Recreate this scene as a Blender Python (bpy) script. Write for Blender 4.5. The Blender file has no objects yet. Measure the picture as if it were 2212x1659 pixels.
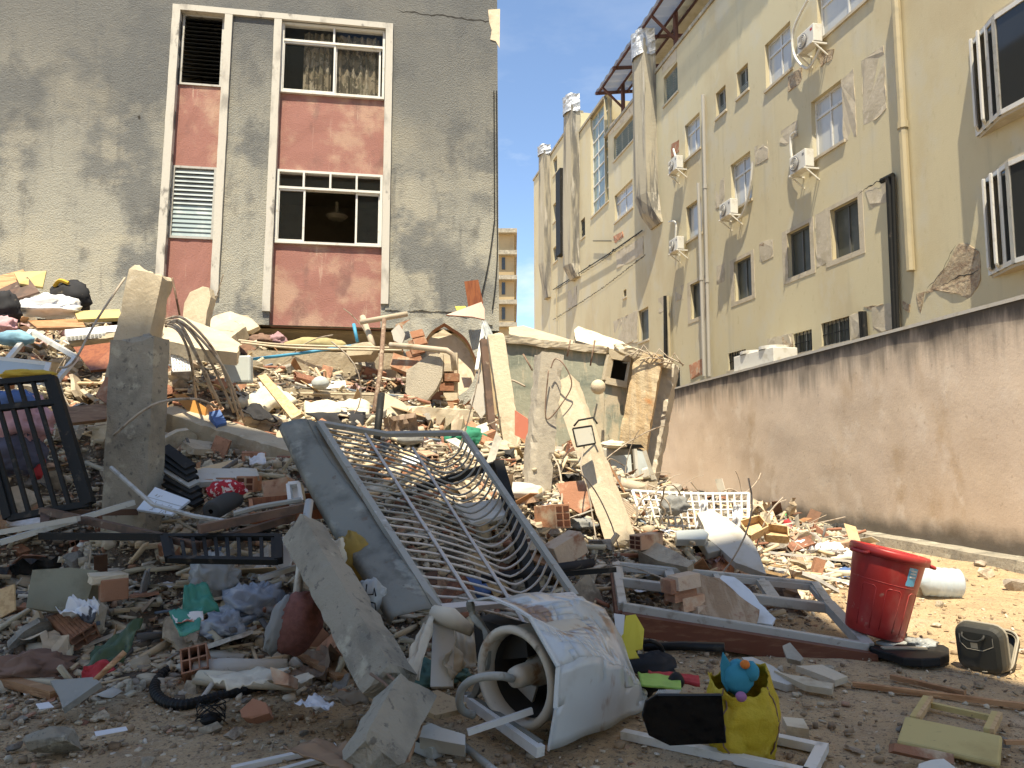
import bpy, math, random
import numpy as np
from mathutils import Vector, Matrix, Quaternion, noise
random.seed(7); rng = np.random.default_rng(7)
SC = bpy.context.scene
COL = SC.collection
R = math.radians

# ---------------------------------------------------------------- camera, sky, sun, exposure
CAM_H, PITCH, F = 1.5, R(5.56), 1598.0          # F: focal length for a 2212 px wide picture
cd = bpy.data.cameras.new('camera'); cam = bpy.data.objects.new('camera', cd); COL.objects.link(cam)
cd.sensor_width = 36; cd.lens = 36 * F / 2212; cd.clip_start = .05; cd.clip_end = 2000
cam.location = (0, 0, CAM_H); cam.rotation_euler = (R(90) + PITCH, 0, 0)
SC.camera = cam
SUN = Vector((-.07, -.42, 1.0)).normalized()
w = bpy.data.worlds.new('World'); SC.world = w; w.use_nodes = True
nt = w.node_tree; nt.nodes.clear()
def wn(t, **k):
    n = nt.nodes.new(t)
    for a, b in k.items(): setattr(n, a, b)
    return n
sky = wn('ShaderNodeTexSky', sky_type='NISHITA', sun_disc=False, sun_elevation=math.asin(SUN.z),
         sun_rotation=math.atan2(SUN.x, SUN.y), air_density=.8, dust_density=.35, ozone_density=3.2, altitude=1000)
tcw = wn('ShaderNodeTexCoord'); mpw = wn('ShaderNodeMapping'); mpw.inputs['Scale'].default_value = (1, 1, 2.6)
mpw.inputs['Location'].default_value = (.32, .1, .05)
nzw = wn('ShaderNodeTexNoise'); nzw.inputs['Scale'].default_value = 3.1; nzw.inputs['Detail'].default_value = 7; nzw.inputs['Roughness'].default_value = .58
rpw = wn('ShaderNodeValToRGB'); rpw.color_ramp.elements[0].position = .5; rpw.color_ramp.elements[1].position = .74
sxw = wn('ShaderNodeSeparateXYZ'); mrw = wn('ShaderNodeMapRange'); mrw.inputs[1].default_value = .52; mrw.inputs[2].default_value = .16
mrw.inputs[3].default_value = .12; mrw.inputs[4].default_value = 1
mmw = wn('ShaderNodeMath', operation='MULTIPLY'); mxw = wn('ShaderNodeMix', data_type='RGBA')
mxw.inputs[7].default_value = (4.0, 4.2, 4.5, 1)
bgw = wn('ShaderNodeBackground'); bgw.inputs[1].default_value = .125; oww = wn('ShaderNodeOutputWorld')
L = nt.links.new
L(tcw.outputs['Generated'], mpw.inputs[0]); L(mpw.outputs[0], nzw.inputs['Vector']); L(nzw.outputs[0], rpw.inputs[0])
L(tcw.outputs['Generated'], sxw.inputs[0]); L(sxw.outputs[2], mrw.inputs[0]); L(rpw.outputs[0], mmw.inputs[0]); L(mrw.outputs[0], mmw.inputs[1])
L(mmw.outputs[0], mxw.inputs[0]); L(sky.outputs[0], mxw.inputs[6]); L(mxw.outputs[2], bgw.inputs[0]); L(bgw.outputs[0], oww.inputs[0])
sl = bpy.data.lights.new('sun', 'SUN'); sl.energy = 3.5; sl.angle = R(.53); sl.color = (1, .93, .82)
so = bpy.data.objects.new('sun', sl); COL.objects.link(so); so.rotation_euler = (-SUN).to_track_quat('-Z', 'Y').to_euler()
SC.view_settings.view_transform = 'Standard'; SC.view_settings.look = 'None'; SC.view_settings.gamma = 1
SC.view_settings.use_curve_mapping = False; SC.view_settings.exposure = 1.44
SC.view_settings.use_white_balance = True; SC.view_settings.white_balance_temperature = 7300; SC.view_settings.white_balance_tint = 6

# ---------------------------------------------------------------- geometry of the picture
CP, SP = math.cos(PITCH), math.sin(PITCH); CAM = Vector((0, 0, CAM_H))
def ray(u, v):
    x, y = (u - 1106) / F, (829.5 - v) / F
    return Vector((x, CP - SP * y, SP + CP * y))
def U(u, v, Y):                      # the point seen at (u, v), Y metres in front of the camera
    d = ray(u, v); return CAM + d * (Y / d.y)
def PL(u, v, p0, n):                 # the point seen at (u, v) on a plane
    d = ray(u, v); return CAM + d * ((p0 - CAM).dot(n) / d.dot(n))
def GZ(u, v, z=0): return PL(u, v, Vector((0, 0, z)), Vector((0, 0, 1)))
def crop(x0, y0, k):                 # coordinates read off an enlarged detail
    s = .5486
    return lambda x, y: ((x0 + x / k) * s, (y0 + y / k) * s)
c3 = crop(2000, 0, 1.1062); c4 = crop(2900, 0, 1.106); c2 = crop(1000, 0, 1.1853)
# heap of rubble: front line, slope and cap across the street
_FX = [-12, -5, -3, -1, 0, 1, 2, 3, 4, 5, 7]; _FY = [4.6, 4.8, 5.0, 5.3, 5.6, 6.1, 6.9, 8.0, 9.3, 11, 15]
_SX = [-12, -5, -3, 0, 1, 2, 3, 4.5, 7];  _SY = [.5, .47, .42, .4, .36, .27, .2, .12, .05]
_CX = [-12, -5, -3, -1.2, -.4, .4, 1.2, 2, 3.2, 4.2, 5.5, 7]; _CY = [4.6, 4.2, 3.6, 2.55, 2.1, 1.6, 1.3, 1.05, .75, .5, .2, .05]
def H(x, y):
    x = np.asarray(x, float); y = np.asarray(y, float)
    f = np.interp(x, _FX, _FY); s = np.interp(x, _SX, _SY); c = np.interp(x, _CX, _CY)
    t = np.maximum(y - f, 0)
    h = t * s * (1 - np.exp(-t * 1.5)) + .1 * (1 - np.exp(-t * 3))
    h = c * (1 - np.exp(-(h / c) - .5 * (h / c) ** 2 - .33 * (h / c) ** 3))
    h = h - 1.1 * np.clip((y - 12.9) * 1.6, 0, 1) * np.clip((x + 5.6) * 2, 0, 1) * np.clip((-2.4 - x) * 2, 0, 1)   # hollow under the facade
    h = h - .7 * np.exp(-((x + 4.3) ** 2 / .5 + (y - 7.1) ** 2 / .7))   # dark pocket behind the fence
    b = (np.sin(x * 2.1 + y * 1.3) * np.sin(y * 2.7 - x * .8) + .6 * np.sin(x * 4.7 - y * 2.2 + 1) * np.sin(y * 5.1 + x * 1.7)
         + .3 * np.sin(x * 9.1 + y * 7) * np.sin(y * 11 - x * 6))
    return h + b * .16 * np.clip(t * .8, 0, 1) * np.clip(c, 0, 1)
def G(u, v, dz=0):                   # the point of ground or heap seen at (u, v)
    d = ray(u, v); t = np.linspace(2.2, 22, 1600) / d.y
    x, y, z = t * d.x, t * d.y, CAM_H + t * d.z
    k = np.nonzero(z - dz <= H(x, y))[0]
    i = k[0] if len(k) else -1
    return Vector((x[i], y[i], z[i]))
def GY(u, v): return G(u, v).y

# ---------------------------------------------------------------- objects
def tag(o, label=None, cat=None, group=None, kind=None):
    if label: o['label'] = label
    if cat: o['category'] = cat
    if group: o['group'] = group
    if kind: o['kind'] = kind
    return o
def thing(name, loc, label, cat, group=None):
    o = bpy.data.objects.new(name, None); COL.objects.link(o); o.location = loc; o.empty_display_size = .1
    return tag(o, label, cat, group)
def rootloc(o):
    v = Vector((0, 0, 0))
    while o: v = v + o.location; o = o.parent
    return v
class M:
    def __init__(s): s.v = []; s.f = []; s.m = []; s.mi = 0
    def face(s, pts):
        b = len(s.v); s.v += [tuple(p) for p in pts]; s.f.append(tuple(range(b, b + len(pts)))); s.m.append(s.mi); return s
    def add(s, vs, fs):
        b = len(s.v); s.v += [tuple(p) for p in vs]; s.f += [tuple(b + i for i in f) for f in fs]; s.m += [s.mi] * len(fs); return s
    def hexa(s, lo, hi):             # two loops of four, bottom and top
        return s.prism2(lo, hi)
    def prism2(s, lo, hi):
        n = len(lo)
        return s.add(list(lo) + list(hi), [tuple(range(n - 1, -1, -1)), tuple(range(n, 2 * n))] + [(i, (i + 1) % n, n + (i + 1) % n, n + i) for i in range(n)])
    def prism(s, poly, off):         # an outline and its copy moved by off
        off = Vector(off); return s.prism2([Vector(p) for p in poly], [Vector(p) + off for p in poly])
    def box(s, c, ax, ay, az):       # half axes
        c, ax, ay, az = Vector(c), Vector(ax), Vector(ay), Vector(az)
        q = [(-1, -1), (1, -1), (1, 1), (-1, 1)]
        return s.prism2([c + ax * i + ay * j - az for i, j in q], [c + ax * i + ay * j + az for i, j in q])
    def bar(s, p, q, w, h, up=(0, 0, 1)):   # square bar from p to q
        p, q = Vector(p), Vector(q); d = (q - p).normalized(); up = Vector(up)
        sd = d.cross(up)
        if sd.length < 1e-3: sd = d.cross(Vector((1, 0, 0)))
        sd.normalize(); u2 = sd.cross(d)
        return s.box((p + q) / 2, sd * w / 2, u2 * h / 2, (q - p) / 2)
    def tube(s, pts, r, n=7):
        pts = [Vector(p) for p in pts]; rings = []; t0 = (pts[1] - pts[0]).normalized()
        nx = t0.orthogonal().normalized()
        for i, p in enumerate(pts):
            t = (pts[min(i + 1, len(pts) - 1)] - pts[max(i - 1, 0)]).normalized()
            nx = (nx - t * nx.dot(t)).normalized(); ny = t.cross(nx); rr = r[i] if isinstance(r, (list, tuple)) else r
            rings.append([p + (nx * math.cos(a) + ny * math.sin(a)) * rr for a in [2 * math.pi * k / n for k in range(n)]])
        vs = [p for q in rings for p in q]; fs = []
        for i in range(len(rings) - 1):
            for k in range(n): fs.append((i * n + k, i * n + (k + 1) % n, (i + 1) * n + (k + 1) % n, (i + 1) * n + k))
        fs.append(tuple(range(n - 1, -1, -1))); b = (len(rings) - 1) * n; fs.append(tuple(range(b, b + n)))
        return s.add(vs, fs)
    def lathe(s, o, ax, prof, n=24, sx=1.0):   # profile of (radius, height)
        o = Vector(o); ax = Vector(ax).normalized(); nx = ax.orthogonal().normalized()
        if abs(ax.z) > .6: nx = Vector((1, 0, 0)); nx = (nx - ax * nx.dot(ax)).normalized()
        ny = ax.cross(nx); vs = []; fs = []
        for r, h in prof:
            vs += [o + ax * h + (nx * math.cos(2 * math.pi * k / n) * sx + ny * math.sin(2 * math.pi * k / n)) * r for k in range(n)]
        for i in range(len(prof) - 1):
            for k in range(n): fs.append((i * n + k, i * n + (k + 1) % n, (i + 1) * n + (k + 1) % n, (i + 1) * n + k))
        return s.add(vs, fs)
    def grid(s, fn, nu, nv):
        vs = [fn(i / nu, j / nv) for j in range(nv + 1) for i in range(nu + 1)]
        return s.add(vs, [(j * (nu + 1) + i, j * (nu + 1) + i + 1, (j + 1) * (nu + 1) + i + 1, (j + 1) * (nu + 1) + i) for j in range(nv) for i in range(nu)])
    def build(s, name, mat, parent=None, smooth=False, label=None, cat=None, group=None, kind=None, at=None, bevel=0):
        me = bpy.data.meshes.new(name)
        if parent is not None: org = rootloc(parent)
        elif at is not None: org = Vector(at)
        else:
            a = np.array(s.v); org = Vector(((a[:, 0].min() + a[:, 0].max()) / 2, (a[:, 1].min() + a[:, 1].max()) / 2, a[:, 2].min()))
        ox, oy, oz = org
        me.from_pydata([(x - ox, y - oy, z - oz) for x, y, z in s.v], [], s.f)
        for m in (mat if isinstance(mat, (list, tuple)) else [mat]): me.materials.append(m)
        me.polygons.foreach_set('material_index', s.m)
        if smooth: me.polygons.foreach_set('use_smooth', [True] * len(s.f))
        me.validate(); me.update()
        o = bpy.data.objects.new(name, me); COL.objects.link(o)
        if parent is not None: o.parent = parent
        else: o.location = org
        if bevel:
            b = o.modifiers.new('bevel', 'BEVEL'); b.width = bevel; b.segments = 2; b.limit_method = 'ANGLE'
        return tag(o, label, cat, group, kind)
def solid(o, t):
    m = o.modifiers.new('solid', 'SOLIDIFY'); m.thickness = t; m.offset = 0; return o
def nz(p, s=1.0, o=2):
    return noise.fractal(Vector(p) * s, 1.0, 2.0, o)
def nv(p, s=1.0): return noise.noise_vector(Vector(p) * s)
def jag(poly, step=.08, amp=.02, seed=0, closed=True):     # resample an outline and make it ragged
    out = []; n = len(poly)
    for i in range(n if closed else n - 1):
        a, b = Vector(poly[i]), Vector(poly[(i + 1) % n]); k = max(1, int((b - a).length / step))
        for j in range(k):
            p = a.lerp(b, j / k)
            if j or i: p = p + nv(p + Vector((seed, 3.1 * seed, 0)), 1.7 / step * .35) * amp
            out.append(p)
    return out

# ---------------------------------------------------------------- materials
MATS = {}
def mk(name, base, layers=(), rough=.85, bump=None, metal=0, spec=.3, zl=(), rand=0, island=None, trans=0, alpha=1, sub=0, wave=None, hue=None, disp=None):
    m = bpy.data.materials.new(name); m.use_nodes = True; t = m.node_tree; t.nodes.clear(); l = t.links.new
    N = t.nodes.new
    out = N('ShaderNodeOutputMaterial'); bs = N('ShaderNodeBsdfPrincipled'); l(bs.outputs[0], out.inputs[0])
    bs.inputs['Roughness'].default_value = rough; bs.inputs['Metallic'].default_value = metal
    bs.inputs['Specular IOR Level'].default_value = spec
    if trans: bs.inputs['Transmission Weight'].default_value = trans
    if alpha < 1: bs.inputs['Alpha'].default_value = alpha
    tc = N('ShaderNodeTexCoord'); co = tc.outputs['Object']; oi = None
    if rand or hue:
        oi = N('ShaderNodeObjectInfo'); va = N('ShaderNodeVectorMath'); va.operation = 'SCALE'; cm = N('ShaderNodeCombineXYZ')
        for i in range(3): l(oi.outputs['Random'], cm.inputs[i])
        l(cm.outputs[0], va.inputs[0]); va.inputs['Scale'].default_value = 37
        ad = N('ShaderNodeVectorMath'); l(co, ad.inputs[0]); l(va.outputs[0], ad.inputs[1]); co = ad.outputs[0]
    def nse(scale, stretch=(1, 1, 1), detail=5, r=.6):
        n = N('ShaderNodeTexNoise'); n.inputs['Scale'].default_value = scale; n.inputs['Detail'].default_value = detail; n.inputs['Roughness'].default_value = r
        if tuple(stretch) != (1, 1, 1):
            mp = N('ShaderNodeMapping'); mp.inputs['Scale'].default_value = stretch; l(co, mp.inputs[0]); l(mp.outputs[0], n.inputs['Vector'])
        else: l(co, n.inputs['Vector'])
        return n.outputs[0]
    def rng_(x, lo, hi, a=0, b=1):
        n = N('ShaderNodeMapRange'); n.interpolation_type = 'SMOOTHSTEP'
        l(x, n.inputs[0]); n.inputs[1].default_value = lo; n.inputs[2].default_value = hi; n.inputs[3].default_value = a; n.inputs[4].default_value = b
        return n.outputs[0]
    rgb = N('ShaderNodeRGB'); rgb.outputs[0].default_value = (*base, 1); c = rgb.outputs[0]
    if island or hue:
        rp = N('ShaderNodeValToRGB'); rp.color_ramp.interpolation = 'CONSTANT'; cols = island or hue
        e = rp.color_ramp.elements
        while len(e) < len(cols): e.new(.5)
        for i, (p, k) in enumerate(cols): e[i].position = p; e[i].color = (*k, 1)
        if island: ge = N('ShaderNodeNewGeometry'); l(ge.outputs['Random Per Island'], rp.inputs[0])
        else: l(oi.outputs['Random'], rp.inputs[0])
        c = rp.outputs[0]
    def mix(c, col, fac):
        n = N('ShaderNodeMix'); n.data_type = 'RGBA'; l(c, n.inputs[6]); n.inputs[7].default_value = (*col, 1)
        l(fac, n.inputs[0]); return n.outputs[2]
    for ly in layers:                # (colour, scale, lo, hi, stretch, amount)
        col, sc, lo, hi = ly[:4]; st = ly[4] if len(ly) > 4 else (1, 1, 1); am = ly[5] if len(ly) > 5 else 1
        c = mix(c, col, rng_(nse(sc, st), lo, hi, 0, am))
    if zl:
        ps = N('ShaderNodeNewGeometry'); sx = N('ShaderNodeSeparateXYZ'); l(ps.outputs['Position'], sx.inputs[0])
        for col, z0, z1, na, sc, st, am in zl:     # stain by height: none at z0, full at z1, ragged by noise
            n0 = nse(sc, st); ma = N('ShaderNodeMath'); ma.operation = 'MULTIPLY_ADD'; l(n0, ma.inputs[0]); ma.inputs[1].default_value = na; l(sx.outputs[2], ma.inputs[2])
            c = mix(c, col, rng_(ma.outputs[0], z0 + na * .5, z1 + na * .5, 0, am) if z1 > z0 else rng_(ma.outputs[0], z1 + na * .5, z0 + na * .5, am, 0))
    if rand:
        hs = N('ShaderNodeHueSaturation'); l(c, hs.inputs['Color']); v = rng_(oi.outputs['Random'], 0, 1, 1 - rand, 1 + rand); l(v, hs.inputs['Value']); c = hs.outputs[0]
    if wave:                         # (scale, direction, colour, lo, hi)
        sc, dr, col, lo, hi = wave; wv = N('ShaderNodeTexWave'); wv.bands_direction = dr; wv.inputs['Scale'].default_value = sc; wv.inputs['Distortion'].default_value = 1.2
        wv.inputs['Detail'].default_value = 2
        l(co, wv.inputs['Vector']); c = mix(c, col, rng_(wv.outputs['Fac'], lo, hi))
    l(c, bs.inputs['Base Color'])
    if bump:
        last = None
        for sc, st, ds in (bump if isinstance(bump, list) else [bump]):
            bp = N('ShaderNodeBump'); bp.inputs['Strength'].default_value = st; bp.inputs['Distance'].default_value = ds
            l(nse(sc, detail=6, r=.65), bp.inputs['Height'])
            if last: l(last, bp.inputs['Normal'])
            last = bp.outputs[0]
        l(last, bs.inputs['Normal'])
    MATS[name] = m; return m
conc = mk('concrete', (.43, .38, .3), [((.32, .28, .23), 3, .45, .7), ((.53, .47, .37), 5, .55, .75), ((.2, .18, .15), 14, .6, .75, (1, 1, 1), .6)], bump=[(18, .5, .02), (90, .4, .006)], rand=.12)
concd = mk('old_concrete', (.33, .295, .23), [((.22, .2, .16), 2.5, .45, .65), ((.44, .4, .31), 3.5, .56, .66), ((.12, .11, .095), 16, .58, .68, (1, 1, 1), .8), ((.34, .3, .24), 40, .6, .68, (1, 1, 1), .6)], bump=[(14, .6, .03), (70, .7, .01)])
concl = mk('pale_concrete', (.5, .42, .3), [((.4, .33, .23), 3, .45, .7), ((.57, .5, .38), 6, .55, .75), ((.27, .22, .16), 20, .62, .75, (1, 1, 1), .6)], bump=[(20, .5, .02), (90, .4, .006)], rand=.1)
plast = mk('plaster', (.56, .48, .35), [((.4, .32, .22), 4, .5, .7), ((.62, .55, .43), 7, .55, .75)], bump=[(30, .4, .01), (120, .3, .003)], rand=.15)
white = mk('white_plaster', (.54, .51, .45), [((.5, .45, .36), 5, .5, .72), ((.3, .26, .2), 16, .64, .72, (1, 1, 1), .7)], bump=(40, .3, .006), rand=.1)
brick = mk('clay_brick', (.37, .18, .105), [((.28, .13, .075), 6, .5, .7), ((.46, .28, .18), 9, .55, .75), ((.45, .38, .28), 5, .52, .66, (1, 1, 1), .75)], bump=[(25, .5, .012), (90, .3, .004)], rand=.2)
soil = mk('soil', (.48, .345, .2), [((.37, .262, .15), 2.2, .45, .65), ((.54, .41, .27), 1.1, .52, .7), ((.17, .12, .08), 9, .56, .7, (1, 1, 1), .8), ((.52, .43, .32), 30, .6, .68, (1, 1, 1), .7), ((.1, .075, .05), 38, .58, .64, (1, 1, 1), .85), ((.12, .09, .06), 90, .58, .64, (1, 1, 1), .7)],
          bump=[(7, .5, .05), (30, .7, .03), (130, .6, .008)])
debr = mk('heap_dirt_gap_shade', (.24, .19, .135), [((.13, .1, .075), 4, .45, .65), ((.36, .3, .21), 7, .58, .72), ((.26, .13, .08), 5, .6, .7)], bump=[(10, .8, .08), (40, .8, .03)])  # dirt, its colour darkened to paint shade in gaps between the rubble
rubm = mk('crumbs', (.4, .3, .2), [((.2, .16, .12), 6, .58, .75, (1, 1, 1), .7)], island=[(0, (.52, .44, .32)), (.28, (.42, .35, .25)), (.48, (.58, .5, .38)), (.66, (.42, .25, .16)), (.73, (.33, .18, .11)), (.77, (.32, .27, .21)), (.86, (.16, .125, .09)), (.96, (.58, .54, .46))], bump=(40, .5, .01))
wood = mk('wood', (.36, .2, .1), [((.24, .12, .055), 3, .45, .6, (1, 1, 9)), ((.45, .28, .15), 8, .55, .7, (1, 1, 6))], rough=.6, rand=.3, bump=(30, .2, .004))
woodl = mk('pale_wood', (.55, .38, .2), [((.43, .28, .14), 4, .45, .6, (8, 1, 8)), ((.62, .46, .28), 6, .55, .7)], rough=.6, rand=.15)
woodd = mk('dark_wood', (.13, .075, .05), [((.08, .05, .035), 5, .45, .6), ((.26, .2, .15), 7, .62, .72)], rough=.55, rand=.2)
redwd = mk('red_wood', (.26, .085, .03), [((.19, .055, .02), 3, .45, .6, (9, 9, 1))], rough=.4, spec=.5)
alu = mk('aluminium', (.43, .42, .385), [((.28, .26, .22), 7, .52, .7), ((.2, .17, .13), 20, .62, .7, (1, 1, 1), .6)], rough=.45, metal=.25, spec=.4)
wmet = mk('white_metal', (.62, .61, .57), [((.42, .38, .3), 8, .55, .72, (1, 1, 1), .7)], rough=.4, spec=.5)
galv = mk('galvanised_sheet', (.2, .197, .165), [((.13, .128, .108), 2.2, .45, .6), ((.28, .275, .23), 4, .54, .68), ((.15, .11, .08), 9, .62, .72, (1, 1, 1), .85), ((.12, .11, .09), 30, .64, .7, (1, 1, 1), .7)], rough=.65, metal=0, spec=.3, bump=(4, .25, .03))
gmet = mk('grey_painted_metal', (.32, .31, .27), [((.24, .2, .16), 14, .58, .7), ((.5, .48, .44), 6, .6, .7)], rough=.5, spec=.4)
pinkm = mk('cream_painted_metal', (.55, .5, .45), [((.3, .25, .2), 14, .58, .7)], rough=.5, spec=.4)
bmet = mk('black_metal', (.018, .018, .017), [((.07, .058, .045), 9, .58, .72)], rough=.6, spec=.15)
rust = mk('rusty_steel', (.2, .13, .09), [((.33, .25, .18), 12, .5, .65), ((.1, .06, .04), 20, .55, .7)], rough=.8)
wire = mk('dusty_wire', (.42, .35, .27), [((.22, .16, .11), 9, .5, .65)], rough=.8)
black = mk('black_plastic', (.014, .014, .014), [((.08, .07, .055), 6, .58, .75, (1, 1, 1), .6)], rough=.5, spec=.2)
dark = mk('dark_interior', (.035, .032, .028), rough=.9)  # near-black colour painting the shade in openings, tub and cracks
# ================================================================ SETTING
def sheet(fn, nu, nv, name, mat, smooth=True, kind='structure'):
    m = M(); m.grid(fn, nu, nv); o = m.build(name, mat, smooth=smooth, at=(0, 0, 0)); o['kind'] = kind; return o
def gz(x, y): return .022 * nz((x, y, 0), .9, 3) + .012 * nz((x, y, 5), 4, 2)
def gfn(s, t):
    x = -7 + 15 * s; y = -2 + 14 * t; e = min(s, 1 - s, t, 1 - t)
    return Vector((x, y, gz(x, y) * min(1, e * 12) + (0 if e > 0 else -.004)))
sheet(gfn, 170, 160, 'ground', soil)
m = M()                              # the ground beyond, out to the horizon, round the detailed sheet
xs, ys = [-900, -7, 8, 900], [-300, -2, 12, 1500]
for i in range(3):
    for j in range(3):
        if (i, j) != (1, 1): m.face([(xs[i], ys[j], -.004), (xs[i + 1], ys[j], -.004), (xs[i + 1], ys[j + 1], -.004), (xs[i], ys[j + 1], -.004)])
m.build('terrain', soil, at=(0, 0, 0), kind='structure')
hx = np.linspace(-11, 7, 230); hy = np.linspace(4.4, 18.2, 180)
hz = H(*np.meshgrid(hx, hy))
def hfn(s, t):
    i = round(s * 229); j = round(t * 179); x, y, z = hx[i], hy[j], hz[j, i]
    f = np.interp(x, _FX, _FY)
    return Vector((x, y, z + .05 * nz((x, y, 1), 5, 3) * min(1, max(0, y - f) * 2) - (.12 if y < f else 0)))
sheet(hfn, 229, 179, 'rubble_heap', debr, smooth=False)

# ---------------------------------------------------------------- wall with rectangular openings
def wall_grid(m, a0, a1, b0, b1, ops, P, depth, top=None):
    A = sorted({a0, a1, *[o[0] for o in ops], *[o[1] for o in ops]}); B = sorted({b0, b1, *[o[2] for o in ops], *[o[3] for o in ops]})
    A = [x for x in A if a0 <= x <= a1]; B = [x for x in B if b0 <= x <= b1]
    idx = {}
    def vid(a, b):
        if (a, b) not in idx: idx[(a, b)] = len(m.v); m.v.append(tuple(P(a, b, 0)))
        return idx[(a, b)]
    for i in range(len(A) - 1):
        for j in range(len(B) - 1):
            ca, cb = (A[i] + A[i + 1]) / 2, (B[j] + B[j + 1]) / 2
            if any(o[0] < ca < o[1] and o[2] < cb < o[3] for o in ops): continue
            if top and cb > top(ca): continue
            m.f.append((vid(A[i], B[j]), vid(A[i + 1], B[j]), vid(A[i + 1], B[j + 1]), vid(A[i], B[j + 1]))); m.m.append(0)
    for o in ops:
        a, c, b, d = o[:4]
        for p, q in (((a, b), (c, b)), ((c, b), (c, d)), ((c, d), (a, d)), ((a, d), (a, b))):
            m.face([P(*p, 0), P(*q, 0), P(*q, depth), P(*p, depth)])

# ================================================================ GREY BUILDING
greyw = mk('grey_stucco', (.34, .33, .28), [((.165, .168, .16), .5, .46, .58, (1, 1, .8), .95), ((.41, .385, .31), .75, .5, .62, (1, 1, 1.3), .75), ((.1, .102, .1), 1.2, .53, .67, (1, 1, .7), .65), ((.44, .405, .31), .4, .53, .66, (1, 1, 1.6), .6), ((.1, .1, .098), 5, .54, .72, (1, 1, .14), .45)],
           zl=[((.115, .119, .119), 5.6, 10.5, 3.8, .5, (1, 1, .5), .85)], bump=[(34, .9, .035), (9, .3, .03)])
pink = mk('pink_stucco', (.3, .14, .115), [((.4, .25, .185), 1.1, .45, .62), ((.2, .105, .09), 1.9, .52, .68, (1, 1, .5), .8), ((.5, .36, .28), 5, .62, .74, (2, 2, .12), .6)], bump=(40, .6, .02))
trim = mk('old_white_trim', (.5, .475, .42), [((.3, .28, .25), 2.2, .5, .68, (1, 1, .4)), ((.14, .13, .12), 3.6, .6, .7, (1, 1, .5), .85)], bump=(30, .4, .008))
glass = mk('window_glass', (.03, .032, .032), rough=.06, spec=.5)
glassl = mk('grey_glass', (.36, .4, .4), [((.28, .31, .31), 2, .45, .7)], rough=.18, spec=.5)
glassb = mk('louvre_glass', (.27, .34, .35), [((.4, .45, .44), 3, .5, .7)], rough=.25, spec=.5)
clear = mk('dark_clear_glass', (.03, .035, .035), rough=.03, spec=.5, alpha=.3)
inter = mk('room_paint', (.3, .26, .18), [((.24, .2, .14), 2, .5, .7)])
curt = mk('camouflage_curtain', (.3, .25, .17), [((.13, .11, .075), 5, .49, .52, (1, 1, .8)), ((.4, .35, .26), 6, .56, .58, (1, 1, .7)), ((.19, .17, .11), 8, .56, .58)])
g_p0 = U(1078, 690, 15.5); _h = R(9); g_a = Vector((math.cos(_h), math.sin(_h), 0)); g_n = Vector((math.sin(_h), -math.cos(_h), 0))
g_b = (Vector((0, 0, math.cos(R(3)))) - g_n * math.sin(R(3))); g_nn = g_a.cross(g_b)   # the facade leans back a little
if g_nn.dot(g_n) < 0: g_nn = -g_nn
def gp(a, b, d=0): return g_p0 + g_a * a + g_b * b - g_nn * d      # d: depth behind the face
def ga(u, v):
    p = PL(u, v, g_p0, g_nn) - g_p0; return p.dot(g_a), p.dot(g_b)
def rect(pts, f=ga):                 # top left, top right, bottom right, bottom left
    q = [f(*p) for p in pts]
    return ((q[0][0] + q[3][0]) / 2, (q[1][0] + q[2][0]) / 2, (q[2][1] + q[3][1]) / 2, (q[0][1] + q[1][1]) / 2)
gb = thing('grey_building', gp(-4, 0, 4).to_3d() * 1, 'grey stained apartment block with pink panels and white trim above the rubble', 'building')
gb.location.z = 0
O_l = rect([(392, 24), (486, 33), (457, 700), (348, 690)]); O_b = rect([(609, 45), (833, 64), (822, 720), (579, 708)])
lv1 = rect([(392, 24), (486, 33), (475, 183), (386, 178)]); lv2 = rect([(371, 352), (467, 360), (457, 515), (362, 510)])
bw1 = rect([(609, 45), (833, 64), (829, 211), (604, 197)]); bw2 = rect([(597, 363), (829, 377), (822, 532), (593, 523)])
opl = (O_l[0], O_l[1], -.6, O_l[3]); opb = (O_b[0], O_b[1], -.25, O_b[3])
m = M(); wall_grid(m, -12.5, 0, -.25, 8.8, [opl, opb], gp, .13)
m.face([gp(0, -.25), gp(0, -.25, 9), gp(0, 8.8, 9), gp(0, 8.8)]); m.face([gp(-12.5, -.25), gp(-12.5, 8.8), gp(-12.5, 8.8, 9), gp(-12.5, -.25, 9)])
m.face([gp(-12.5, 8.8), gp(0, 8.8), gp(0, 8.8, 9), gp(-12.5, 8.8, 9)]); m.face([gp(-12.5, -.25, 9), gp(0, -.25, 9), gp(0, 8.8, 9), gp(-12.5, 8.8, 9)])
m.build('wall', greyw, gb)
m = M()
for b in (-.1, bw2[2] - .75, bw1[2] - .75):
    m.face([gp(-12.4, b, .3), gp(-.1, b, .3), gp(-.1, b, 8.9), gp(-12.4, b, 8.9)])
m.face([gp(-12.4, -.1, 4.5), gp(-.1, -.1, 4.5), gp(-.1, 8.7, 4.5), gp(-12.4, 8.7, 4.5)])
for a in (O_l[0] - .3, (O_l[1] + O_b[0]) / 2, O_b[1] + .5): m.face([gp(a, -.1, .3), gp(a, -.1, 4.5), gp(a, 8.7, 4.5), gp(a, 8.7, .3)])
m.build('interior', inter, gb)
def panel(op, lo, hi):               # pink infill under a window
    m = M(); a0, a1 = op[0], op[1]
    m.grid(lambda s, t: gp(a0 + (a1 - a0) * s, lo + (hi - lo) * t, .1 - .012 * nz((s * 4, t * 4, lo))), 10, 8)
    m.face([gp(a0, hi, .1), gp(a1, hi, .1), gp(a1, hi, .3), gp(a0, hi, .3)]); m.face([gp(a0, lo, .1), gp(a1, lo, .1), gp(a1, lo, .3), gp(a0, lo, .3)])
    return m.build('pink_panel', pink, gb)
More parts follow.
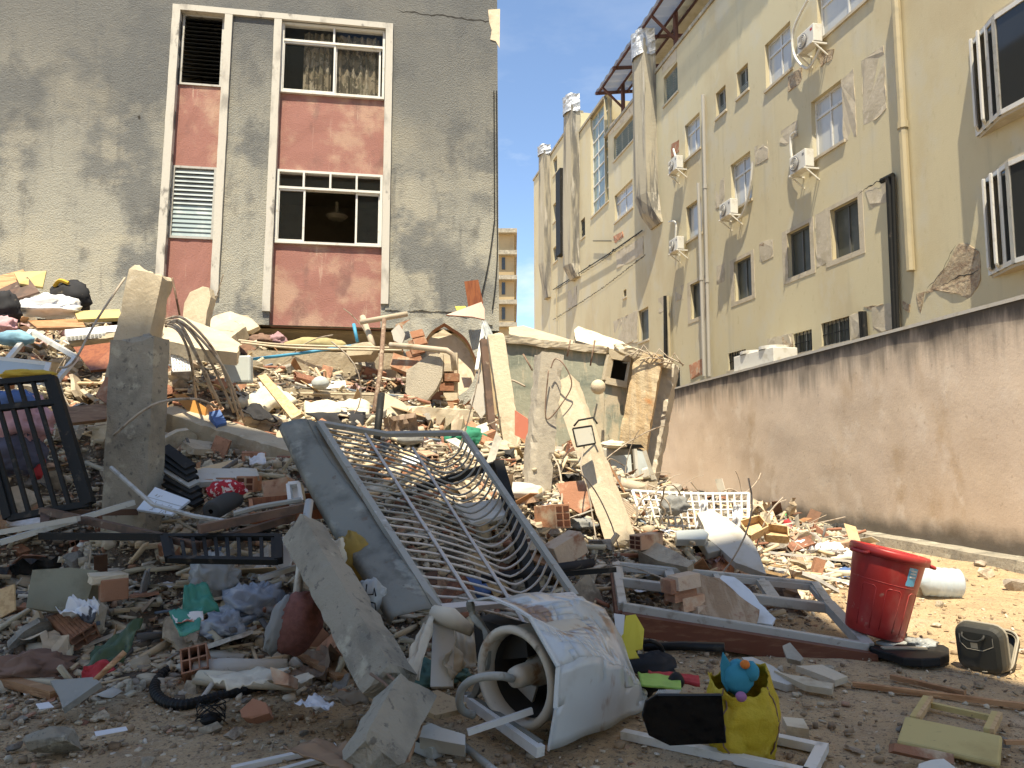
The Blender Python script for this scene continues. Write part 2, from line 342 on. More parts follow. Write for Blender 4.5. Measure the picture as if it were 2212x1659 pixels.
panel(opl, lv2[3], lv1[2]); panel(opl, -.24, lv2[2]); panel(opb, bw2[3], bw1[2]); panel(opb, -.24, bw2[2])
tw = .155
def strip(a, b0, b1, a2=None, w=tw):
    m = M(); a2 = a if a2 is None else a2
    n = 24; 
    for k in range(n):               # slightly uneven, so the edges are not ruled
        s, t = k / n, (k + 1) / n; e = lambda x: .006 * nz((a * 3, x * 9, 0), 2)
        lo = [gp(a - w / 2 + e(s), b0 + (b1 - b0) * s, .13), gp(a + w / 2 + e(s), b0 + (b1 - b0) * s, .13), gp(a + w / 2 + e(s), b0 + (b1 - b0) * s, -.06), gp(a - w / 2 + e(s), b0 + (b1 - b0) * s, -.06)]
        hi = [gp(a - w / 2 + e(t), b0 + (b1 - b0) * t, .13), gp(a + w / 2 + e(t), b0 + (b1 - b0) * t, .13), gp(a + w / 2 + e(t), b0 + (b1 - b0) * t, -.06), gp(a - w / 2 + e(t), b0 + (b1 - b0) * t, -.06)]
        m.prism2(lo, hi)
    m.build('trim_strip', trim, gb)
strip(O_l[0] - tw / 2, .35, O_l[3] + .12); strip(O_l[1] + tw / 2 - .02, .3, O_l[3]); strip(O_b[0] - tw / 2 + .02, .02, O_b[3]); strip(O_b[1] + tw / 2, .25, O_b[3] + .13)
m = M()
for k in range(20):
    s, t = k / 20, (k + 1) / 20; A = lambda x: O_l[0] + (O_b[1] - O_l[0]) * x; B = lambda x: O_l[3] + (O_b[3] - O_l[3]) * x
    m.prism2([gp(A(s), B(s), .13), gp(A(s), B(s), -.063), gp(A(s), B(s) + .13, -.063), gp(A(s), B(s) + .13, .13)], [gp(A(t), B(t), .13), gp(A(t), B(t), -.063), gp(A(t), B(t) + .13, -.063), gp(A(t), B(t) + .13, .13)])
m.build('trim_strip', trim, gb)
def gframe(m, a0, a1, b0, b1, w, d0, d1):
    P = lambda A0, A1, B0, B1: m.prism2([gp(A0, B0, d1), gp(A1, B0, d1), gp(A1, B1, d1), gp(A0, B1, d1)], [gp(A0, B0, d0), gp(A1, B0, d0), gp(A1, B1, d0), gp(A0, B1, d0)])
    P(a0, a1, b0, b0 + w); P(a0, a1, b1 - w, b1); P(a0, a0 + w, b0 + w, b1 - w); P(a1 - w, a1, b0 + w, b1 - w); return P
def louvre(r, n, mats, tilt):
    m = M(); a0, a1, b0, b1 = r; gframe(m, a0, a1, b0, b1, .045, .07, .15)
    wf = m.build('louvre_window', alu, gb)
    for k in range(n):
        b = b0 + .06 + (b1 - b0 - .12) * (k + .5) / n; h = (b1 - b0) / n * .55; q = M(); t = tilt(k)
        dz, dd = h * math.cos(t), h * math.sin(t)
        q.prism([gp(a0 + .05, b - dz, .1 - dd), gp(a1 - .05, b - dz, .1 - dd), gp(a1 - .05, b + dz, .1 + dd), gp(a0 + .05, b + dz, .1 + dd)], g_nn * -.006 + g_b * .006)
        q.build('slat', mats[k], wf)
louvre(lv1, 16, [glass] * 16, lambda k: R(80) if k else R(60))
louvre(lv2, 15, [glassb] * 7 + [glassl] * 8, lambda k: R(14) if k < 7 else R(30))
# big upper window: two fixed lights over two sliding sashes, camouflage curtain behind
def bigwin(r, split, tops, sash):
    a0, a1, b0, b1 = r; m = M(); P = gframe(m, a0, a1, b0, b1, .05, .03, .16); W = a1 - a0
    bs = b0 + (b1 - b0) * split; P(a0 + .05, a1 - .05, bs, bs + .05)
    for x in tops: P(a0 + W * x - .02, a0 + W * x + .02, bs + .05, b1 - .05)
    wf = m.build('window', wmet, gb)
    xs = [0, *tops, 1]
    for x0, x1 in zip(xs[:-1], xs[1:]):
        q = M(); q.face([gp(a0 + W * x0 + .02, bs + .05, .09), gp(a0 + W * x1 - .02, bs + .05, .09), gp(a0 + W * x1 - .02, b1 - .05, .09), gp(a0 + W * x0 + .02, b1 - .05, .09)]); q.build('pane', clear, wf)
    for x0, x1, d in sash:
        q = M(); PP = gframe(q, a0 + W * x0 + .03, a0 + W * x1 - .03 + .03, b0 + .05, bs, .04, .05 + d, .09 + d); q.build('sash', wmet, wf)
        q = M(); q.face([gp(a0 + W * x0 + .05, b0 + .06, .07 + d), gp(a0 + W * x1 - .03, b0 + .06, .07 + d), gp(a0 + W * x1 - .03, bs, .07 + d), gp(a0 + W * x0 + .05, bs, .07 + d)]); q.build('pane', clear, wf)
    return wf
w1 = bigwin(bw1, .73, [.5], [(0, .52, 0), (.5, .96, .04)]); w2 = bigwin(bw2, .74, [.25, .5, .75], [(0, .27, 0), (.73, .98, .04)])
for s0, s1 in ((.2, .47), (.52, .94)):
    m = M(); W = bw1[1] - bw1[0]
    m.grid(lambda s, t: gp(bw1[0] + W * (s0 + (s1 - s0) * s), bw1[2] + .05 + (bw1[3] - bw1[2] - .12) * t, .26 + .035 * math.sin(s * (s1 - s0) * 95 + math.sin(t * 3)) + .012 * math.sin(s * 60)), 60, 8)
    m.build('curtain', curt, w1, smooth=True)
m = M(); c = gp((bw2[0] + bw2[1]) / 2, bw2[3] + .05, 1.8)
m.lathe(c, (0, 0, -1), [(.04, 0), (.05, .25), (.06, .26), (.22, .3), (.26, .34), (.18, .42), (.02, .45)], 18); m.build('ceiling_lamp', inter, gb)
# crack across the top and the broken corner
m = M(); pts = [ga(u, v) for u, v in ((852, 22), (890, 26), (925, 33), (950, 32), (985, 38), (1010, 42), (1035, 44), (1062, 46))]
def crack(m, pts, P, w, d=-.004, seed=0):
    q = []
    for (x0, y0), (x1, y1) in zip(pts[:-1], pts[1:]):
        n = max(2, int(math.hypot(x1 - x0, y1 - y0) / .06))
        q += [(x0 + (x1 - x0) * k / n, y0 + (y1 - y0) * k / n) for k in range(n)]
    q.append(pts[-1]); N = len(q)
    for k in range(N - 1):
        (x0, y0), (x1, y1) = q[k], q[k + 1]; j = lambda i: .05 * nz((i * .37, seed, 0), 1.3); f = lambda i: w * (.25 + .75 * abs(nz((i * .23, 4, seed), 1.7))) * min(1, i / 6, (N - i) / 4 + .2)
        m.face([P(x0, y0 + j(k) - f(k), d), P(x1, y1 + j(k + 1) - f(k + 1), d), P(x1, y1 + j(k + 1) + f(k + 1), d), P(x0, y0 + j(k) + f(k), d)])
crack(m, pts, gp, .03); m.build('crack', dark, gb)
m = M(); q = [ga(u, v) for u, v in ((1054, 22), (1080, 20), (1079, 105), (1071, 90), (1059, 86), (1062, 66), (1057, 50))]
m.prism([gp(a, b, -.004) for a, b in q], g_nn * .012); m.build('broken_plaster', plast, gb)
m = M(); m.face([gp(*ga(u, v), -.006) for u, v in ((297, 251), (303, 249), (303, 256), (299, 257))]); m.build('hole', dark, gb)
# broken lower edge of the facade
m = M(); lo = jag([gp(*ga(u, v), -.02) for u, v in ((832, 664), (860, 668), (900, 664), (940, 667), (985, 672), (1030, 690), (1077, 700))], .1, .05, 3, False); n = len(lo)
for k in range(n - 1): m.prism2([lo[k], lo[k + 1], lo[k + 1] - g_b * .05, lo[k] - g_b * .06], [p - g_nn * .2 for p in (lo[k], lo[k + 1], lo[k + 1] - g_b * .1, lo[k] - g_b * .12)])
m.build('broken_edge', greyw, gb)
m = M()                              # slab edge the facade stands on, and two wires down the corner
m.prism2([gp(-12, -.22, .8), gp(-.05, -.22, .8), gp(-.05, -.22, 8.9), gp(-12, -.22, 8.9)], [gp(-12, -.15, .8), gp(-.05, -.15, .8), gp(-.05, -.15, 8.9), gp(-12, -.15, 8.9)])
m.build('floor_slab', concl, gb)
for k in (0, 1):
    m = M(); m.tube([gp(-.03 - .06 * k - .25 * k * max(0, 1 - t / .4) - .12 * max(0, 1 - t / .3) ** 2, .2 + 5 * t, -.03) for t in [i / 20 for i in range(21)]], .011, 5); m.build('cable', black, gb)

# ================================================================ FAR TAN BUILDING
tan = mk('tan_render', (.4, .3, .17), [((.33, .24, .13), .4, .45, .7)], bump=(3, .2, .02))
fb = thing('apartment_building', U(1095, 985, 85) * 1, 'far tan apartment block with balcony ledges between grey and yellow buildings', 'building')
def fbx(u0, u1, v0, v1, Y0, Y1, name, mat):
    m = M(); a = U(u0, v0, Y0); b = U(u1, v1, Y0)
    m.box(((a.x + b.x) / 2, (Y0 + Y1) / 2, (a.z + b.z) / 2), (abs(b.x - a.x) / 2, 0, 0), (0, (Y1 - Y0) / 2, 0), (0, 0, abs(a.z - b.z) / 2)); return m.build(name, mat, fb)
fbx(880, 1111, 500, 985, 85, 100, 'wall', tan)
for v in (497, 544, 598, 651, 700): fbx(878, 1117, v - 4, v + 5, 84.2, 100.8, 'balcony_slab', concd)
for v in (556, 610, 664):
    fbx(1084, 1091, v, v + 26, 84.9, 85.2, 'window', glass)

# ================================================================ YELLOW BUILDING
yel = mk('yellow_render', (.54, .475, .315), [((.49, .41, .26), .5, .45, .7, (1, 1, .6)), ((.52, .48, .37), 1.0, .5, .68, (1, 1, .7), .8), ((.36, .325, .24), 1.1, .56, .76, (2.2, 2.2, .12), .45), ((.43, .37, .23), 7, .6, .72, (1, 1, .5), .5)], bump=[(3, .12, .03), (40, .3, .01)])
ypatch = mk('grey_repair_plaster', (.48, .42, .32), [((.41, .355, .26), 3, .45, .65), ((.54, .48, .38), 5, .55, .7)], bump=(12, .4, .02))
duct = mk('weathered_duct', (.36, .32, .24), [((.15, .14, .12), .9, .45, .6, (2.5, 2.5, .22)), ((.45, .41, .34), 1.4, .56, .66, (3, 3, .25)), ((.08, .08, .07), 1.8, .6, .7, (3, 3, .2))], bump=(9, .4, .03))
foil = mk('foil', (.45, .46, .47), rough=.45, metal=.5, spec=.6, bump=(9, .9, .06))
yd = Vector((-.2116, .9774, 0)); yn = Vector((-.9774, -.2116, 0)); y0 = Vector((11.1, 0, 0))
def yp(a, b, d=0): return y0 + yd * a + Vector((0, 0, b)) - yn * d
def ya(u, v):
    p = PL(u, v, y0, yn) - y0; return p.dot(yd), p.z
def yr(pts, c=c4): return rect([c(*p) for p in pts], ya)
def yrr(pts, c=c4):                  # a increases away from the camera: left in the picture
    a = yr(pts, c); return (min(a[0], a[1]), max(a[0], a[1]), a[2], a[3])
yb = thing('yellow_building', yp(20, 0, 5), 'long yellow rendered apartment block with rows of windows behind boundary wall', 'building')
WINS = [  # quad, crop, kind
 ([(340, -60), (600, -230), (592, 0), (362, 155)], c4, 'pale3'), ([(122, 190), (235, 95), (240, 300), (130, 390)], c4, 'pale'),
 ([(322, 440), (458, 350), (468, 605), (335, 700)], c4, 'pale'), ([(995, 315), (1045, 275), (1048, 385), (1000, 430)], c3, 'louv'),
 ([(905, 405), (948, 370), (950, 480), (908, 515)], c3, 'louv'), ([(768, 550), (835, 487), (838, 650), (775, 690)], c3, 'pale'),
 ([(970, 715), (1055, 660), (1062, 870), (975, 915)], c3, 'pale'), ([(775, 900), (842, 860), (845, 1020), (780, 1045)], c3, 'pale1'),
 ([(462, 850), (542, 785), (545, 900), (468, 970)], c3, 'pale'), ([(460, 590), (568, 480), (570, 590), (462, 695)], c3, 'green4'),
 ([(678, 330), (738, 275), (740, 400), (680, 458)], c3, 'green'), ([(985, 1145), (1060, 1105), (1063, 1285), (990, 1315)], c3, 'dark'),
 ([(795, 1240), (848, 1215), (851, 1370), (798, 1395)], c3, 'dark'), ([(568, 1355), (612, 1335), (613, 1475), (572, 1492)], c3, 'dark1'),
 ([(508, 1390), (543, 1372), (545, 1475), (510, 1500)], c3, 'dark1'), ([(220, 1020), (318, 968), (326, 1170), (228, 1215)], c4, 'dark'),
 ([(408, 918), (528, 855), (540, 1085), (418, 1135)], c4, 'dark'), ([(370, 1410), (490, 1375), (495, 1480), (372, 1515)], c4, 'bars'),
 ([(248, 1455), (328, 1432), (330, 1525), (250, 1545)], c4, 'bars'), ([(960, 1540), (1035, 1520), (1038, 1600), (962, 1615)], c3, 'bars'),
 ([(197, 700), (214, 672), (214, 745), (197, 772)], c3, 'dark1'), ([(197, 890), (215, 875), (215, 955), (197, 972)], c3, 'dark1'), ([(197, 1080), (217, 1065), (217, 1130), (197, 1150)], c3, 'dark1'),
 ([(503, 1268), (516, 1255), (516, 1290), (504, 1298)], c3, 'dark1'), ([(720, 1610), (750, 1600), (750, 1690), (722, 1695)], c3, 'bars'),
 ([(318, 960), (336, 945), (336, 1030), (318, 1040)], c3, 'bars'), ([(360, 490), (436, 405), (436, 880), (362, 945)], c3, 'tall'),
]
ops = [yrr(q, c) for q, c, k in WINS]
def ytop(a): return 18.7 if a > 36.5 else (17.6 if a > 32.8 else 15.75)
TOPS = [2, 32.8, 36.5, 46]
m = M(); Bs = [15.75, 17.6, 18.7]
wall_grid(m, 2, 46, -.1, 18.7, ops + [(32.8, 32.8, 0, 15.75), (36.5, 36.5, 0, 17.6)], yp, .22, ytop)
m.face([yp(46, -.1), yp(46, -.1, 9), yp(46, 18.7, 9), yp(46, 18.7)]); m.face([yp(2, -.1), yp(2, 15.75), yp(2, 15.75, 9), yp(2, -.1, 9)])
for a, b, h in ((2, 32.8, 15.2), (32.8, 36.5, 17.5), (36.5, 46, 18.3)): m.face([yp(a, h, .05), yp(b, h, .05), yp(b, h, 9), yp(a, h, 9)])
m.face([yp(32.8, 15.2, 0), yp(32.8, 17.6, 0), yp(32.8, 17.6, 9), yp(32.8, 15.2, 9)]); m.face([yp(36.5, 17.5, 0), yp(36.5, 18.7, 0), yp(36.5, 18.7, 9), yp(36.5, 17.5, 9)])
m.face([yp(2, -.1, 9), yp(46, -.1, 9), yp(46, 18.7, 9), yp(2, 18.7, 9)])
m.build('wall', yel, yb)
def ybx(m, a0, a1, b0, b1, d0, d1):
    return m.prism2([yp(a0, b0, d1), yp(a1, b0, d1), yp(a1, b0, d0), yp(a0, b0, d0)], [yp(a0, b1, d1), yp(a1, b1, d1), yp(a1, b1, d0), yp(a0, b1, d0)])
m = M()
for a, b, h in ((2, 32.75, 15.75), (32.8, 36.48, 17.6), (36.5, 46.05, 18.7)): ybx(m, a, b, h - .03, h + .1, -.06, .22)
m.build('coping', concd, yb)
darkf = mk('dark_frame', (.1, .1, .09), rough=.5)
gwin = mk('curtained_glass', (.5, .5, .47), [((.42, .42, .4), .8, .4, .7, (1, 1, .3)), ((.34, .34, .33), 5, .55, .75, (4, 4, .2), .6)], rough=.12, spec=.6)
ggrn = mk('green_louvre_glass', (.2, .27, .26), [((.14, .2, .19), 1.5, .45, .65)], rough=.2, spec=.6)
gdk = mk('dusty_dark_glass', (.075, .078, .062), [((.12, .12, .095), 1.4, .5, .7)], rough=.45, spec=.25)
for (q, c, k), r in zip(WINS, ops):
    a0, a1, b0, b1 = r; m = M(); fw = .05 if k != 'tall' else .06; d = .14
    ybx(m, a0, a1, b0, b0 + fw, d - .03, d + .03); ybx(m, a0, a1, b1 - fw, b1, d - .03, d + .03); ybx(m, a0, a0 + fw, b0 + fw, b1 - fw, d - .03, d + .03); ybx(m, a1 - fw, a1, b0 + fw, b1 - fw, d - .03, d + .03)
    n = 4 if k == 'green4' else (3 if k == 'tall' else (1 if k[-1] == '1' else 2)); W = a1 - a0; bb = b0 + (b1 - b0) * .7
    for i in range(1, n): ybx(m, a0 + W * i / n - .025, a0 + W * i / n + .025, b0 + fw, b1 - fw, d - .025, d + .025)
    if k in ('pale', 'pale3'): ybx(m, a0 + fw, a1 - fw, bb - .03, bb + .03, d - .032, d + .032)
    if k == 'tall':
        for i in range(1, 7): bq = b0 + (b1 - b0) * i / 7; ybx(m, a0, a1, bq - .03, bq + .03, d - .032, d + .032)
    wf = m.build('window', wmet if k in ('pale', 'pale3', 'tall', 'green4') else (gmet if k != 'dark' else darkf), yb)
    mt = gwin if k[:4] == 'pale' else (ggrn if k[:5] == 'green' or k == 'tall' else gdk)
    for i in range(n):
        q2 = M(); x0, x1 = a0 + W * i / n + .026, a0 + W * (i + 1) / n - .026; q2.face([yp(x0, b0 + fw, d), yp(x1, b0 + fw, d), yp(x1, b1 - fw, d), yp(x0, b1 - fw, d)])
        q2.build('pane', mt, wf)
    if k == 'bars':
        nb = max(4, int(W / .13))
        for i in range(nb):
            q2 = M(); x = a0 + W * (i + .5) / nb; q2.tube([yp(x, b0, .03), yp(x, b1, .03)], .012, 5); q2.build('bar', black, wf)
        q2 = M(); q2.tube([yp(a0, (b0 + b1) / 2, .04), yp(a1, (b0 + b1) / 2, .04)], .012, 5); q2.build('bar', black, wf)
    if k in ('louv', 'green', 'green4', 'tall'):
        ns = 5 if k == 'louv' else 11
        hi = b0 + (b1 - b0) * (.5 if k == 'louv' else 1)
        for i in range(ns if k != 'tall' else 0):
            bz = b0 + .06 + (hi - b0 - .1) * i / ns; q2 = M(); ybx(q2, a0 + fw, a1 - fw, bz, bz + .012, d - .06, d + .01); q2.build('slat', glassb if k != 'louv' else glassl, wf)
    if k == 'dark':                  # white reveal round the replaced windows
        m = M()
        for A0, A1, B0, B1 in ((a0 - .16, a1 + .22, b1, b1 + .1), (a0 - .16, a1 + .22, b0 - .12, b0), (a1, a1 + .22, b0, b1), (a0 - .16, a0, b0, b1)): ybx(m, A0, A1, B0, B1, -.012, .02)
        m.build('window_surround', ypatch, yb)
    else:
        m = M(); ybx(m, a0 - .06, a1 + .06, b0 - .07, b0, -.05, .1); m.build('sill', ypatch, yb)
# bay windows at the near end, projecting from the wall
def bay(q):
    P = [ya(*c4(*p)) for p in q]; (aL, bL), (aM, bM) = P[0], P[1]
    b1 = P[0][1]; b0 = P[2][1]; aF = aL; w = 1.0; d = .3
    pl = [(aF, 0), (aF - .75, -d), (aF - 3.1, -d), (aF - 3.85, 0)]
    m = M(); t = thing_part = None
    for z0, z1 in ((b0 - .05, b0), (b1, b1 + .06)): m.prism2([yp(a, z0, dd) for a, dd in pl], [yp(a, z1, dd) for a, dd in pl])
    wf = m.build('bay_window', ypatch, yb)
    for (a_, d_), (a2, d2) in zip(pl[:-1], pl[1:]):
        n = 3 if abs(a2 - a_) > 1 else 3; m = M()
        for i in range(n + 1):
            s = i / n; p = yp(a_ + (a2 - a_) * s, b0, d_ + (d2 - d_) * s); m.bar(p, p + Vector((0, 0, b1 - b0)), .07, .07, yn)
        p, p2 = yp(a_, b0, d_), yp(a2, b0, d2); up = Vector((0, 0, 1))
        m.bar(p + up * .04, p2 + up * .04, .07, .08); m.bar(p + up * (b1 - b0 - .04), p2 + up * (b1 - b0 - .04), .07, .08)
        m.build('frame', wmet, wf)
        for i in range(n):
            s, t = (i + .06) / n, (i + .94) / n; op = (a2 - a_ > -1.0 and d_ == 0 and i < 2)
            x, y = yp(a_ + (a2 - a_) * s, b0 + .08, d_ + (d2 - d_) * s), yp(a_ + (a2 - a_) * t, b0 + .08, d_ + (d2 - d_) * t)
            if op: y = x + (y - x) * .75 + yn * .16
            z = Vector((0, 0, b1 - b0 - .16)); q = M(); q.prism([x, y, y + z, x + z], yn * .012); q.build('pane', glass, wf)
            if op: q = M(); q.bar(y, y + z, .04, .04, yn); q.bar(x, y, .04, .04); q.bar(x + z, y + z, .04, .04); q.build('vent_frame', wmet, wf)
bay([(1030, 185), (1160, 110), (1060, 590)]); bay([(1085, 785), (1215, 735), (1110, 1200)])
# patches of bare repair plaster, holes to the brick, cracks
def ypoly(pts, c, name, mat, d=-.008, am=.03):
    m = M(); q = jag([yp(*ya(*c(*p)), d) for p in pts], .12, am, len(WINS) + pts[0][0]); m.prism(q, yn * -.03); return m.build(name, mat, yb)
for pts, c in (([(545, 265), (640, 200), (655, 470), (610, 520), (555, 545), (550, 400)], c4), ([(455, 350), (510, 300), (525, 590), (470, 615)], c4), ([(195, 570), (265, 525), (268, 590), (215, 630), (190, 620)], c4),
               ([(345, 935), (400, 905), (402, 1140), (352, 1165)], c4), ([(560, 830), (650, 780), (675, 870), (590, 910)], c4), ([(100, 1060), (160, 1040), (160, 1120), (105, 1145)], c4), ([(85, 655), (140, 625), (138, 690), (90, 725)], c4),
               ([(495, 1375), (560, 1350), (560, 1460), (498, 1480)], c4), ([(590, 1340), (690, 1310), (700, 1430), (595, 1450)], c4), ([(135, 1475), (240, 1450), (245, 1530), (135, 1565)], c4),
               ([(655, 1300), (695, 1285), (690, 1355), (658, 1360)], c3), ([(905, 800), (945, 770), (945, 895), (905, 910)], c3), ([(910, 1160), (945, 1145), (945, 1225), (912, 1240)], c3), ([(725, 1255), (765, 1240), (765, 1300), (728, 1315)], c3),
               ([(470, 1100), (590, 1030), (590, 1110), (475, 1170)], c3), ([(1075, 640), (1130, 600), (1135, 690), (1080, 720)], c3), ([(495, 1385), (565, 1350), (565, 1490), (505, 1505)], c3), ([(460, 1400), (505, 1380), (505, 1500), (462, 1500)], c3), ([(260, 1270), (300, 1245), (300, 1330), (262, 1345)], c3)):
    ypoly(pts, c, 'repair_patch', ypatch)
ybrk = mk('exposed_masonry', (.4, .32, .22), [((.3, .22, .15), 5, .45, .6, (1, 1, 2)), ((.45, .37, .27), 4, .55, .7)], bump=(9, .8, .06))
for pts, c in (([(225, 335), (285, 290), (288, 350), (228, 400)], c4), ([(355, 240), (425, 210), (420, 255), (370, 290)], c4), ([(970, 1060), (1010, 1055), (1055, 1095), (1070, 1215), (1015, 1305), (960, 1280), (870, 1265), (825, 1275), (930, 1135)], c4), ([(785, 1280), (820, 1270), (800, 1360), (790, 1340)], c4),
               ([(725, 1310), (760, 1330), (755, 1360), (735, 1345)], c4), ([(555, 1335), (635, 1325), (590, 1360)], c4), ([(200, 1470), (245, 1450), (245, 1520), (205, 1530)], c4), ([(100, 1065), (120, 1060), (120, 1075), (102, 1080)], c4)):
    ypoly(pts, c, 'broken_patch', ybrk, -.012, .05)
for pts, c in (([(712, 630), (745, 608), (745, 660), (712, 688)], c3), ([(460, 1030), (500, 1008), (505, 1030), (465, 1060)], c3), ([(790, 1590), (850, 1560), (850, 1630), (800, 1650)], c3)): ypoly(pts, c, 'exposed_brick', brick, -.012)
for pts in ([(822, 1280), (900, 1180), (960, 1070)], [(870, 1262), (950, 1215), (1060, 1180)], [(1020, 1300), (1015, 1200), (1050, 1095)]): m = M(); crack(m, [ya(*c4(*p)) for p in pts], yp, .022, -.03, pts[0][0]); m.build('crack', dark, yb)
for q, ww, cc in (([(195, 1395), (300, 1330), (420, 1250), (600, 1110)],   .035, c3), ([(205, 1265), (390, 1150), (580, 1010)], .03, c3), ([(530, 850), (580, 815), (660, 770)], .03, c4)):
    m = M(); crack(m, [ya(*cc(*p)) for p in q], yp, ww, -.02, ww * 60); m.build('crack', dark, yb)
# pipes
def ypipe(pts, r, mat, name='drain_pipe', d=-.1):
    q = [yp(*ya(*p), d) for p in pts]; m = M(); m.tube(q, r, 8)
    n = int((q[-1] - q[0]).length / 2.6)
    for i in range(1, n): p = q[0].lerp(q[-1], i / n); dr = (q[-1] - q[0]).normalized(); m.tube([p - dr * .07, p + dr * .07], r * 1.25, 8)
    return m.build(name, mat, yb)
tanp = mk('painted_pipe', (.4, .34, .22), [((.32, .28, .19), 2, .5, .7)], rough=.6)
greyp = mk('grey_pipe', (.36, .34, .3), rough=.6)
ypipe([c4(708, -60), c4(778, 1180)], .085, tanp); ypipe([c4(682, 775), c4(712, 1435)], .07, bmet); ypipe([c4(700, 775), c4(722, 1435)], .04, bmet); ypipe([c4(650, 790), c4(700, 765)], .06, bmet)
ypipe([c3(862, 415), c3(890, 1640)], .055, greyp); ypipe([c3(857, 800), c3(884, 1640)], .055, greyp, d=-.22); ypipe([c3(697, 1290), c3(699, 1570)], .07, bmet); ypipe([c3(709, 1290), c3(718, 1600)], .05, tanp)
ypipe([c4(560, 1358), c4(568, 1480)], .06, bmet); ypipe([c4(572, 1358), c4(580, 1480)], .06, bmet); ypipe([c3(380, 1050), c3(460, 1050)], .02, bmet)
ypipe([c3(205, 1262), c3(450, 1105), c3(595, 1005)], .025, bmet); ypipe([c3(219, 1240), c3(220, 1400)], .03, tanp)
# air conditioners
fanb = mk('ac_grille', (.2, .2, .2), rough=.6)
acw = mk('ac_white', (.62, .6, .54), [((.5, .46, .38), 4, .5, .7)], rough=.5)
def ac(pts, c, hose, lab, logo=False):
    u, v = c(*pts); a, b = ya(u, v)
    t = thing('air_conditioner', yp(a, b, -.3), lab, 'air conditioner', 'outdoor air conditioning units on the yellow wall')
    m = M(); w_, h_, dp = .33, .225, .12; o = -.26
    ybx(m, a - w_, a + w_, b - h_, b + h_, o - dp, o + dp); m.build('casing', acw, t, bevel=.02)
    m = M(); cc = yp(a + .1, b, o - dp - .004); m.lathe(cc, yn, [(.185, 0), (.185, .012), (.16, .02), (0, .02)], 20); m.build('fan_grille', fanb, t)
    for k in range(4):
        m = M(); m.lathe(cc + yn * .021, yn, [(.15 - .038 * k, 0), (.15 - .038 * k, .012), (.138 - .038 * k, .012), (.138 - .038 * k, 0)], 20); m.build('guard_ring', acw, t)
    m = M(); m.face([yp(a - .2, b + .08, o - dp - .003), yp(a - .28, b + .08, o - dp - .003), yp(a - .28, b + .14, o - dp - .003), yp(a - .2, b + .14, o - dp - .003)]); m.build('badge', fanb if not logo else MATS['red_paint'], t)
    for s in (-1, 1):
        m = M(); m.bar(yp(a + s * .3, b - h_ - .02, 0), yp(a + s * .3, b - h_ - .02, o - dp - .04), .04, .04); m.bar(yp(a + s * .3, b - h_ - .02, o - dp), yp(a + s * .3, b - h_ - .3, 0), .03, .03); m.build('bracket', acw, t)
    if hose:
        pts = [yp(*ya(*c(*p)), -.12) for p in hose]; sm = []
        for i in range(len(pts) - 1):
            p0, p1, p2, p3 = pts[max(i - 1, 0)], pts[i], pts[i + 1], pts[min(i + 2, len(pts) - 1)]
            for s in range(6): x = s / 6; sm.append(.5 * ((2 * p1) + (p2 - p0) * x + (2 * p0 - 5 * p1 + 4 * p2 - p3) * x * x + (3 * p1 - p0 - 3 * p2 + p3) * x ** 3))
        m = M(); m.tube(sm + [pts[-1]], .035, 6); m.build('hose', acw, t)
mk('red_paint', (.4, .03, .03), rough=.4)
ac((360, 178), c4, [(385, 210), (330, 300), (270, 240), (268, 130), (330, 0)], 'uppermost air conditioner on yellow wall with red badge, under the top window', True)
ac((325, 712), c4, [(285, 735), (262, 700), (255, 600), (278, 575)], 'air conditioner with white looped hose below the middle right window of yellow building')
ac((762, 722), c3, [(745, 685), (735, 650)], 'air conditioner under small patch of exposed red brick on yellow wall')
ac((997, 915), c3, [(1010, 955), (1040, 930), (1070, 830), (1083, 705)], 'air conditioner with long hose curving up beside its window on yellow wall')
ac((766, 1070), c3, [(745, 1040), (745, 970), (715, 968)], 'lowest air conditioner on yellow wall with thin hose, left of twin grey pipes')
t = thing('rooftop_condenser', yp(*ya(*c4(225, 1550)), -.6), 'white twin fan condenser box peeking over the boundary wall', 'air conditioner')
m = M(); a, b = ya(*c4(225, 1555)); ybx(m, a - .95, a + .95, b - .5, b + .1, -1.0, -.35); m.build('casing', acw, t, bevel=.02)
for s in (-.45, .45): m = M(); m.lathe(yp(a + s, b + .1, -.68), (0, 0, 1), [(.36, 0), (.36, .08), (.3, .09), (0, .06)], 20); m.build('fan_cover', acw, t)
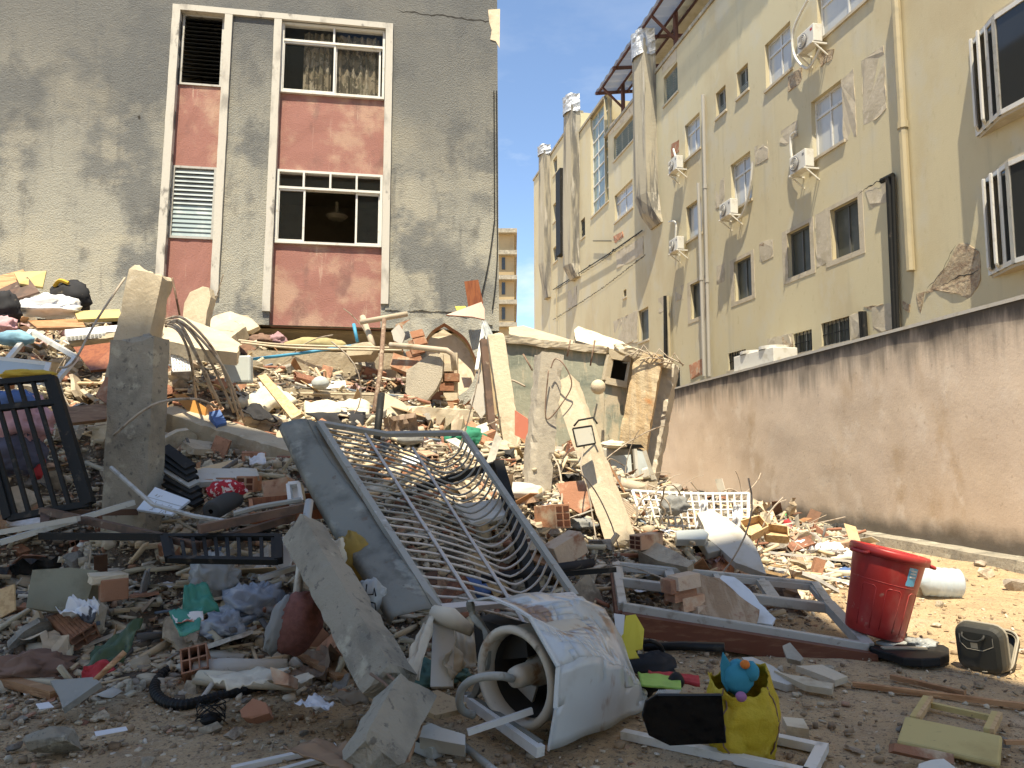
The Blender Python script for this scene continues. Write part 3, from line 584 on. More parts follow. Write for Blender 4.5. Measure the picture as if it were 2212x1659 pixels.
# plastered flue ducts running down the facade, foil wrapped tops
def flue(path, w, dp, foilquad, c=c3):
    t = thing('flue_duct', yp(*ya(*c(*path[-1][:2])), -dp / 2), path[0][2], 'flue duct', None); m = M(); rings = []
    for i, p in enumerate(path):
        a, b = ya(*c(p[0], p[1])); k = p[3] if len(p) > 3 else 1
        rings.append([yp(a + w, b, 0), yp(a + w * .9, b, -dp * k), yp(a + w * .1, b, -dp * 1.15 * k), yp(a - w, b, -dp * .8 * k), yp(a - w * 1.05, b, 0)])
    vs = [x for r in rings for x in r]; fs = [(i * 5 + k, i * 5 + (k + 1) % 5, (i + 1) * 5 + (k + 1) % 5, (i + 1) * 5 + k) for i in range(len(rings) - 1) for k in range(5)]
    fs += [(0, 1, 2, 3, 4), tuple(range(len(vs) - 5, len(vs)))]; m.add(vs, fs); m.build('duct', duct, t)
    a, b = ya(*c(*path[0][:2])); m = M()
    for k, (b0, b1, s) in enumerate(foilquad):
        m.grid(lambda x, y: yp(a + w * 1.15 * math.cos(math.pi * x) * (1 + .1 * nz((x * 5, y * 5, k), 1)), b + b0 + (b1 - b0) * y + .1 * nz((x * 3, k, 2), 2), -dp * 1.25 * math.sin(math.pi * x) - .03 + .06 * nz((x * 6, y * 6, k), 1.3)), 14, 8)
        m.face([yp(a + w, b + b1 - .05, 0), yp(a + w * .8, b + b1 - .05, -dp), yp(a - w * .8, b + b1 - .05, -dp), yp(a - w, b + b1 - .05, 0)])
    m.build('foil_wrap', foil, t)
flue([(618, 200, 'nearest plastered flue duct on yellow wall with silver foil top'), (622, 420), (625, 640), (632, 860), (640, 930, '', .7), (650, 985, '', .15)], .5, .55, [(-.6, .4, 1)])
flue([(300, 480, 'middle plastered flue duct on yellow wall, silver capped, beside tall glazed strip'), (298, 700), (296, 950), (298, 1160), (303, 1215, '', .4)], .55, .55, [(-.3, .6, 1)])
flue([(178, 668, 'furthest plastered flue duct with foil cap at far corner of yellow building'), (178, 900), (178, 1150), (180, 1300, '', .4)], .45, .5, [(-.2, .35, 1)])
m = M(); q = [ya(*c3(*p)) for p in ((240, 745), (240, 1115))]; ybx(m, q[0][0] - .42, q[0][0] + .42, q[1][1], q[0][1], -.3, .0); m.build('dark_duct', bmet, yb)
# painted band with worn frieze under the roof terrace
for pts in ([(443, 545), (568, 420), (568, 475), (443, 590)], [(672, 270), (735, 210), (735, 262), (672, 325)]):
    ypoly(pts, c3, 'frieze_band', plast, -.01, .0)
# red steel canopy on the roof with corrugated translucent sheeting
redst = mk('red_steel', (.085, .035, .03), [((.05, .025, .022), 3, .5, .7)], rough=.6)
corr = mk('translucent_sheeting', (.42, .45, .47), rough=.3, spec=.5, alpha=.8)
rc = thing('roof_canopy', yp(28, 15.7, 1), 'red steel roof canopy with corrugated translucent sheets on yellow building', 'canopy')
def cz(d): return 17.55 + .16 * (d + .6)
m = M(); nA = 150
m.grid(lambda s, t: yp(18 + 14.4 * s, cz(-.6 + 1.5 * t) + .03 * math.sin(s * nA), -.6 + 1.5 * t), 450, 1); m.build('corrugated_sheet', corr, rc)
m = M(); ybx(m, 18, 32.2, cz(3) + .1, cz(3) + .16, .9, 5); m.build('roof_panel', ypatch, rc)
for a in (19.5, 22.3, 25, 27.7, 30, 32.2):
    m = M(); m.bar(yp(a, cz(-.6) - .08, -.6), yp(a, cz(4) - .05, 4), .09, .12); m.build('rafter', redst, rc)
for d in (-.45, .4, .9): m = M(); m.bar(yp(18, cz(d) - .05, d), yp(32.3, cz(d) - .05, d), .07, .08); m.build('purlin', redst, rc)
for a in (22.3, 26.2, 31.6):
    m = M(); m.bar(yp(a, 15.2, .45), yp(a, cz(.45), .45), .14, .14, yn); m.bar(yp(a, cz(0) - 1.0, .42), yp(a, cz(-.5) - .1, -.5), .08, .08); m.build('post', redst, rc)

# ================================================================ BOUNDARY WALL
bw = mk('boundary_render', (.72, .585, .45), [((.65, .52, .39), .7, .45, .65), ((.52, .38, .24), .8, .58, .74, (1, 1, .7), .7), ((.75, .63, .5), 1.6, .54, .7), ((.38, .28, .19), 9, .62, .73, (1, 1, 1), .5)],
        zl=[((.13, .115, .095), 2.75, 3.5, 1.5, 1.6, (2.2, 2.2, .3), .7), ((.05, .045, .04), 3.25, 3.6, .7, 2.2, (2, 2, .35), .9), ((.09, .08, .065), .6, .25, .4, 1.8, (1, 1, 1), .85)], bump=[(2.5, .2, .04), (25, .25, .012)])
wq = [GZ(2212, 1228), GZ(1640, 1122)]; wd = (wq[1] - wq[0]).normalized(); wnn = Vector((-wd.y, wd.x, 0))
wl = thing('boundary_wall', wq[0] + wd * 6, 'tall tan rendered boundary wall with black mould streaks along its top', 'wall')
def wp(a, z, d=0): return wq[0] + wd * a + Vector((0, 0, z)) - wnn * d
def wa(u, v):
    p = PL(u, v, wq[0], wnn) - wq[0]; return p.dot(wd), p.z
WH = (wa(2212, 645)[1] + wa(1700, 775)[1]) / 2
m = M(); m.grid(lambda s, t: wp(-5 + 21 * s, WH * t, -.012 * nz((s * 20, t * 4, 0), 1, 3)), 120, 24)
m.face([wp(-5, 0, .2), wp(16, 0, .2), wp(16, WH, .2), wp(-5, WH, .2)]); m.face([wp(16, 0, 0), wp(16, 0, .2), wp(16, WH, .2), wp(16, WH, 0)])
m.build('wall_panel', bw, wl, smooth=True)
m = M(); m.grid(lambda s, t: [wp(-5 + 21 * s, WH - .02, -.03), wp(-5 + 21 * s, WH + .035 + .008 * nz((s * 50, 0, 0)), -.03), wp(-5 + 21 * s, WH + .035 + .008 * nz((s * 50, 2, 0)), .23), wp(-5 + 21 * s, WH - .02, .23)][round(t * 3)], 80, 3); m.build('coping', white, wl)
m = M(); m.grid(lambda s, t: [wp(-5 + 21 * s, -.02, -.34 + .03 * nz((s * 30, 0, 1))), wp(-5 + 21 * s, .14 + .02 * nz((s * 25, 0, 0)), -.31 + .03 * nz((s * 30, 0, 1))), wp(-5 + 21 * s, .16 + .02 * nz((s * 25, 0, 0)), .05)][round(t * 2)], 120, 2); m.build('footing', concd, wl)

# ================================================================ BUILDING BEHIND THE CAMERA (unseen; slab added and shaped to shade the foreground)
ob = thing('shade_building', (-3, -4, 0), 'unseen building behind the viewpoint with a slab added to shade the foreground', 'building')
OH = 20; OT = 2.6; sh = SUN / SUN.z * (OH + OT)      # the shade's outline on the ground, carried up along the sun
_k = SUN / SUN.z
_e = [G(*p) for p in ((-60, 860), (100, 885), (350, 930), (600, 965), (800, 1020), (950, 1085), (1100, 1150), (1400, 1200), (1600, 1240), (1760, 1320), (1880, 1395), (2212, 1472))]
og = [(-9.5, 9)] + [(p.x - _k.x * p.z, p.y - _k.y * p.z) for p in _e] + [(6, 2.5), (6, 1), (-9.5, 1)]
m = M(); lo = [Vector((x + sh.x, y + sh.y, OH)) for x, y in og]; m.prism(lo, (0, 0, OT)); m.build('shade_slab', concl, ob)
m = M(); m.box((-3, -12, OH / 2 + 1), (9, 0, 0), (0, 2.5, 0), (0, 0, OH / 2 + 1)); m.build('wall', concl, ob)
# ================================================================ RUBBLE PIECES
import bmesh
def hull(pts):
    bm = bmesh.new()
    for p in pts: bm.verts.new(p)
    r = bmesh.ops.convex_hull(bm, input=bm.verts); bmesh.ops.delete(bm, geom=[g for g in r['geom_interior'] if isinstance(g, bmesh.types.BMVert)], context='VERTS')
    bm.verts.index_update(); vs = [tuple(v.co) for v in bm.verts]; fs = [tuple(v.index for v in f.verts) for f in bm.faces]; bm.free(); return vs, fs
def rock(seed, flat=1.0, n=14):
    r = random.Random(seed); pts = []
    for _ in range(n):
        v = Vector((r.gauss(0, 1), r.gauss(0, 1), r.gauss(0, 1))).normalized() * r.uniform(.75, 1.1); pts.append((v.x * .5, v.y * .38 * r.uniform(.8, 1.2), v.z * .36 * flat))
    return hull(pts)
def shard(seed, t=.1, n=None):
    r = random.Random(seed); n = n or r.randint(4, 7); lo = []; hi = []; e = [r.uniform(.75, 1.1), r.uniform(.5, .9)]
    for i in range(n):
        a = 6.283 * (i + r.uniform(-.38, .38)) / n; k = r.uniform(.34, .56)
        lo.append((k * e[0] * math.cos(a), k * e[1] * math.sin(a), -t * r.uniform(.3, .6))); hi.append((k * e[0] * .95 * math.cos(a + .05), k * e[1] * .95 * math.sin(a + .05), t * r.uniform(.35, .5)))
    if n <= 7: return hull(lo + hi)
    m = M(); m.prism2([Vector(p) for p in lo], [Vector(p) for p in hi]); return m.v, m.f
def chunk(seed):
    r = random.Random(seed); a, b, c = .5, r.uniform(.28, .45), r.uniform(.14, .34)
    return hull([(x * a * r.uniform(.7, 1.05), y * b * r.uniform(.65, 1.05), z * c * r.uniform(.6, 1.1)) for x in (-1, 1) for y in (-1, 1) for z in (-1, 1)] + [(r.uniform(-.3, .3), r.uniform(-.3, .3), c * 1.15)])
def stick(seed):
    r = random.Random(seed); w = r.uniform(.03, .06); h = r.uniform(.015, .05)
    return hull([(x, y, z) for x in (-.5, .5) for y in (-w, w) for z in (-h, h)] + [(.5 + r.uniform(-.1, .08), w * r.uniform(-1, 1), 0)])
def halfbrick(seed):
    r = random.Random(seed); return hull([(x * r.uniform(.8, 1), y, z) for x in (-.5, .5) for y in (-.32, .32) for z in (-.2, .2) for _ in (0, 1)])
def stuff(name, tmpl, n, place, mat, smin, smax, power=2.0, label=None, lift=.2, flatlay=.5):
    """thousands of crumbs as one mesh; place(n) -> x, y"""
    x, y = place(n); n = len(x); z = H(x, y); z = np.where(z < .03, 0, z); s = smin + (smax - smin) * rng.random(n) ** power
    ax = rng.random(n) * 6.28; tl = (rng.random(n) - .5) * 2 * np.where(rng.random(n) < flatlay, .35, 1.6); ay = rng.random(n) * 6.28
    k = rng.integers(0, len(tmpl), n); V = []; Fs = []; base = 0
    for t in range(len(tmpl)):
        vs = np.array(tmpl[t][0]); fs = tmpl[t][1]; fs = np.array([(f[0], f[i], f[i + 1]) for f in fs for i in range(1, len(f) - 1)]); ix = np.nonzero(k == t)[0]
        c, s_ = np.cos(ax[ix]), np.sin(ax[ix]); ct, st = np.cos(tl[ix]), np.sin(tl[ix]); c2, s2 = np.cos(ay[ix]), np.sin(ay[ix])
        P = vs[None] * s[ix][:, None, None] * (1 + .5 * (rng.random((len(ix), 1, 3)) - .5)); X, Y, Z = P[..., 0], P[..., 1], P[..., 2]
        X, Y = X * c2[:, None] - Y * s2[:, None], X * s2[:, None] + Y * c2[:, None]
        Y, Z = Y * ct[:, None] - Z * st[:, None], Y * st[:, None] + Z * ct[:, None]
        X, Y = X * c[:, None] - Y * s_[:, None], X * s_[:, None] + Y * c[:, None]
        P = np.stack([X + x[ix][:, None], Y + y[ix][:, None], Z + (z[ix] + s[ix] * lift * .5)[:, None]], -1).reshape(-1, 3)
        F_ = (fs[None] + (np.arange(len(ix)) * len(vs))[:, None, None]).reshape(-1, 3) + base
        V.append(P); Fs.append(F_); base += len(P)
    V = np.concatenate(V); Fs = np.concatenate(Fs); me = bpy.data.meshes.new(name)
    me.vertices.add(len(V)); me.vertices.foreach_set('co', V.ravel()); me.loops.add(Fs.size); me.loops.foreach_set('vertex_index', Fs.ravel())
    me.polygons.add(len(Fs)); me.polygons.foreach_set('loop_start', np.arange(0, Fs.size, 3)); me.update(); me.validate(); me.materials.append(mat)
    o = bpy.data.objects.new(name, me); COL.objects.link(o); o['kind'] = 'stuff'
    if label: o['label'] = label
    return o
MAR = 220
def inview(x, y, z):
    mar = MAR
    dy = y; zc = z - CAM_H; fw = CP * dy + SP * zc; up = CP * zc - SP * dy
    u = 1106 + F * x / fw; v = 829.5 - F * up / fw
    return (u > -mar) & (u < 2212 + mar) & (v < 1659 + mar) & (fw > .5)
def place_heap(n, y0=4.4, y1=15.6, bias=1.0):
    X = []; Y = []; c = 0
    while c < n:
        x = rng.uniform(-10.5, 6.5, n * 3); y = y0 + (y1 - y0) * rng.random(n * 3) ** bias
        f = np.interp(x, _FX, _FY); cap = np.interp(x, _CX, _CY); d = np.clip((y - f + .5) * 1.3, 0, 1) * np.clip(cap * 1.6, .12, 1)
        k = (rng.random(n * 3) < d) & inview(x, y, H(x, y)); X.append(x[k]); Y.append(y[k]); c += k.sum()
    return np.concatenate(X)[:n], np.concatenate(Y)[:n]
def place_ground(n):
    X = []; Y = []; c = 0
    while c < n:
        y = 2.9 + 9 * rng.random(n * 3) ** 1.7; x = (rng.random(n * 3) * 2 - 1) * y * .72
        f = np.interp(x, _FX, _FY); d = np.exp(-np.maximum(f - y, 0) * 1.5) * .9 + .13; d = np.where(y > f + .6, 0, d)
        k = rng.random(n * 3) < d; X.append(x[k]); Y.append(y[k]); c += k.sum()
    return np.concatenate(X)[:n], np.concatenate(Y)[:n]
RK = [chunk(i) for i in range(9)]; SH = [shard(i) for i in range(7)]; ST = [stick(i) for i in range(4)]; HB = [halfbrick(i) for i in range(4)]
def near(n): return place_heap(n, 4.4, 9.5)
FL = [shard(300 + i, .16, 6 + i % 3) for i in range(6)]
stuff('rubble_crumbs', RK[:2] + SH[:4] + HB[:3] + FL, 36000, lambda n: place_heap(n), rubm, .03, .15, 2.2)
stuff('rubble_crumbs', RK[3:5] + SH[3:] + FL + HB, 36000, near, rubm, .012, .08, 1.8)
stuff('pebbles', SH + HB + FL, 8000, place_ground, rubm, .006, .05, 3.2, lift=.5)
clod = mk('clods', (.3, .22, .14), [((.2, .14, .09), 6, .45, .65)], bump=(60, .5, .005))
stuff('clods', RK[:3] + FL + SH, 9000, place_ground, clod, .008, .06, 2.6, lift=.35)
scrm = mk('pale_scraps', (.6, .56, .48), island=[(0, (.55, .5, .42)), (.12, (.48, .42, .3)), (.5, (.58, .45, .29)), (.82, (.14, .13, .12)), (.92, (.3, .14, .09)), (.98, (.16, .2, .25))])
stuff('splinters', ST, 8500, lambda n: place_heap(n), scrm, .08, .45, 2.0, lift=.25, flatlay=.75)
stuff('splinters', [shard(30 + i, .012) for i in range(5)], 2600, lambda n: place_heap(n), scrm, .06, .2, 2.0, lift=.3, flatlay=.7)

MAR = 12
def mesh_of(vf, mats, name, mi=None, smooth=False):
    me = bpy.data.meshes.new(name); me.from_pydata(vf[0], [], vf[1]); me.update()
    for m in (mats if isinstance(mats, list) else [mats]): me.materials.append(m)
    if mi: me.polygons.foreach_set('material_index', mi)
    return me
def rough_rock(seed, flat=1.0, div=2):
    vs, fs = rock(seed, flat, 16); bm = bmesh.new(); b = [bm.verts.new(v) for v in vs]
    for f in fs: bm.faces.new([b[i] for i in f])
    bmesh.ops.subdivide_edges(bm, edges=bm.edges, cuts=div, use_grid_fill=True); bmesh.ops.triangulate(bm, faces=bm.faces)
    for v in bm.verts: v.co += nv(v.co + Vector((seed * 3.3, 0, 0)), 3.2) * .035 + nv(v.co, 9) * .015
    bm.verts.index_update(); r = [tuple(v.co) for v in bm.verts], [tuple(v.index for v in f.verts) for f in bm.faces]; bm.free(); return r
def hollow_brick(L_=.5, broken=0):
    """clay block, ribbed faces, six square flutes at the ends; units of its length"""
    m = M(); W, Hh = .25, .25; ny, nz_ = 2, 3
    ys = [-W + 2 * W * i / (2 * ny) for i in range(2 * ny + 1)]; r = .03
    Ls = [-.5, .5]
    hs = [(ya_, yb_, za_, zb_) for ya_, yb_ in ((-W + r, -r / 2), (r / 2, W - r)) for za_, zb_ in ((-Hh + r, -Hh / 3 - r / 2), (-Hh / 3 + r / 2, Hh / 3 - r / 2), (Hh / 3 + r / 2, Hh - r))]
    Y = sorted({-W, W, *[h[0] for h in hs], *[h[1] for h in hs]}); Z = sorted({-Hh, Hh, *[h[2] for h in hs], *[h[3] for h in hs]})
    for sx in (-1, 1):
        for i in range(len(Y) - 1):
            for j in range(len(Z) - 1):
                cy, cz_ = (Y[i] + Y[i + 1]) / 2, (Z[j] + Z[j + 1]) / 2; x = .5 * sx
                if any(h[0] < cy < h[1] and h[2] < cz_ < h[3] for h in hs): continue
                m.face([(x, Y[i], Z[j]), (x, Y[i + 1], Z[j]), (x, Y[i + 1], Z[j + 1]), (x, Y[i], Z[j + 1])])
        for h in hs:
            x, x2 = .5 * sx, .2 * sx
            q = [(h[0], h[2]), (h[1], h[2]), (h[1], h[3]), (h[0], h[3])]
            for k in range(4): m.face([(x, *q[k]), (x, *q[(k + 1) % 4]), (x2, *q[(k + 1) % 4]), (x2, *q[k])])
            m.mi = 1; m.face([(x2, *p) for p in q]); m.mi = 0
    n = 8; g = .012                  # ribbed long faces
    for s in (-1, 1):
        for i in range(n):
            z0, z1 = -Hh + 2 * Hh * i / n, -Hh + 2 * Hh * (i + 1) / n; zm = z1 - (z1 - z0) * .25
            m.face([(-.5, W * s, z0), (.5, W * s, z0), (.5, W * s, zm), (-.5, W * s, zm)])
            m.face([(-.5, W * s, zm), (.5, W * s, zm), (.5, (W - g) * s, (zm + z1) / 2), (-.5, (W - g) * s, (zm + z1) / 2)]); m.face([(-.5, (W - g) * s, (zm + z1) / 2), (.5, (W - g) * s, (zm + z1) / 2), (.5, W * s, z1), (-.5, W * s, z1)])
            m.face([(-.5, z0, Hh * s), (.5, z0, Hh * s), (.5, zm, Hh * s), (-.5, zm, Hh * s)]); m.face([(-.5, zm, Hh * s), (.5, zm, Hh * s), (.5, (zm + z1) / 2, (Hh - g) * s), (-.5, (zm + z1) / 2, (Hh - g) * s)])
            m.face([(-.5, (zm + z1) / 2, (Hh - g) * s), (.5, (zm + z1) / 2, (Hh - g) * s), (.5, z1, Hh * s), (-.5, z1, Hh * s)])
    if broken:
        m.v = [(x + (.18 * nz((y * 5, z * 5, broken), 1) - .12 if x > .1 else 0), y, z) for x, y, z in m.v]
    return (m.v, m.f), m.m
bdk = mk('brick_flute_shade', (.1, .035, .018), rough=.95)  # darkened brick colour, paints the shade inside the flutes
def scatter(name, meshes, n, place, smin, smax, label, cat, group, power=1.5, lift=.3, tilt=.5, steep=.25, mats=None):
    x, y = place(n); z = H(x, y); z = np.where(z < .03, 0, z)
    for i in range(n):
        o = bpy.data.objects.new(name, meshes[i % len(meshes)]); COL.objects.link(o); s = smin + (smax - smin) * rng.random() ** power
        o.scale = (s * rng.uniform(.85, 1.25), s * rng.uniform(.8, 1.15), s * rng.uniform(.8, 1.1))
        t = tilt if rng.random() > steep else 1.4
        o.rotation_euler = (rng.uniform(-t, t), rng.uniform(-t, t), rng.uniform(0, 6.28)); o.location = (x[i], y[i], z[i] + s * lift)
        tag(o, label, cat, group)
        if mats:
            k = int(rng.choice(len(mats), p=[q[2] for q in mats])); o.material_slots[0].link = 'OBJECT'; o.material_slots[0].material = mats[k][1]; TINT[o.name] = mats[k][0]
TINT = {}
dusty = mk('dusty_chunk', (.38, .32, .24), [((.26, .21, .16), 3, .45, .65), ((.5, .43, .33), 5, .55, .7)], hue=[(0, (.44, .37, .27)), (.3, (.36, .31, .25)), (.55, (.52, .45, .34)), (.75, (.3, .26, .21)), (.88, (.56, .52, .45))], bump=[(12, .6, .03), (50, .4, .01)], rand=.1)
def tints(name, lst, layers, **k):
    return [(t, mk(f'{name}_{t.replace(" ", "_")}', c, [(tuple(x * f for x in c), sc, lo, hi) for f, sc, lo, hi in layers], rand=.14, **k), p) for t, c, p in lst]
LY = [(.66, 3, .45, .66), (1.22, 5, .55, .75), (.5, 15, .62, .76)]
tconc = tints('lump', [('beige', (.44, .37, .27), .36), ('grey', (.33, .3, .25), .24), ('cream', (.52, .45, .34), .24), ('dark grey', (.24, .215, .18), .09), ('whitish', (.58, .54, .47), .07)], LY, bump=[(12, .6, .03), (50, .4, .01)])
tplas = tints('flat', [('cream', (.52, .44, .32), .34), ('white', (.56, .52, .44), .12), ('tan', (.44, .36, .26), .26), ('terracotta', (.4, .2, .12), .1), ('grey', (.35, .33, .3), .18)], LY, bump=(20, .4, .01))
tbri = tints('clay', [('orange', (.4, .205, .125), .38), ('dark red', (.29, .14, .09), .25), ('pale orange', (.46, .3, .2), .2), ('mortar covered', (.44, .35, .26), .17)], LY + [(1.25, 2.5, .5, .62)], bump=(30, .5, .012))
twood = tints('board', [('brown', (.33, .17, .085), .3), ('light', (.52, .38, .22), .25), ('dark brown', (.15, .08, .05), .2), ('white', (.52, .48, .4), .08), ('tan', (.43, .29, .17), .17)], [(.7, 4, .45, .65), (1.2, 7, .56, .75)])
trag = tints('rag', [('white', (.5, .47, .42), .14), ('black', (.05, .048, .046), .2), ('blue', (.12, .16, .22), .1), ('red', (.3, .09, .08), .06), ('beige', (.48, .39, .28), .24), ('pink', (.45, .3, .28), .08), ('dark green', (.1, .15, .12), .06), ('brown', (.24, .17, .12), .12)], [(.7, 4, .5, .7), (1.15, 7, .56, .75)], bump=(30, .4, .01))
scatter('concrete_chunk', [mesh_of(rough_rock(40 + i, .9), dusty, 'concrete_chunk') for i in range(9)], 260, lambda n: place_heap(n, 4.6, 14.5), .14, .5, 'broken lump of pale concrete and mortar lying in the rubble heap', 'rubble', 'broken concrete lumps in the rubble', 2.2, .12, mats=tconc)
shm = mk('broken_plaster', (.5, .42, .3), [((.36, .3, .21), 4, .5, .7)], hue=[(0, (.52, .44, .32)), (.3, (.6, .55, .46)), (.5, (.45, .37, .27)), (.7, (.42, .2, .12)), (.82, (.36, .34, .31)), (.9, (.66, .64, .6))], bump=(20, .4, .01), rand=.12)
scatter('slab_fragment', [mesh_of(shard(200 + i, .1 + .03 * (i % 3), 9 + i % 4), tconc[0][1], 'slab_fragment') for i in range(9)], 90, lambda n: place_heap(n, 4.9, 14.3), .4, .85, 'big tilted fragment of broken floor slab in the rubble', 'slab', 'big slab fragments in the rubble', 1.6, .1, .5, .3, mats=tconc)
scatter('plaster_shard', [mesh_of(shard(60 + i, .05 + .025 * (i % 3), 11 + i % 5), shm, 'plaster_shard') for i in range(14)], 290, lambda n: place_heap(n, 4.6, 14.5), .16, .55, 'flat broken piece of plaster or slab tilted in the rubble heap', 'rubble', 'flat broken plaster pieces in the rubble', 2.0, .14, .7, .35, mats=tplas)
brickm = mk('broken_brick', (.38, .19, .11), [((.48, .37, .26), 4, .5, .66), ((.25, .12, .07), 7, .5, .7)], hue=[(0, (.38, .19, .11)), (.4, (.31, .145, .085)), (.7, (.44, .26, .16)), (.9, (.43, .33, .24))], bump=(30, .5, .012), rand=.15)
scatter('brick_fragment', [mesh_of(halfbrick(70 + i), brickm, 'brick_fragment') for i in range(7)] + [mesh_of(shard(80 + i, .12), brickm, 'brick_fragment') for i in range(4)], 290, lambda n: place_heap(n, 4.5, 14.5), .1, .26, 'broken bit of orange clay block among the rubble', 'brick', 'broken clay brick bits in the rubble', 1.5, .14, .8, .4, mats=tbri)
hb = [hollow_brick(), hollow_brick(broken=3), hollow_brick(broken=8)]
scatter('hollow_brick', [mesh_of(h[0], [brickm, bdk], 'hollow_brick', h[1]) for h in hb], 70, lambda n: place_heap(n, 4.8, 14), .26, .4, 'hollow clay block with square flutes lying loose in the rubble', 'brick', 'loose hollow clay blocks in the rubble', 1.2, .2, .8, .4, mats=tbri)
wdm = mk('scrap_wood', (.4, .24, .13), [((.28, .16, .08), 5, .45, .65, (1, 8, 8))], hue=[(0, (.36, .18, .085)), (.35, (.52, .37, .2)), (.6, (.2, .1, .055)), (.75, (.6, .55, .47)), (.9, (.45, .3, .17))], rough=.6, rand=.15)
scatter('broken_board', [mesh_of(hull([(x + .1 * ((i * 7 + int(y > 0)) % 3 - 1) * (x > 0), y * (.12 + .06 * (i % 3)), zz * .018) for x in (-.5, .5) for y in (-.6, .6) for zz in (-.5, .5)]), wdm, 'broken_board') for i in range(6)], 270, lambda n: place_heap(n, 4.8, 14.5), .25, .9, 'broken wooden board or furniture slat sticking out of the rubble', 'board', 'broken boards in the rubble', 1.6, .12, .6, .3, mats=twood)
def crumple(seed, amp=.12, n=7):
    m = M(); m.grid(lambda s, t: Vector((s - .5, (t - .5) * .8, amp * nz((s * 2 + seed, t * 2, seed), 1.6, 2))), n, n); return m.v, m.f
ragm = mk('rag_cloth', (.5, .5, .5), hue=[(0, (.6, .58, .54)), (.18, (.06, .06, .065)), (.34, (.1, .17, .3)), (.48, (.4, .06, .06)), (.6, (.55, .42, .3)), (.72, (.45, .28, .3)), (.82, (.1, .22, .2)), (.92, (.5, .4, .12))], rough=.9, rand=.2, bump=(30, .4, .01))
papm = mk('paper', (.68, .68, .68), [((.5, .46, .4), 3, .58, .75)], rough=.7, rand=.12)
scatter('paper_scrap', [mesh_of(crumple(i, .12), papm, 'paper_scrap') for i in range(5)], 60, lambda n: place_heap(n, 4.6, 14), .1, .28, 'crumpled white sheet of paper caught in the rubble', 'paper', 'white paper sheets in the rubble', 1.6, .2, .5, .25)
scatter('cloth_rag', [mesh_of(crumple(20 + i, .4, 10), ragm, 'cloth_rag') for i in range(5)], 150, lambda n: place_heap(n, 4.8, 14.5), .18, .55, 'crumpled piece of clothing half buried in the rubble', 'cloth', 'scraps of clothing in the rubble', 1.4, .12, .5, .2, mats=trag)
def bent(seed, k=9):
    r = random.Random(seed); p = Vector((0, 0, -.1)); d = Vector((r.uniform(-.4, .4), r.uniform(-.4, .4), 1)).normalized(); b = Vector((r.uniform(-1, 1), r.uniform(-1, 1), -.6)) * .22; pts = [p]
    for _ in range(k): p = p + d * .13; pts.append(p); d = (d + b * r.uniform(.3, 1.4)).normalized()
    m = M(); m.tube(pts, .008, 5); return m.v, m.f
scatter('bent_rebar', [mesh_of(bent(i), wire, 'bent_rebar') for i in range(7)], 90, lambda n: place_heap(n, 5.4, 14.5), .5, 1.2, 'bent reinforcing bar poking up out of the rubble', 'rebar', 'bent bars poking out of the rubble', 1.4, .02, .9, .3)
gch = [mesh_of(rough_rock(90 + i, .8, 1), dusty, 'stone_chip') for i in range(5)] + [mesh_of(shard(95 + i, .1), brickm, 'brick_chip') for i in range(3)]
scatter('stone_chip', gch[:5], 130, place_ground, .05, .16, 'small broken stone lying on the bare earth', 'stone', 'small stones on the bare earth', 2.2, .15, .5, .2, mats=tconc)
scatter('brick_chip', gch[5:], 90, place_ground, .05, .15, 'small chip of orange brick lying on the bare earth', 'brick', 'brick chips on the bare earth', 2, .06, .3, .1, mats=tbri)
# ================================================================ HELPERS FOR THE LARGE PIECES
def V3(p): return p if isinstance(p, Vector) else U(*p)
def rbeam(p, q, w, h, seg=.08, amp=.012, chip=.03, up=(0, 0, 1), nside=4, endj=.05, seed=0, m=None):
    """rough cast beam: square section, worn faces, chipped arrises, broken ends"""
    p, q = V3(p), V3(q); d = (q - p).normalized(); up = Vector(up); sd = d.cross(up).normalized(); u2 = sd.cross(d); n = max(3, int((q - p).length / seg))
    ring = []
    for k in range(4):
        for i in range(nside):
            t = i / nside * 2 - 1; ring.append([(t, -1), (1, t), (-t, 1), (-1, -t)][k] + (1 if i == 0 else 0,))
    N = len(ring); vs = []; m = m or M()
    for j in range(n + 1):
        c = p.lerp(q, j / n)
        for x, y, cr in ring:
            o = sd * x * w / 2 + u2 * y * h / 2; P = c + o; g = P + Vector((seed, seed * 2.3, 0))
            P = P + nv(g, 2.5) * amp * .7 + nv(g, 17) * amp * .35
            if cr: P = P - o.normalized() * chip * max(0, nz(g, 10, 3) - .03) * 1.1
            if j in (0, n): P = P + d * endj * nz(g, 3.5, 3) * (1 if j else -1) * 1.3
            vs.append(P)
    fs = [(j * N + i, j * N + (i + 1) % N, (j + 1) * N + (i + 1) % N, (j + 1) * N + i) for j in range(n) for i in range(N)]
    for j, s in ((0, -1), (n, 1)):
        c = p.lerp(q, j / n); prev = j * N
        for sc in (.82, .6, .36, .14):
            b = len(vs)
            for x, y, cr in ring:
                o = (sd * x * w / 2 + u2 * y * h / 2) * sc; vs.append(c + o + d * (s * endj * (.35 * (1 - sc)) + endj * 1.3 * nz(c + o * .9, 3.5, 3) + .3 * w * .3 * nz(c + o, 16, 2)))
            for i in range(N):
                f = (prev + i, prev + (i + 1) % N, b + (i + 1) % N, b + i); fs.append(f[::-1] if s < 0 else f)
            prev = b
        f = tuple(prev + i for i in range(N)); fs.append(f[::-1] if s < 0 else f)
    return m.add(vs, fs)
def beam(name, label, cat, p, q, w, h, mat=None, group=None, **k):
    return rbeam(p, q, w, h, **k).build(name, mat or conc, label=label, cat=cat, group=group)
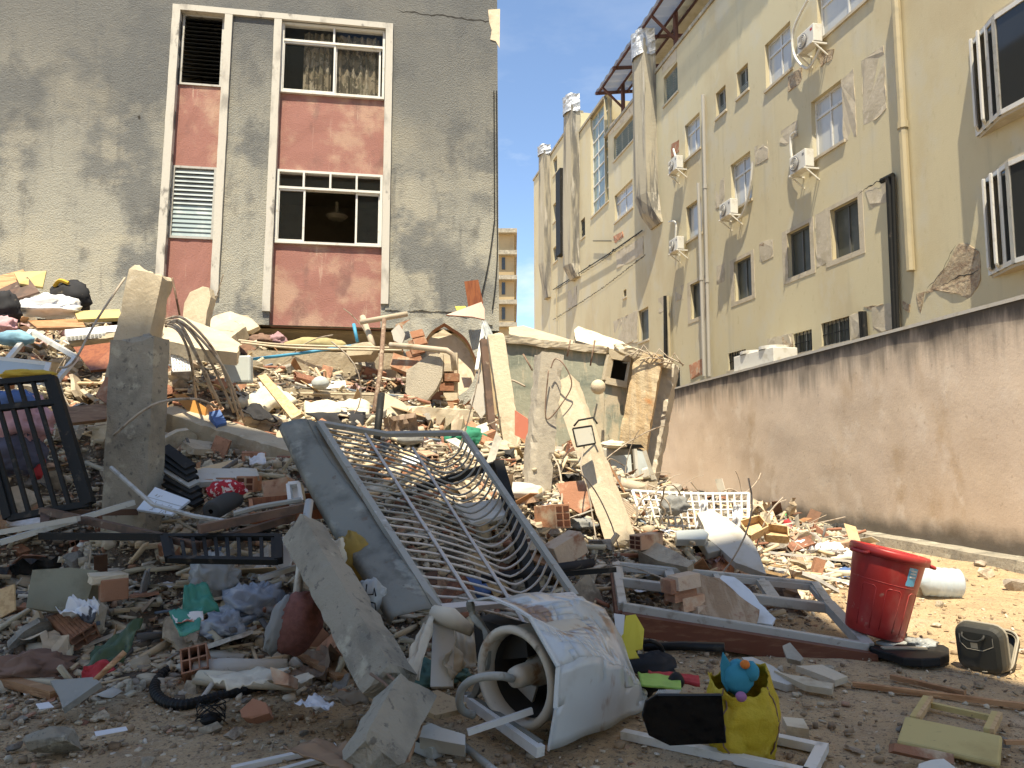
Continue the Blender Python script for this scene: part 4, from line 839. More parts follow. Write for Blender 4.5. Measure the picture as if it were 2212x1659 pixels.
def face_pts(pts, Y=None, n=(0, -1, .7), dz=.04):
    """outline in the picture -> points on the plane the piece lies in"""
    n = Vector(n).normalized(); b = max(pts, key=lambda p: p[1]); p0 = U(*b, Y) if Y else G(*b, dz)
    return [PL(u, v, p0, n) for u, v in pts], n
def slab(name, label, cat, pts, mat, Y=None, n=(0, -1, .7), t=.05, j=None, group=None, dz=.04, parent=None, sub=None, bevel=0):
    q, n = face_pts(pts, Y, n, dz); m = M()
    if j: q = jag(q, j[0], j[1], pts[0][0] * .01)
    if j:
        # ragged back edge so the broken thickness shows
        m.prism2([p - n * t + nv(p, 9) * j[1] for p in q], q)
    else: m.prism2([p - n * t for p in q], q)
    return m.build(name, mat, parent, label=label, cat=cat, group=group, bevel=bevel)
def patch(c, nu, nv_, amp=0, fr=3, seed=0, m=None, fold=None):
    """sheet between four corners, with creases"""
    a, b, cc, d = [V3(p) for p in c]; n = (b - a).cross(d - a).normalized(); m = m or M()
    def fn(s, t):
        p = a.lerp(b, s).lerp(d.lerp(cc, s), t); o = 0
        if amp: o += amp * (nz((s * fr + seed, t * fr, seed), 1, 3) + .6 * abs(nz((s * fr * 1.7 + seed, t * fr * 1.7, 9), 1, 2)))
        if fold: o += fold[0] * math.sin(s * fold[1] + 1.5 * math.sin(t * 3))
        return p + n * o
    return m.grid(fn, nu, nv_)
def sheetobj(name, label, cat, c, mat, amp=.02, fr=3, t=.004, nu=14, nv_=10, seed=0, group=None, fold=None, smooth=True, parent=None):
    o = patch(c, nu, nv_, amp, fr, seed, None, fold).build(name, mat, parent, smooth=smooth, label=label, cat=cat, group=group); return solid(o, t)
def blob(name, label, cat, c, r, mat, amp=.15, fr=2.2, seed=0, rot=0, tilt=0, nu=28, nv_=18, group=None, crease=.5, parent=None, flat=.6):
    """soft heap of cloth or a filled bag"""
    c = V3(c); m = M(); rx, ry, rz = r; ca, sa = math.cos(rot), math.sin(rot); ct, st = math.cos(tilt), math.sin(tilt)
    def fn(s, t):
        a, b = s * 2 * math.pi, (t - .5) * math.pi; d = Vector((math.cos(a) * math.cos(b), math.sin(a) * math.cos(b), math.sin(b)))
        k = 1 + amp * (nz(d * fr + Vector((seed, 0, seed)), 1, 3) - crease * abs(nz(d * fr * 1.6 + Vector((0, seed, 0)), 1, 2)) * 1.5)
        x, y, z = d.x * rx * k, d.y * ry * k, d.z * rz * k
        if z < 0: z *= flat
        x, z = x * ct - z * st, x * st + z * ct
        return c + Vector((x * ca - y * sa, x * sa + y * ca, z))
    m.grid(fn, nu, nv_); return m.build(name, mat, parent, smooth=True, label=label, cat=cat, group=group)
def rod(name, label, cat, pts, r, mat, n=7, group=None, smooth=True, curve=False, parent=None):
    p = [V3(x) for x in pts]
    if curve and len(p) > 2: p = spline(p)
    return M().tube(p, r, n).build(name, mat, parent, smooth=smooth, label=label, cat=cat, group=group)
def spline(p, k=6):
    q = []
    for i in range(len(p) - 1):
        a, b, c, d = p[max(i - 1, 0)], p[i], p[i + 1], p[min(i + 2, len(p) - 1)]
        for s in range(k):
            x = s / k; q.append(.5 * ((2 * b) + (c - a) * x + (2 * a - 5 * b + 4 * c - d) * x * x + (3 * b - a - 3 * c + d) * x ** 3))
    return q + [p[-1]]
def bars(name, label, cat, segs, w, h, mat, up=(0, 0, 1), part='bar', group=None):
    """a frame of square bars, each a part"""
    P = [(V3(a), V3(b)) for a, b in segs]; lo = min((x for s in P for x in s), key=lambda v: v.z)
    t = thing(name, lo, label, cat, group)
    for i, (a, b) in enumerate(P): M().bar(a, b, w, h, up).build(part, mat, t)
    return t
def col(name, rgb, v=.7, rough=.85, **k):
    return mk(name, rgb, [(tuple(c * v for c in rgb), 4, .5, .72), ((.45, .38, .28), 7, .62, .78, (1, 1, 1), .55)], rough=rough, **k)
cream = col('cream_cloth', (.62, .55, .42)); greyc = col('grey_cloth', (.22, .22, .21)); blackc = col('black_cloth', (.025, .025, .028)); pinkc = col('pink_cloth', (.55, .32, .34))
tealc = col('teal_cloth', (.1, .19, .17)); brownc = col('brown_cloth', (.2, .12, .085)); redc = col('red_cloth', (.4, .04, .045)); yelc = col('yellow_cloth', (.55, .36, .05)); bluec = col('blue_cloth', (.08, .14, .3)); lbluec = col('light_blue_cloth', (.22, .4, .5))
plasw = mk('white_bag_plastic', (.75, .75, .76), [((.6, .58, .55), 4, .5, .7)], rough=.35, spec=.5)
plasc = mk('clear_bag_plastic', (.4, .42, .41), [((.55, .57, .56), 6, .52, .62)], rough=.25, spec=.6, alpha=.72)
plasb = mk('bluish_bag_plastic', (.32, .36, .42), [((.5, .53, .56), 6, .5, .6), ((.14, .16, .22), 4, .55, .65)], rough=.25, spec=.6, alpha=.9)
greenp = mk('green_folder', (.04, .2, .14), [((.08, .28, .2), 3, .5, .7)], rough=.4)
redp = MATS['red_paint']; yelp = col('yellow_card', (.62, .52, .06), .8, .6); limep = col('lime_folder', (.28, .48, .1), .85, .5)
greyslab = mk('grey_terrazzo', (.27, .26, .225), [((.2, .195, .17), 3, .45, .65), ((.36, .34, .29), 7, .55, .7)], rough=.7, bump=(30, .2, .005))
olive = mk('olive_slab', (.24, .235, .17), [((.18, .17, .12), 2.5, .45, .65), ((.33, .31, .24), 6, .58, .7)], rough=.75, bump=(14, .3, .01))
frost = mk('frosted_pane', (.42, .45, .43), [((.36, .38, .36), 3, .5, .7)], rough=.3, spec=.5)
bluep = mk('blue_pipe_paint', (.06, .28, .45), rough=.5); pvc = mk('dusty_pipe', (.42, .35, .26), [((.28, .2, .13), 4, .5, .65), ((.5, .45, .37), 7, .55, .7)], rough=.7)
board = mk('yellow_board', (.5, .4, .17), [((.42, .32, .13), 3, .5, .7), ((.2, .15, .09), 14, .66, .72, (1, 3, 1), .8)], rough=.6)
chip = mk('chipboard', (.42, .3, .17), [((.25, .17, .1), 40, .55, .65), ((.08, .06, .04), 11, .66, .72)], rough=.8)

# ================================================================ COLUMNS AND BEAMS
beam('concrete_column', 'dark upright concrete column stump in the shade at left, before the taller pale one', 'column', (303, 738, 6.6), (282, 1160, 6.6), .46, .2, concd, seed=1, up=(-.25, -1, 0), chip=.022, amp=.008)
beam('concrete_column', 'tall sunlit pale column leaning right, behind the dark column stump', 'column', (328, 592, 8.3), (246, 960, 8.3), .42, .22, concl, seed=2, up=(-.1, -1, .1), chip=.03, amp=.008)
beam('concrete_column', 'thin pale column leaning left against the green wall, dark post along its side', 'column', (1070, 728, 10.6), (1112, 1010, 10.2), .24, .2, concl, seed=3, up=(.15, -1, 0), chip=.02, amp=.005)
rod('wire', 'thin black loop of wire round the head of the middle concrete column', 'wire', [(1185, 800, 8.5), (1178, 880, 8.5), (1185, 905, 8.5), (1215, 870, 8.45), (1235, 830, 8.4), (1220, 790, 8.4), (1200, 775, 8.5), (1190, 795, 8.5)], .008, rust, curve=True)
beam('concrete_column', 'middle chipped concrete column standing upright with pitted left edge', 'column', (1186, 770, 8.75), (1146, 1165, 8.4), .29, .22, conc, seed=4, up=(.35, -1, 0), chip=.05, amp=.006)
beam('concrete_column', 'pale column leaning hard left against the middle column, mirror hung on it', 'column', (1222, 828, 8.75), (1347, 1182, 7.75), .26, .2, concl, seed=5, up=(-.6, -1, .2), chip=.02, amp=.005)
beam('concrete_beam', 'broad pale beam across the heap right of the dark column', 'beam', (352, 915, 8.9), (655, 1010, 8.2), .3, .42, concl, seed=6, up=(0, -.3, 1), chip=.04)
beam('concrete_beam', 'long sunlit beam crossing below the dark void under the grey facade', 'beam', (540, 785, 12.2), (850, 790, 12.9), .4, .42, concl, seed=7, up=(0, -.1, 1))
beam('concrete_beam', 'short thick beam end below the stucco plate, right of centre', 'beam', (880, 905, 10.3), (1010, 912, 10.6), .4, .36, plast, seed=8, up=(0, -.1, 1), chip=.05)
beam('concrete_beam', 'low beam in the sunlit heap below the folded mattress', 'beam', (620, 860, 10.9), (880, 872, 11.2), .36, .28, concl, seed=9, up=(0, -.1, 1))
beam('concrete_beam', 'buried beam on sunlit rubble left of the grey duct', 'beam', (525, 918, 9.5), (690, 932, 9.4), .32, .3, concl, seed=10, up=(0, -.2, 1))
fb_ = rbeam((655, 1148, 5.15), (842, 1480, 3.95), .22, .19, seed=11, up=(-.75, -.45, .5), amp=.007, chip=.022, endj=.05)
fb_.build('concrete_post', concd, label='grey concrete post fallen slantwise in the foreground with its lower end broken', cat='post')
beam('concrete_block', 'broken end of the fallen post lying at the bottom edge, ridge upward', 'rubble', (872, 1512, 3.82), (800, 1645, 3.4), .22, .22, concd, seed=12, up=(.62, -.5, .6), chip=.03, amp=.007, endj=.06)
for i, pts in enumerate((((800, 1455, 3.9), (830, 1475, 3.85), (850, 1500, 3.75)), ((822, 1440, 3.92), (850, 1468, 3.85), (872, 1480, 3.8)))):
    rod('rebar', 'rusty reinforcing bar bared between the fallen post and its broken end', 'rebar', pts, .008, rust, group='bars bared in the fallen post')
beam('concrete_beam', 'sunlit beam stub lying between the chipped column and the green wall', 'beam', (1085, 1010, 9.1), (1195, 1080, 8.6), .3, .26, concl, seed=13, up=(0, -.4, 1))
beam('concrete_beam', 'beam under the leaning column running to its foot', 'beam', (1180, 1062, 8.9), (1300, 1100, 8.7), .28, .26, concl, seed=14, up=(0, -.4, 1))
slab('concrete_slab', 'pale upright slab fragment with rounded head before the left pink panel', 'slab', [(398, 655), (412, 632), (438, 620), (452, 622), (455, 640), (440, 720), (392, 715)], concl, 10.4, (-.15, -1, .15), .14, (.1, .02))
slab('concrete_slab', 'horizontal slab with rounded end right of the pale column top', 'slab', [(352, 692), (400, 686), (470, 712), (520, 740), (512, 762), (440, 756), (352, 735)], concl, 9.0, (.15, -.35, 1), .16, (.12, .02))
slab('concrete_slab', 'curved shell of plaster under the facade left of the dark void', 'slab', [(446, 700), (462, 682), (500, 673), (535, 682), (560, 704), (540, 716), (470, 718)], plast, 12.8, (0, -1, .4), .12, (.1, .03))
slab('concrete_slab', 'small block slab sticking out beside the curved plaster shell', 'slab', [(440, 722), (500, 690), (530, 706), (490, 735)], concl, 11.5, (-.1, -.5, 1), .2, (.1, .02))
# steel bars streaming out of the column head
for i, (a, b, c) in enumerate((((400, 690), (470, 770), (515, 900)), ((396, 700), (452, 775), (505, 890)), ((390, 712), (430, 780), (462, 860)), ((392, 704), (440, 800), (478, 880)), ((386, 716), (410, 770), (424, 865)), ((394, 696), (480, 790), (528, 910)))):
    rod('steel_bar', ['second', 'third', 'fourth', 'fifth', 'lowest and innermost', 'outermost'][i] + ' of six steel bars drooping from the broken pale column head', 'rebar', [(358, 690 + i * 3, 8.3), (*a, 8.1), (*b, 8.3), (*c, 8.9)], .016, wire, group='bars drooping from the pale column', curve=True)
for k, pts in enumerate((((270, 600, 8.3), (210, 690, 7.9), (160, 780, 7.4), (128, 795, 7.3)), ((372, 600, 8.3), (382, 650, 8.3), (388, 680, 8.5)), ((245, 940, 6.4), (330, 875, 6.3), (420, 862, 6.5), (470, 880, 7.4)))):
    rod('cable', ['pale cable hanging from the column head down to the left', 'dark wire down the right edge of the pale column', 'thin bar curving out to the right across the dark column'][k], 'cable', pts, .012, [wire, rust, wire][k], curve=True)

# ================================================================ FACADE FRAGMENTS RIGHT OF CENTRE
_o = [(868, 700), (900, 684), (945, 690), (985, 684), (1010, 690), (1040, 678), (1042, 760), (1036, 830), (1015, 868), (985, 885), (900, 862), (872, 785)]
_i = [(918, 735), (935, 712), (958, 698), (975, 706), (1000, 722), (1018, 745), (1028, 780), (1026, 815), (1008, 845), (980, 862), (955, 845), (925, 790)]
fs_ = thing('facade_slab', U(960, 860, 12.3), 'grey stuccoed facade slab leaning beneath the grey building with a big hole', 'slab')
_n = Vector((.1, -1, .25)).normalized(); _p = U(985, 885, 12.3); _c = (970, 780)
def _res(q, k=48):
    out = []
    for j in range(k):
        a = 2 * math.pi * j / k; dx, dy = math.cos(a), math.sin(a); best = 0
        for (x0, y0), (x1, y1) in zip(q, q[1:] + q[:1]):
            ex, ey = x1 - x0, y1 - y0; den = dx * ey - dy * ex
            if abs(den) < 1e-9: continue
            t = ((x0 - _c[0]) * ey - (y0 - _c[1]) * ex) / den; u = ((x0 - _c[0]) * dy - (y0 - _c[1]) * dx) / den
            if t > 0 and -.001 <= u <= 1.001: best = max(best, t)
        P = PL(_c[0] + dx * best, _c[1] + dy * best, _p, _n); out.append(P + nv(P, 6) * .025)
    return out
A_, B_ = _res(_o), _res(_i); m = M(); k = len(A_)
for j in range(k):
    j2 = (j + 1) % k; T = -_n * .16
    m.face([A_[j], A_[j2], B_[j2], B_[j]]); m.mi = 1; m.face([B_[j], B_[j2], B_[j2] + T, B_[j] + T]); m.face([A_[j2], A_[j], A_[j] + T, A_[j2] + T]); m.mi = 0
m.build('slab_face', [greyw, brick], fs_)
m = M(); m.prism([p - _n * .3 + (p - B_[0]) * .02 for p in B_], -_n * .03); m.build('bare_patch', plast, fs_)
for i, (u, v) in enumerate(((902, 722), (908, 738), (898, 742), (903, 757), (893, 765), (899, 780), (889, 790))):
    p = U(u, v, 12.4); M().box(p, Vector((.1, .03, .03)), Vector((0, .08, 0)), Vector((-.02, 0, .055))).build('brick', brick, fs_)
slab('stucco_plate', 'broken grey stuccoed plate standing on brickwork below the bare hole', 'slab', [(878, 800), (900, 785), (925, 768), (945, 762), (958, 780), (955, 815), (942, 840), (922, 866), (890, 862), (876, 850)], mk('stucco_fragment', (.4, .35, .27), [((.32, .28, .22), 4, .5, .7)], bump=(55, .9, .02)), 11.2, (-.1, -1, .2), .09, (.1, .025))
bt = thing('brick_pier', U(950, 905, 11.7), 'stub of brickwork standing behind the stuccoed plate, capped by a pipe elbow', 'masonry')
for r in range(6):
    for c in range(3):
        u, v = 900 + c * 33 + (r % 2) * 9, 880 - r * 21
        if (c, r) in ((2, 5), (0, 5)): continue
        p = U(u, v, 11.75); M().box(p + nv(p, 9) * .03, (.112, 0, 0), (0, .1, 0), (0, 0, .062)).build('brick', brickm if (r + c) % 3 else plast, bt)
M().box(U(970, 830, 11.85), (.14, 0, 0), (0, .1, 0), (0, 0, .5)).build('mortar_edge', plast, bt)
slab('ribbed_brick', 'orange ribbed brick panel tilted in the sun left of the stuccoed plate', 'brick', [(842, 790), (850, 762), (905, 780), (900, 812)], brickm, 11.3, (-.2, -1, .5), .12, (.1, .01))
slab('render_piece', 'bright wedge of pale render lying below the brick panel', 'rubble', [(822, 880), (832, 848), (868, 868), (884, 882), (868, 896), (838, 902)], concl, 10.2, (.2, -1, .6), .16, (.09, .015))
rod('pipe', 'long dusty pipe running to an elbow above the brick pier', 'pipe', [(842, 745, 11.4), (900, 750, 11.3), (965, 757, 11.2), (978, 766, 11.2), (982, 800, 11.25)], .045, pvc, 9)
rod('pipe', 'dusty pipe lying slantwise just below the lowest pink panel', 'pipe', [(778, 696, 12.2), (880, 678, 12.4)], .045, pvc, 9)
rod('pipe', 'open ended pipe standing upright right of the dark void', 'pipe', [(783, 684, 12.5), (800, 730, 12.3), (808, 755, 12.2)], .05, pvc, 9)
rod('pipe', 'rusty pipe leaning upright in the sunlit rubble centre', 'pipe', [(830, 690, 11.6), (822, 800, 10.9), (808, 890, 10.2)], .035, rust, 8)
rod('pipe', 'dark post with open end behind the curved railing', 'post', [(824, 852, 8.9), (814, 950, 8.5)], .045, bmet, 9)
rod('pipe', 'long thin blue water pipe lying across the sunlit beam', 'pipe', [(545, 776, 11.7), (660, 762, 11.9), (772, 745, 12.1)], .026, bluep)
rod('pipe', 'short blue pipe standing with a tee right of the dark void', 'pipe', [(764, 700, 12.4), (772, 738, 12.3)], .03, bluep)
for k, pts in enumerate((((515, 735, 11.6), (620, 745, 11.8), (870, 752, 12)), ((640, 850, 10.7), (760, 852, 10.8), (880, 855, 10.9)), ((520, 740, 11.55), (640, 752, 11.75), (868, 757, 11.95)))):
    rod('conduit', ['upper of two thin pale conduits stretched below the dark void', 'thin pale conduit along the low beam at the mattress', 'lower of two thin pale conduits stretched below the dark void'][k], 'conduit', pts, .018, concl, curve=True)
slab('wooden_board', 'red brown board standing upright on the slab beside the grey facade', 'board', [(1003, 608), (1033, 604), (1044, 655), (1012, 664)], redwd, 12.3, (.1, -1, .05), .03)
slab('wooden_board', 'red brown board lying slanted at the foot of the upright board', 'board', [(964, 680), (1040, 652), (1047, 668), (1047, 690), (1020, 684)], redwd, 12.1, (.1, -1, .5), .03)
slab('plastic_scrap', 'small bright yellow scrap beside the red brown boards', 'scrap', [(983, 662), (1005, 661), (1008, 670), (988, 672)], yelp, 12.2, (0, -1, .8), .02)
sheetobj('plastic_sheet', 'pale translucent plastic sheet draped at the head of the thin leaning column', 'plastic', [(1036, 695, 11.2), (1050, 692, 11.2), (1072, 735, 10.7), (1052, 742, 10.7)], plasc, .06)
M().bar(U(1044, 735, 10.7), U(1068, 985, 10.1), .1, .08).build('timber_post', woodd, label='dark timber post along the left side of the thin leaning column', cat='post')
M().bar(U(1046, 700, 11.5), U(1030, 800, 11), .05, .05).build('window_bar', wmet, label='white frame bar slanting behind the thin leaning column', cat='frame')
slab('slab_piece', 'pale upright slab piece left of the thin leaning column', 'slab', [(1015, 870), (1040, 800), (1058, 800), (1062, 870), (1040, 905)], white, 11, (-.2, -1, .1), .05, (.1, .01))
# ---- green wall chunk with its little window, orange column at its right
green = mk('green_painted_wall', (.25, .25, .19), [((.15, .165, .13), 1.0, .48, .64, (1, 1, 2)), ((.4, .34, .24), 1.6, .5, .62, (3, 3, .5)), ((.33, .33, .26), 7, .56, .7, (4, 4, .25), .7), ((.38, .32, .23), .9, .52, .6)], bump=[(6, .4, .04), (30, .3, .01)])
orc = mk('orange_stained_concrete', (.42, .3, .17), [((.5, .4, .26), 2, .45, .65, (3, 3, .4)), ((.34, .26, .17), 4, .52, .7, (3, 3, .3)), ((.46, .19, .06), 1.4, .58, .72)], bump=[(9, .6, .04), (40, .5, .015)])
gc = thing('wall_chunk', U(1250, 1030, 13.6), 'big chunk of green painted wall standing tilted with a small square opening', 'masonry')
gq = lambda u, v, d=0: PL(u, v, U(1240, 1000, 13.6 + d), Vector((-.12, -1, .12)).normalized())
m = M(); m.prism([gq(1300, 750, .3), gq(1385, 760, .3), gq(1375, 850, .3), gq(1295, 840, .3)], (0, .5, 0)); m.build('inside', dark, gc)  # dark block set behind the opening to stand in for its shade
m = M(); out = [(1085, 732), (1200, 738), (1310, 755), (1372, 768), (1366, 860), (1340, 1030), (1150, 1010), (1090, 950)]
hol = [(1318, 768), (1366, 776), (1356, 832), (1308, 822)]
def ring_strip(m, outer, inner, d=0):
    n = 40
    def res(p):
        L_ = [math.dist(p[i], p[(i + 1) % len(p)]) for i in range(len(p))]; T = sum(L_); r = []
        for k in range(n):
            s = T * k / n; i = 0
            while s > L_[i]: s -= L_[i]; i += 1
            f = s / L_[i]; r.append((p[i][0] + (p[(i + 1) % len(p)][0] - p[i][0]) * f, p[i][1] + (p[(i + 1) % len(p)][1] - p[i][1]) * f))
        return r
    return res(outer), res(inner)
# panel split round the opening
for poly in ([(1085, 732), (1200, 738), (1310, 753), (1308, 822), (1300, 1025), (1150, 1010), (1090, 950)],): m.prism(jag([gq(*p) for p in poly], .15, .02, 3), (.02, .2, 0))
m.prism([gq(*p) for p in ((1308, 822), (1356, 832), (1345, 1030), (1300, 1025))], (.02, .2, 0)); m.prism([gq(*p) for p in ((1310, 753), (1374, 764), (1366, 776), (1318, 768))], (.02, .2, 0)); m.prism([gq(*p) for p in ((1366, 776), (1376, 766), (1366, 850), (1356, 832))], (.02, .2, 0))
m.build('wall_panel', green, gc)
bars_ = M()
for a, b in zip(hol, hol[1:] + hol[:1]): bars_.bar(gq(*a, -.06), gq(*b, -.06), .1, .12)
bars_.build('opening_frame', concl, gc)
rbeam(gq(1085, 733), gq(1312, 757), .26, .14, seed=21, amp=.03, chip=.05, up=(0, -.1, 1)).build('top_edge', plast, gc)
rbeam((1403, 770, 13.3), (1362, 1000, 13.2), .5, .3, seed=22, amp=.03, chip=.05, up=(-.3, -1, 0)).build('column', orc, gc)
rbeam((1438, 790, 13.8), (1392, 1040, 13.6), .45, .35, seed=23, amp=.03, chip=.06, up=(-.5, -1, 0)).build('column', conc, gc)
rbeam((1340, 752, 13.3), (1445, 785, 13.5), .4, .16, seed=24, amp=.05, chip=.07, up=(0, -.2, 1), endj=.1).build('broken_top', plast, gc)
for i in range(9):
    p = U(1350 + i * 11, 770 + i * 3, 13.1); rod('rebar', None, None, [p, p + Vector((.15, -.05, .05 + .1 * (i % 3))), p + Vector((.3 + .1 * (i % 2), -.05, .02))], .012, wire, 5, parent=gc)
pl_ = thing('globe_lamp', U(1292, 845, 13.1), 'dusty white globe lamp on a stalk sticking out of the green wall', 'lamp')
m = M(); c = U(1292, 836, 12.75); m.lathe(c, (0, 0, 1), [(.001, -.13)] + [(.13 * math.cos(a), .13 * math.sin(a)) for a in [(-80 + 16 * k) * math.pi / 180 for k in range(11)]] + [(.001, .13)], 18); m.build('globe', concl, pl_, smooth=True)
M().tube([c, U(1300, 842, 13.3)], .03, 6).build('stalk', concl, pl_)
rod('rebar', 'hooked bar sticking out left of the globe lamp', 'rebar', [(1135, 835, 13.2), (1108, 822, 13.2), (1098, 826, 13.2), (1096, 838, 13.2)], .018, wire, curve=True)
for i, pts in enumerate((((1150, 800, 12.5), (1130, 765, 12.6)), ((1225, 770, 13.2), (1232, 735, 13.2)), ((1275, 790, 13.2), (1285, 735, 13.2)))):
    rod('rebar', ['bent bar above the head of the middle column', 'short bar at the top of the green wall', 'bar standing at the green wall top left of its opening'][i], 'rebar', pts, .016, rust)
slab('roof_slab', 'thin pale slab lying on top of the green wall at its left', 'slab', [(1100, 706), (1130, 704), (1240, 736), (1236, 742), (1150, 732), (1100, 722)], concl, 14.2, (.05, -.35, 1), .12, (.15, .02))
slab('roof_slab', 'tilted slab end propped on the green wall at its right', 'slab', [(1240, 712), (1250, 705), (1345, 738), (1362, 752), (1330, 756), (1244, 736)], plast, 13.9, (-.1, -.5, 1), .14, (.12, .02))
slab('board', 'red painted board leaning behind the middle column', 'board', [(1112, 886), (1150, 912), (1146, 955), (1112, 940)], mk('red_board', (.48, .16, .1), [((.55, .25, .17), 3, .5, .7)], rough=.6), 9.6, (-.5, -1, .1), .03)
mt = thing('mirror', U(1262, 950, 8.2), 'small square mirror hung on the leaning pale column', 'mirror')
q = [U(1237, 926, 8.0), U(1278, 920, 7.95), U(1286, 958, 7.85), U(1246, 965, 7.9)]; m = M(); m.prism(q, (0, .03, 0)); m.build('glass', mk('mirror_glass', (.5, .48, .4), [((.3, .3, .26), 9, .6, .7)], rough=.2, metal=.4), mt)
m = M(); [m.bar(a, b, .01, .02) for a, b in zip(q, q[1:] + q[:1])]; m.build('frame', bmet, mt)
rod('strap', 'black bracket above the small mirror on the leaning column', 'bracket', [(1240, 920, 8.02), (1250, 908, 8.05), (1282, 902, 8.05), (1290, 915, 8.0)], .011, bmet)
rod('cable', 'thin cable hanging down the leaning column to the rubble', 'cable', [(1262, 965, 7.9), (1255, 1010, 7.8), (1270, 1060, 7.75), (1282, 1130, 7.7), (1292, 1190, 7.5)], .008, wire, curve=True)

# ---- crushed van
van = mk('dusty_white_paint', (.5, .48, .42), [((.4, .36, .28), 3, .45, .65)], rough=.5, spec=.4)
vt = thing('van', U(1375, 1040, 12.6), 'dusty white van front half buried by rubble before the green wall', 'van')
vq = lambda u, v, Y=12.6: U(u, v, Y)
m = M(); m.prism2([vq(1300, 1040), vq(1422, 1040, 12.3), vq(1422, 1040, 13.4), vq(1300, 1040, 13.6)], [vq(1300, 965), vq(1385, 968, 12.3), vq(1385, 968, 13.4), vq(1300, 965, 13.6)]); m.build('cab', van, vt, bevel=.05)
m = M(); m.prism([vq(1372, 972, 12.26), vq(1392, 976, 12.26), vq(1408, 1028, 12.2), vq(1378, 1035, 12.2)], (-.02, -.03, 0)); m.build('side_window', frost, vt)
m = M(); m.bar(vq(1371, 970, 12.24), vq(1376, 1036, 12.18), .05, .06); m.bar(vq(1392, 974, 12.24), vq(1412, 1036, 12.18), .05, .06); m.build('pillar', van, vt)
m = M(); m.prism([vq(1318, 985, 12.3), vq(1362, 982, 12.28), vq(1366, 1030, 12.2), vq(1322, 1034, 12.2)], (0, -.02, 0)); m.build('rear_window', frost, vt)
m = M(); m.prism2([vq(1383, 1035, 12.1), vq(1406, 1033, 12.1), vq(1406, 1033, 11.9), vq(1383, 1035, 11.9)], [vq(1385, 1013, 12.1), vq(1400, 1008, 12.1), vq(1400, 1008, 11.9), vq(1385, 1013, 11.9)]); m.build('wing_mirror', van, vt, bevel=.03)
m = M(); m.prism2([vq(1310, 966, 12.4), vq(1392, 968, 12.2), vq(1392, 968, 13), vq(1310, 966, 13.2)], [vq(1310, 956, 12.4), vq(1385, 960, 12.2), vq(1385, 960, 13), vq(1310, 956, 13.2)]); m.build('roof', bmet, vt)
blob('sheet', 'white sheet crumpled on the van roof', 'cloth', (1322, 962, 12.1), (.24, .2, .08), cream, .3, seed=5)
slab('concrete_block', 'low concrete block in front of the buried van at the tan wall', 'rubble', [(1345, 1045), (1420, 1040), (1420, 1058), (1350, 1062)], concl, 11.6, (0, -1, .1), .3, (.1, .01))
rod('pipe', 'thick dusty pipe lying before the buried van', 'pipe', [(1325, 1040, 10.8), (1408, 1062, 10.6)], .09, pvc, 9)

# ================================================================ RAILINGS, GRILLES AND FRAMES
def fence(name, label, TL, TR, BR, BL, nb, bw_, mat, rails=(0, 1), cat='railing', w=.05, bs=(0, 1), skip=()):
    TL, TR, BR, BL = [V3(x) for x in (TL, TR, BR, BL)]; n = (TR - TL).cross(BL - TL).normalized(); t = thing(name, min((TL, TR, BR, BL), key=lambda p: p.z), label, cat)
    for r in rails: M().bar(TL.lerp(BL, r), TR.lerp(BR, r), w, w, n).build('rail', mat, t)
    for i in range(nb):
        s = (i + (0 if 'ends' in skip else .5)) / (nb - (1 if 'ends' in skip else 0))
        M().bar(TL.lerp(TR, s).lerp(BL.lerp(BR, s), bs[0]), TL.lerp(TR, s).lerp(BL.lerp(BR, s), bs[1]), bw_, bw_, n).build('bar', mat, t)
    M().bar(TR, BR, w * 1.3, w * 1.3, n).build('post', mat, t); M().bar(TL, BL, w * 1.3, w * 1.3, n).build('post', mat, t)
    return t
fence('steel_fence', 'black steel fence panel leaning at the left edge over pink clothing', (-60, 832, 6.3), (113, 816, 6.3), (195, 1088, 6.0), (20, 1120, 6.0), 6, .03, bmet, (0, .2, 1), 'fence', .05)
# pot bellied balcony railing
rt = thing('balcony_railing', U(1090, 1300, 5), 'large grey balcony railing with bellied bars lying tilted over the rubble centre', 'railing')
TL, TR, BR, BL = U(690, 914, 6.6), U(1000, 935, 7.1), U(1242, 1288, 5.2), U(945, 1316, 4.7); nn = (TR - TL).cross(BL - TL).normalized()
if nn.z > 0: nn = -nn
def rp(s, t):
    p = TL.lerp(TR, s).lerp(BL.lerp(BR, s), t); x = s
    b = .03 * math.sin(min(x / .1, 1) * math.pi / 2) + .27 * (max(0, min(1, (x - .05) / .78)) ** 1.6 if x < .83 else math.sqrt(max(0, 1 - ((x - .83) / .17) ** 2)))
    return p + nn * b
top = [TL, TL.lerp(TR, .45) + Vector((0, 0, -.06)), TL.lerp(TR, .55) + Vector((0, 0, -.05)), TR]
for a, b in zip(top[:-1], top[1:]): M().bar(a, b, .05, .04, nn).build('end_rail', gmet, rt)
M().bar(TR, BR, .05, .04, nn).build('top_rail', gmet, rt); M().bar(TL, BL, .05, .05, nn).build('bottom_rail', gmet, rt); M().bar(BL, BR, .05, .04, nn).build('end_rail', pinkm, rt)
for i in range(25):
    t = .03 + .95 * i / 24; M().tube([rp(s, t) for s in (0, .05, .1, .2, .35, .5, .62, .72, .8, .85, .89, .925, .95, .97, .985, 1)], .0095, 6).build('bar', gmet if i < 14 else pinkm, rt, smooth=True)
for s in (.3, .66): M().tube([rp(s, t) + nn * -.02 for t in [i / 12 for i in range(13)]], .014, 5).build('brace', pinkm, rt)
